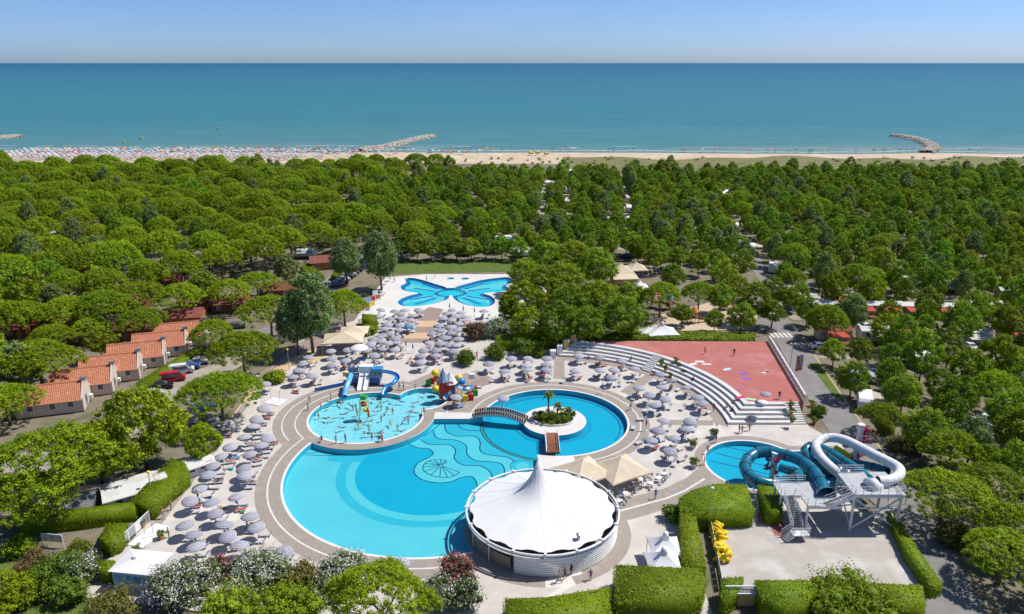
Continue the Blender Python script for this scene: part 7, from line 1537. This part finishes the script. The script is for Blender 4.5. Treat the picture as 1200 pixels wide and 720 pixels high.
# ------------------------------------------------------------------ cars
def car_proto(kind):
    if kind == 'van': prof = [(-2.3, .35), (-2.35, .9), (-2.25, 1.85), (-1.9, 2.0), (1.0, 2.0), (1.5, 1.75), (1.95, 1.15), (2.35, .95), (2.4, .4)]; cab = 1.1
    else: prof = [(-2.1, .35), (-2.15, .75), (-2.0, .95), (-1.45, 1.05), (-.95, 1.45), (.35, 1.47), (1.05, 1.02), (1.9, .86), (2.12, .62), (2.1, .35)]; cab = 1.0
    e = link('parked_car', None); mb = MB(); n = len(prof); V = []
    for s, k in ((-.86, .0), (-.80, 1), (.80, 1), (.86, 0)):
        for x, z in prof: V.append((x, s * (.8 if z > cab + .25 else 1), z))
    F = [tuple(range(n)), tuple(range(3 * n, 4 * n))[::-1]] + [(r_ * n + i, (r_ + 1) * n + i, (r_ + 1) * n + (i + 1) % n, r_ * n + (i + 1) % n) for r_ in range(3) for i in range(n)]
    mb.add(V, F); b = mb.build('body', M['paint'], e, False); ks = [b]; mb = MB()
    if kind == 'van': mb.add([(1.03, -.66, 1.98), (1.52, -.72, 1.74), (1.93, -.8, 1.2), (1.93, .8, 1.2), (1.52, .72, 1.74), (1.03, .66, 1.98)], [(0, 1, 4, 5), (1, 2, 3, 4)]); 
    else: mb.add([(.40, -.64, 1.47), (1.02, -.74, 1.06), (1.02, .74, 1.06), (.40, .64, 1.47)], [(0, 1, 2, 3)]); rw = MB(); rw.add([(-1.01, -.64, 1.48), (-1.45, -.74, 1.12), (-1.45, .74, 1.12), (-1.01, .64, 1.48)], [(3, 2, 1, 0)]); ks.append(rw.build('rear_window', M['glass'], e))
    for v in range(len(mb.v)): x, y, z = mb.v[v]; mb.v[v] = (x + (.03 if x > 0 else -.03), y, z + .02)
    ks.append(mb.build('windscreen', M['glass'], e))
    z0, z1 = (1.15, 1.75) if kind == 'van' else (1.03, 1.38)
    for s in (-1, 1): mb = MB(); x0, x1 = (-1.9, 1.5) if kind == 'van' else (-1.25, .85); mb.add([(x0, s * .865, z0), (x1, s * .865, z0), (x1 - .45, s * .735, z1), (x0 + .25, s * .735, z1)], [(0, 1, 2, 3) if s < 0 else (3, 2, 1, 0)]); ks.append(mb.build('side_window', M['glass'], e))
    for x in (-1.3, 1.35):
        for s in (-1, 1): mb = MB(); mb.tube([(x, s * .72, .32), (x, s * .9, .32)], .32, 12); ks.append(mb.build('wheel', M['tyre'], e))
    for s in (-1, 1): mb = MB(); mb.box((2.08 if kind != 'van' else 2.36, s * .6, .68), (.1, .34, .14)); ks.append(mb.build('headlight', M['white'], e))
    reg(e, *ks); return e
PROT = {'car': car_proto('car'), 'van': car_proto('van')}; firstc = {'car': 1, 'van': 1}
CC = {'black': (.012, .012, .014, 1), 'silver': (.48, .49, .5, 1), 'white': (.78, .78, .78, 1), 'red': (.55, .01, .03, 1), 'blue': (.03, .09, .3, 1), 'grey': (.14, .145, .155, 1), 'dark blue': (.012, .03, .09, 1)}
CARS = [(203, 446, 'van', 'red', R(20), 'red covered car beside the hedge of the tiled houses'), (190, 455, 'car', 'black', R(20), 'dark car next to the red covered one'), (213, 437, 'van', 'white', R(20), 'white estate car between red cover and silver car'), (222, 432, 'car', 'blue', R(20), 'blue car behind the silver saloon'), (233, 426, 'car', 'silver', R(15), 'silver saloon parked by the long hedge'), (180, 464, 'car', 'silver', R(20), 'pale car half hidden below the red one'), (245, 410, 'car', 'dark blue', R(15), 'dark car in the shade of the small pine'), (278, 384, 'car', 'grey', R(10), 'grey car on the lane behind the pines'), (240, 480, 'car', 'blue', R(30), 'blue car beneath the terrace pine')]
row = [('grey', 395, 334), ('silver', 399, 331), ('white', 402, 328.5), ('black', 406, 326), ('silver', 410, 323), ('grey', 413, 320.5), ('dark blue', 417, 317.5), ('black', 420, 315), ('blue', 424, 312.5), ('grey', 428, 310)]
for i, (c, u, v) in enumerate(row): CARS.append((u, v + 1, 'car', c, R(25), '%s car, number %s in the row beside the slanting lane' % (c, ['one', 'two', 'three', 'four', 'five', 'six', 'seven', 'eight', 'nine', 'ten'][i])))
for i, (u, v, c) in enumerate([(742, 300, 'dark blue'), (752, 299, 'silver'), (735, 302, 'blue'), (800, 298, 'blue'), (812, 300, 'silver'), (822, 299, 'white'), (478, 295, 'white'), (500, 296, 'silver'), (505, 293, 'grey'), (580, 296, 'white'), (587, 294, 'silver'), (930, 286, 'red'), (1038, 320, 'silver'), (1036, 330, 'dark blue'), (955, 312, 'blue'), (1075, 312, 'blue'), (990, 327, 'red'), (1060, 455, 'blue'), (960, 408, 'white'), (1015, 385, 'white'), (1070, 418, 'white'), (395, 292, 'blue'), (1135, 408, 'white'), (1105, 500, 'blue'), (1035, 465, 'silver'), (640, 285, 'white'), (1150, 555, 'white')]):
    CARS.append((u, v, 'van' if i % 4 == 1 else 'car', c, R(hr.choice((5, 95, 12))), None))
for u, v, k, c, a, lb in CARS:
    o = PROT[k] if firstc[k] else tree_copy(PROT[k]); firstc[k] = 0; p = G(u, v); o.location = (p.x, p.y, -.1); o.rotation_euler = (0, 0, a)
    if lb is None: lb = '%s %s parked %s' % (c, 'van' if k == 'van' else 'car', words_at(p.x, p.y, [m for m in WMG if 'car' not in m[0].split()])); tag(o, lb, 'car', 'cars among the campsite trees')
    else: tag(o, lb, 'car', 'parked cars')
    for ch in o.children: ch.color = CC[c]
# ------------------------------------------------------------------ beach life, boats
bm = MB(); bm.lathe([(1.35, 1.9), (.8, 2.25), (.03, 2.5)], n=8); bm.tube([(0, 0, 0), (0, 0, 2)], .04, 4); bcm = bm.mesh('beach_parasol', M['fabric'], True); br = random.Random(13); k = 0
pts = []
for row_ in range(11):
    for i in range(74):
        x = -345 + i * 3.9 + br.uniform(-.6, .6); y = 488 + row_ * 5.2 + br.uniform(-.6, .6)
        if y < shore(x) - 7 and br.random() < (.92 if x < -140 else .3 * (x < -80)): pts.append((x, y))
pts.sort(key=lambda t: t[1]); bl = MB()
mm = MB()
for i, (x, y) in enumerate(pts):
    col = br.choice([(.58, .58, .61, 1)] * 6 + [(.4, .42, .5, 1)] * 2 + [(.3, .35, .6, 1), (.65, .5, .5, 1)])
    if i < 130: o = link('beach_parasol', bcm, None, (x, y, -.35)); o.color = col; tag(o, 'pale beach parasol in the regular rows on the crowded beach', 'parasol', 'parasols in rows on the beach')
    else: mi_ = br.choice([0, 0, 0, 0, 0, 1, 1, 2, 3]); mm.lathe([(1.35, 1.9), (.8, 2.25), (.03, 2.5)], (x, y, -.35), 7, mi=mi_); mm.tube([(x, y, -.35), (x, y, 1.6)], .04, 4, mi=mi_)
    if i % 2: bl.box((x + 1, y - .6, -.1), (.7, 1.9, .3))
if mm.v: tag(mm.build('beach_parasols', [M['loungef'], M['greyblue'], M['gable'], M['court']]), 'rest of the pale parasols in rows towards the water', 'parasols', kind='stuff')
tag(bl.build('beach_loungers', M['loungef']), 'mass of sun beds between the beach parasols', 'sun beds', kind='stuff')
BC = {'red': (.7, .04, .05, 1), 'blue': (.05, .2, .6, 1), 'green': (.05, .4, .15, 1), 'yellow': (.85, .6, .05, 1), 'orange': (.8, .3, .05, 1), 'white': (.8, .8, .8, 1), 'pink': (.75, .2, .35, 1)}
for i in range(170):
    x = br.uniform(-330, 330) if i > 120 else br.uniform(-350, -20); c = br.choice(list(BC)); y = shore(x) - br.uniform(6, 22 if x < -20 else 14) - (br.uniform(0, 18) if x > -130 and x < -30 else 0)
    o = link('beach_parasol', bcm, None, (x, y, -.5)); o.color = BC[c]; tag(o, '%s sunshade near the waterline of the beach' % c, 'parasol', 'coloured sunshades by the water')
for i in range(70):
    x = br.uniform(-340, 60) if i < 50 else br.uniform(60, 340); y = shore(x) - br.uniform(3, 14) if i % 4 else shore(x) + br.uniform(2, 20)
    person(x, y, -.55 if i % 4 else -1.3, br.uniform(0, 6), br.choice(('stand', 'walk')), 'on the distant beach')
def boat(u, v, label, h, sail):
    p = G(u, v, -.6); e = thing('sailboat' if sail else 'pedal_boat', label, 'boat', p); s = h / 10.0; mb = MB(); mb.prism([(-4 * s, 0), (-3 * s, -1.3 * s), (2 * s, -1.2 * s), (4.4 * s, 0), (2 * s, 1.2 * s), (-3 * s, 1.3 * s)], -.2, .9 * s); mb.build('hull', M['white' if sail else 'yellow'], e)
    if sail: mb = MB(); mb.add([(-3.5 * s, 0, 1.5 * s), (.5 * s, .1, 1.5 * s), (.3 * s, .2, 10 * s), (-3.5 * s, .25, 1.5 * s), (.5 * s, .35, 1.5 * s), (.3 * s, .45, 10 * s)], [(0, 1, 2), (5, 4, 3), (0, 3, 4, 1), (1, 4, 5, 2), (2, 5, 3, 0)]); mb.build('sail', M['white'], e); mb = MB(); mb.tube([(.6 * s, .2, .8 * s), (.6 * s, .2, 10.5 * s)], .12 * s, 5); mb.build('mast', M['steel'], e)
    else: mb = MB(); mb.box((-.5 * s, 0, 1.4 * s), (3 * s, 2 * s, .5 * s)); mb.build('seat', M['white'], e); mb = MB(); mb.box((0, 0, 3.4 * s), (5 * s, 3 * s, .4 * s)); mb.build('sunroof', M['yellow'], e); mb = MB(); mb.box((-1 * s, 0, 2.2 * s), (.3 * s, .3 * s, 2.4 * s)); mb.build('post', M['white'], e)
boat(574.5, 77.5, 'tiny white sailboat in the middle of the horizon', 26, True); boat(1128, 81.5, 'tiny white sailboat far out beyond the curved jetty', 22, True); boat(418, 82, 'faint white sailboat left of the other one near the horizon', 14, True); boat(286, 85, 'faint white motor sailer far out at sea', 8, True)
boat(256, 152, 'yellow pedal boat on the water off the crowded beach', 5, False); boat(166, 163, 'yellow pedal boat close to the crowded shore', 5, False); boat(145, 167.5, 'small yellow boat at the edge of the crowded shore', 4, False)
for k, (u, v) in enumerate([(630, 181), (640, 182), (622, 181.5)]): p = G(u, v, 0); e = thing('kiosk', ['yellow beach hut, middle one behind the beach', 'orange yellow beach hut closest to the long lanes', 'yellow beach hut beside the lone grey tree'][k], 'kiosk', p); mb = MB(); mb.box((0, 0, 1.2), (3.0, 2, 1.6)); mb.build('wall', M['yellowwall'], e); mb = MB(); mb.lathe([(2.2, 1.6), (.05, 2.4)], n=4); mb.build('roof', M['yellow'], e)
# bags set down near loungers
for i in range(0, len(LSPOT), 5):
    x, y, rz = LSPOT[i]; mb = MB(); mb.box((0, 0, .17), (.45, .3, .32)); o = mb.build('beach_bag', M['fabric']); o.location = (x + .6 * math.sin(rz), y - .6 * math.cos(rz), .003); o.color = pp.choice(list(CLO.values())); tag(o, 'bag set down beside a sun lounger', 'bag', 'bags beside loungers')
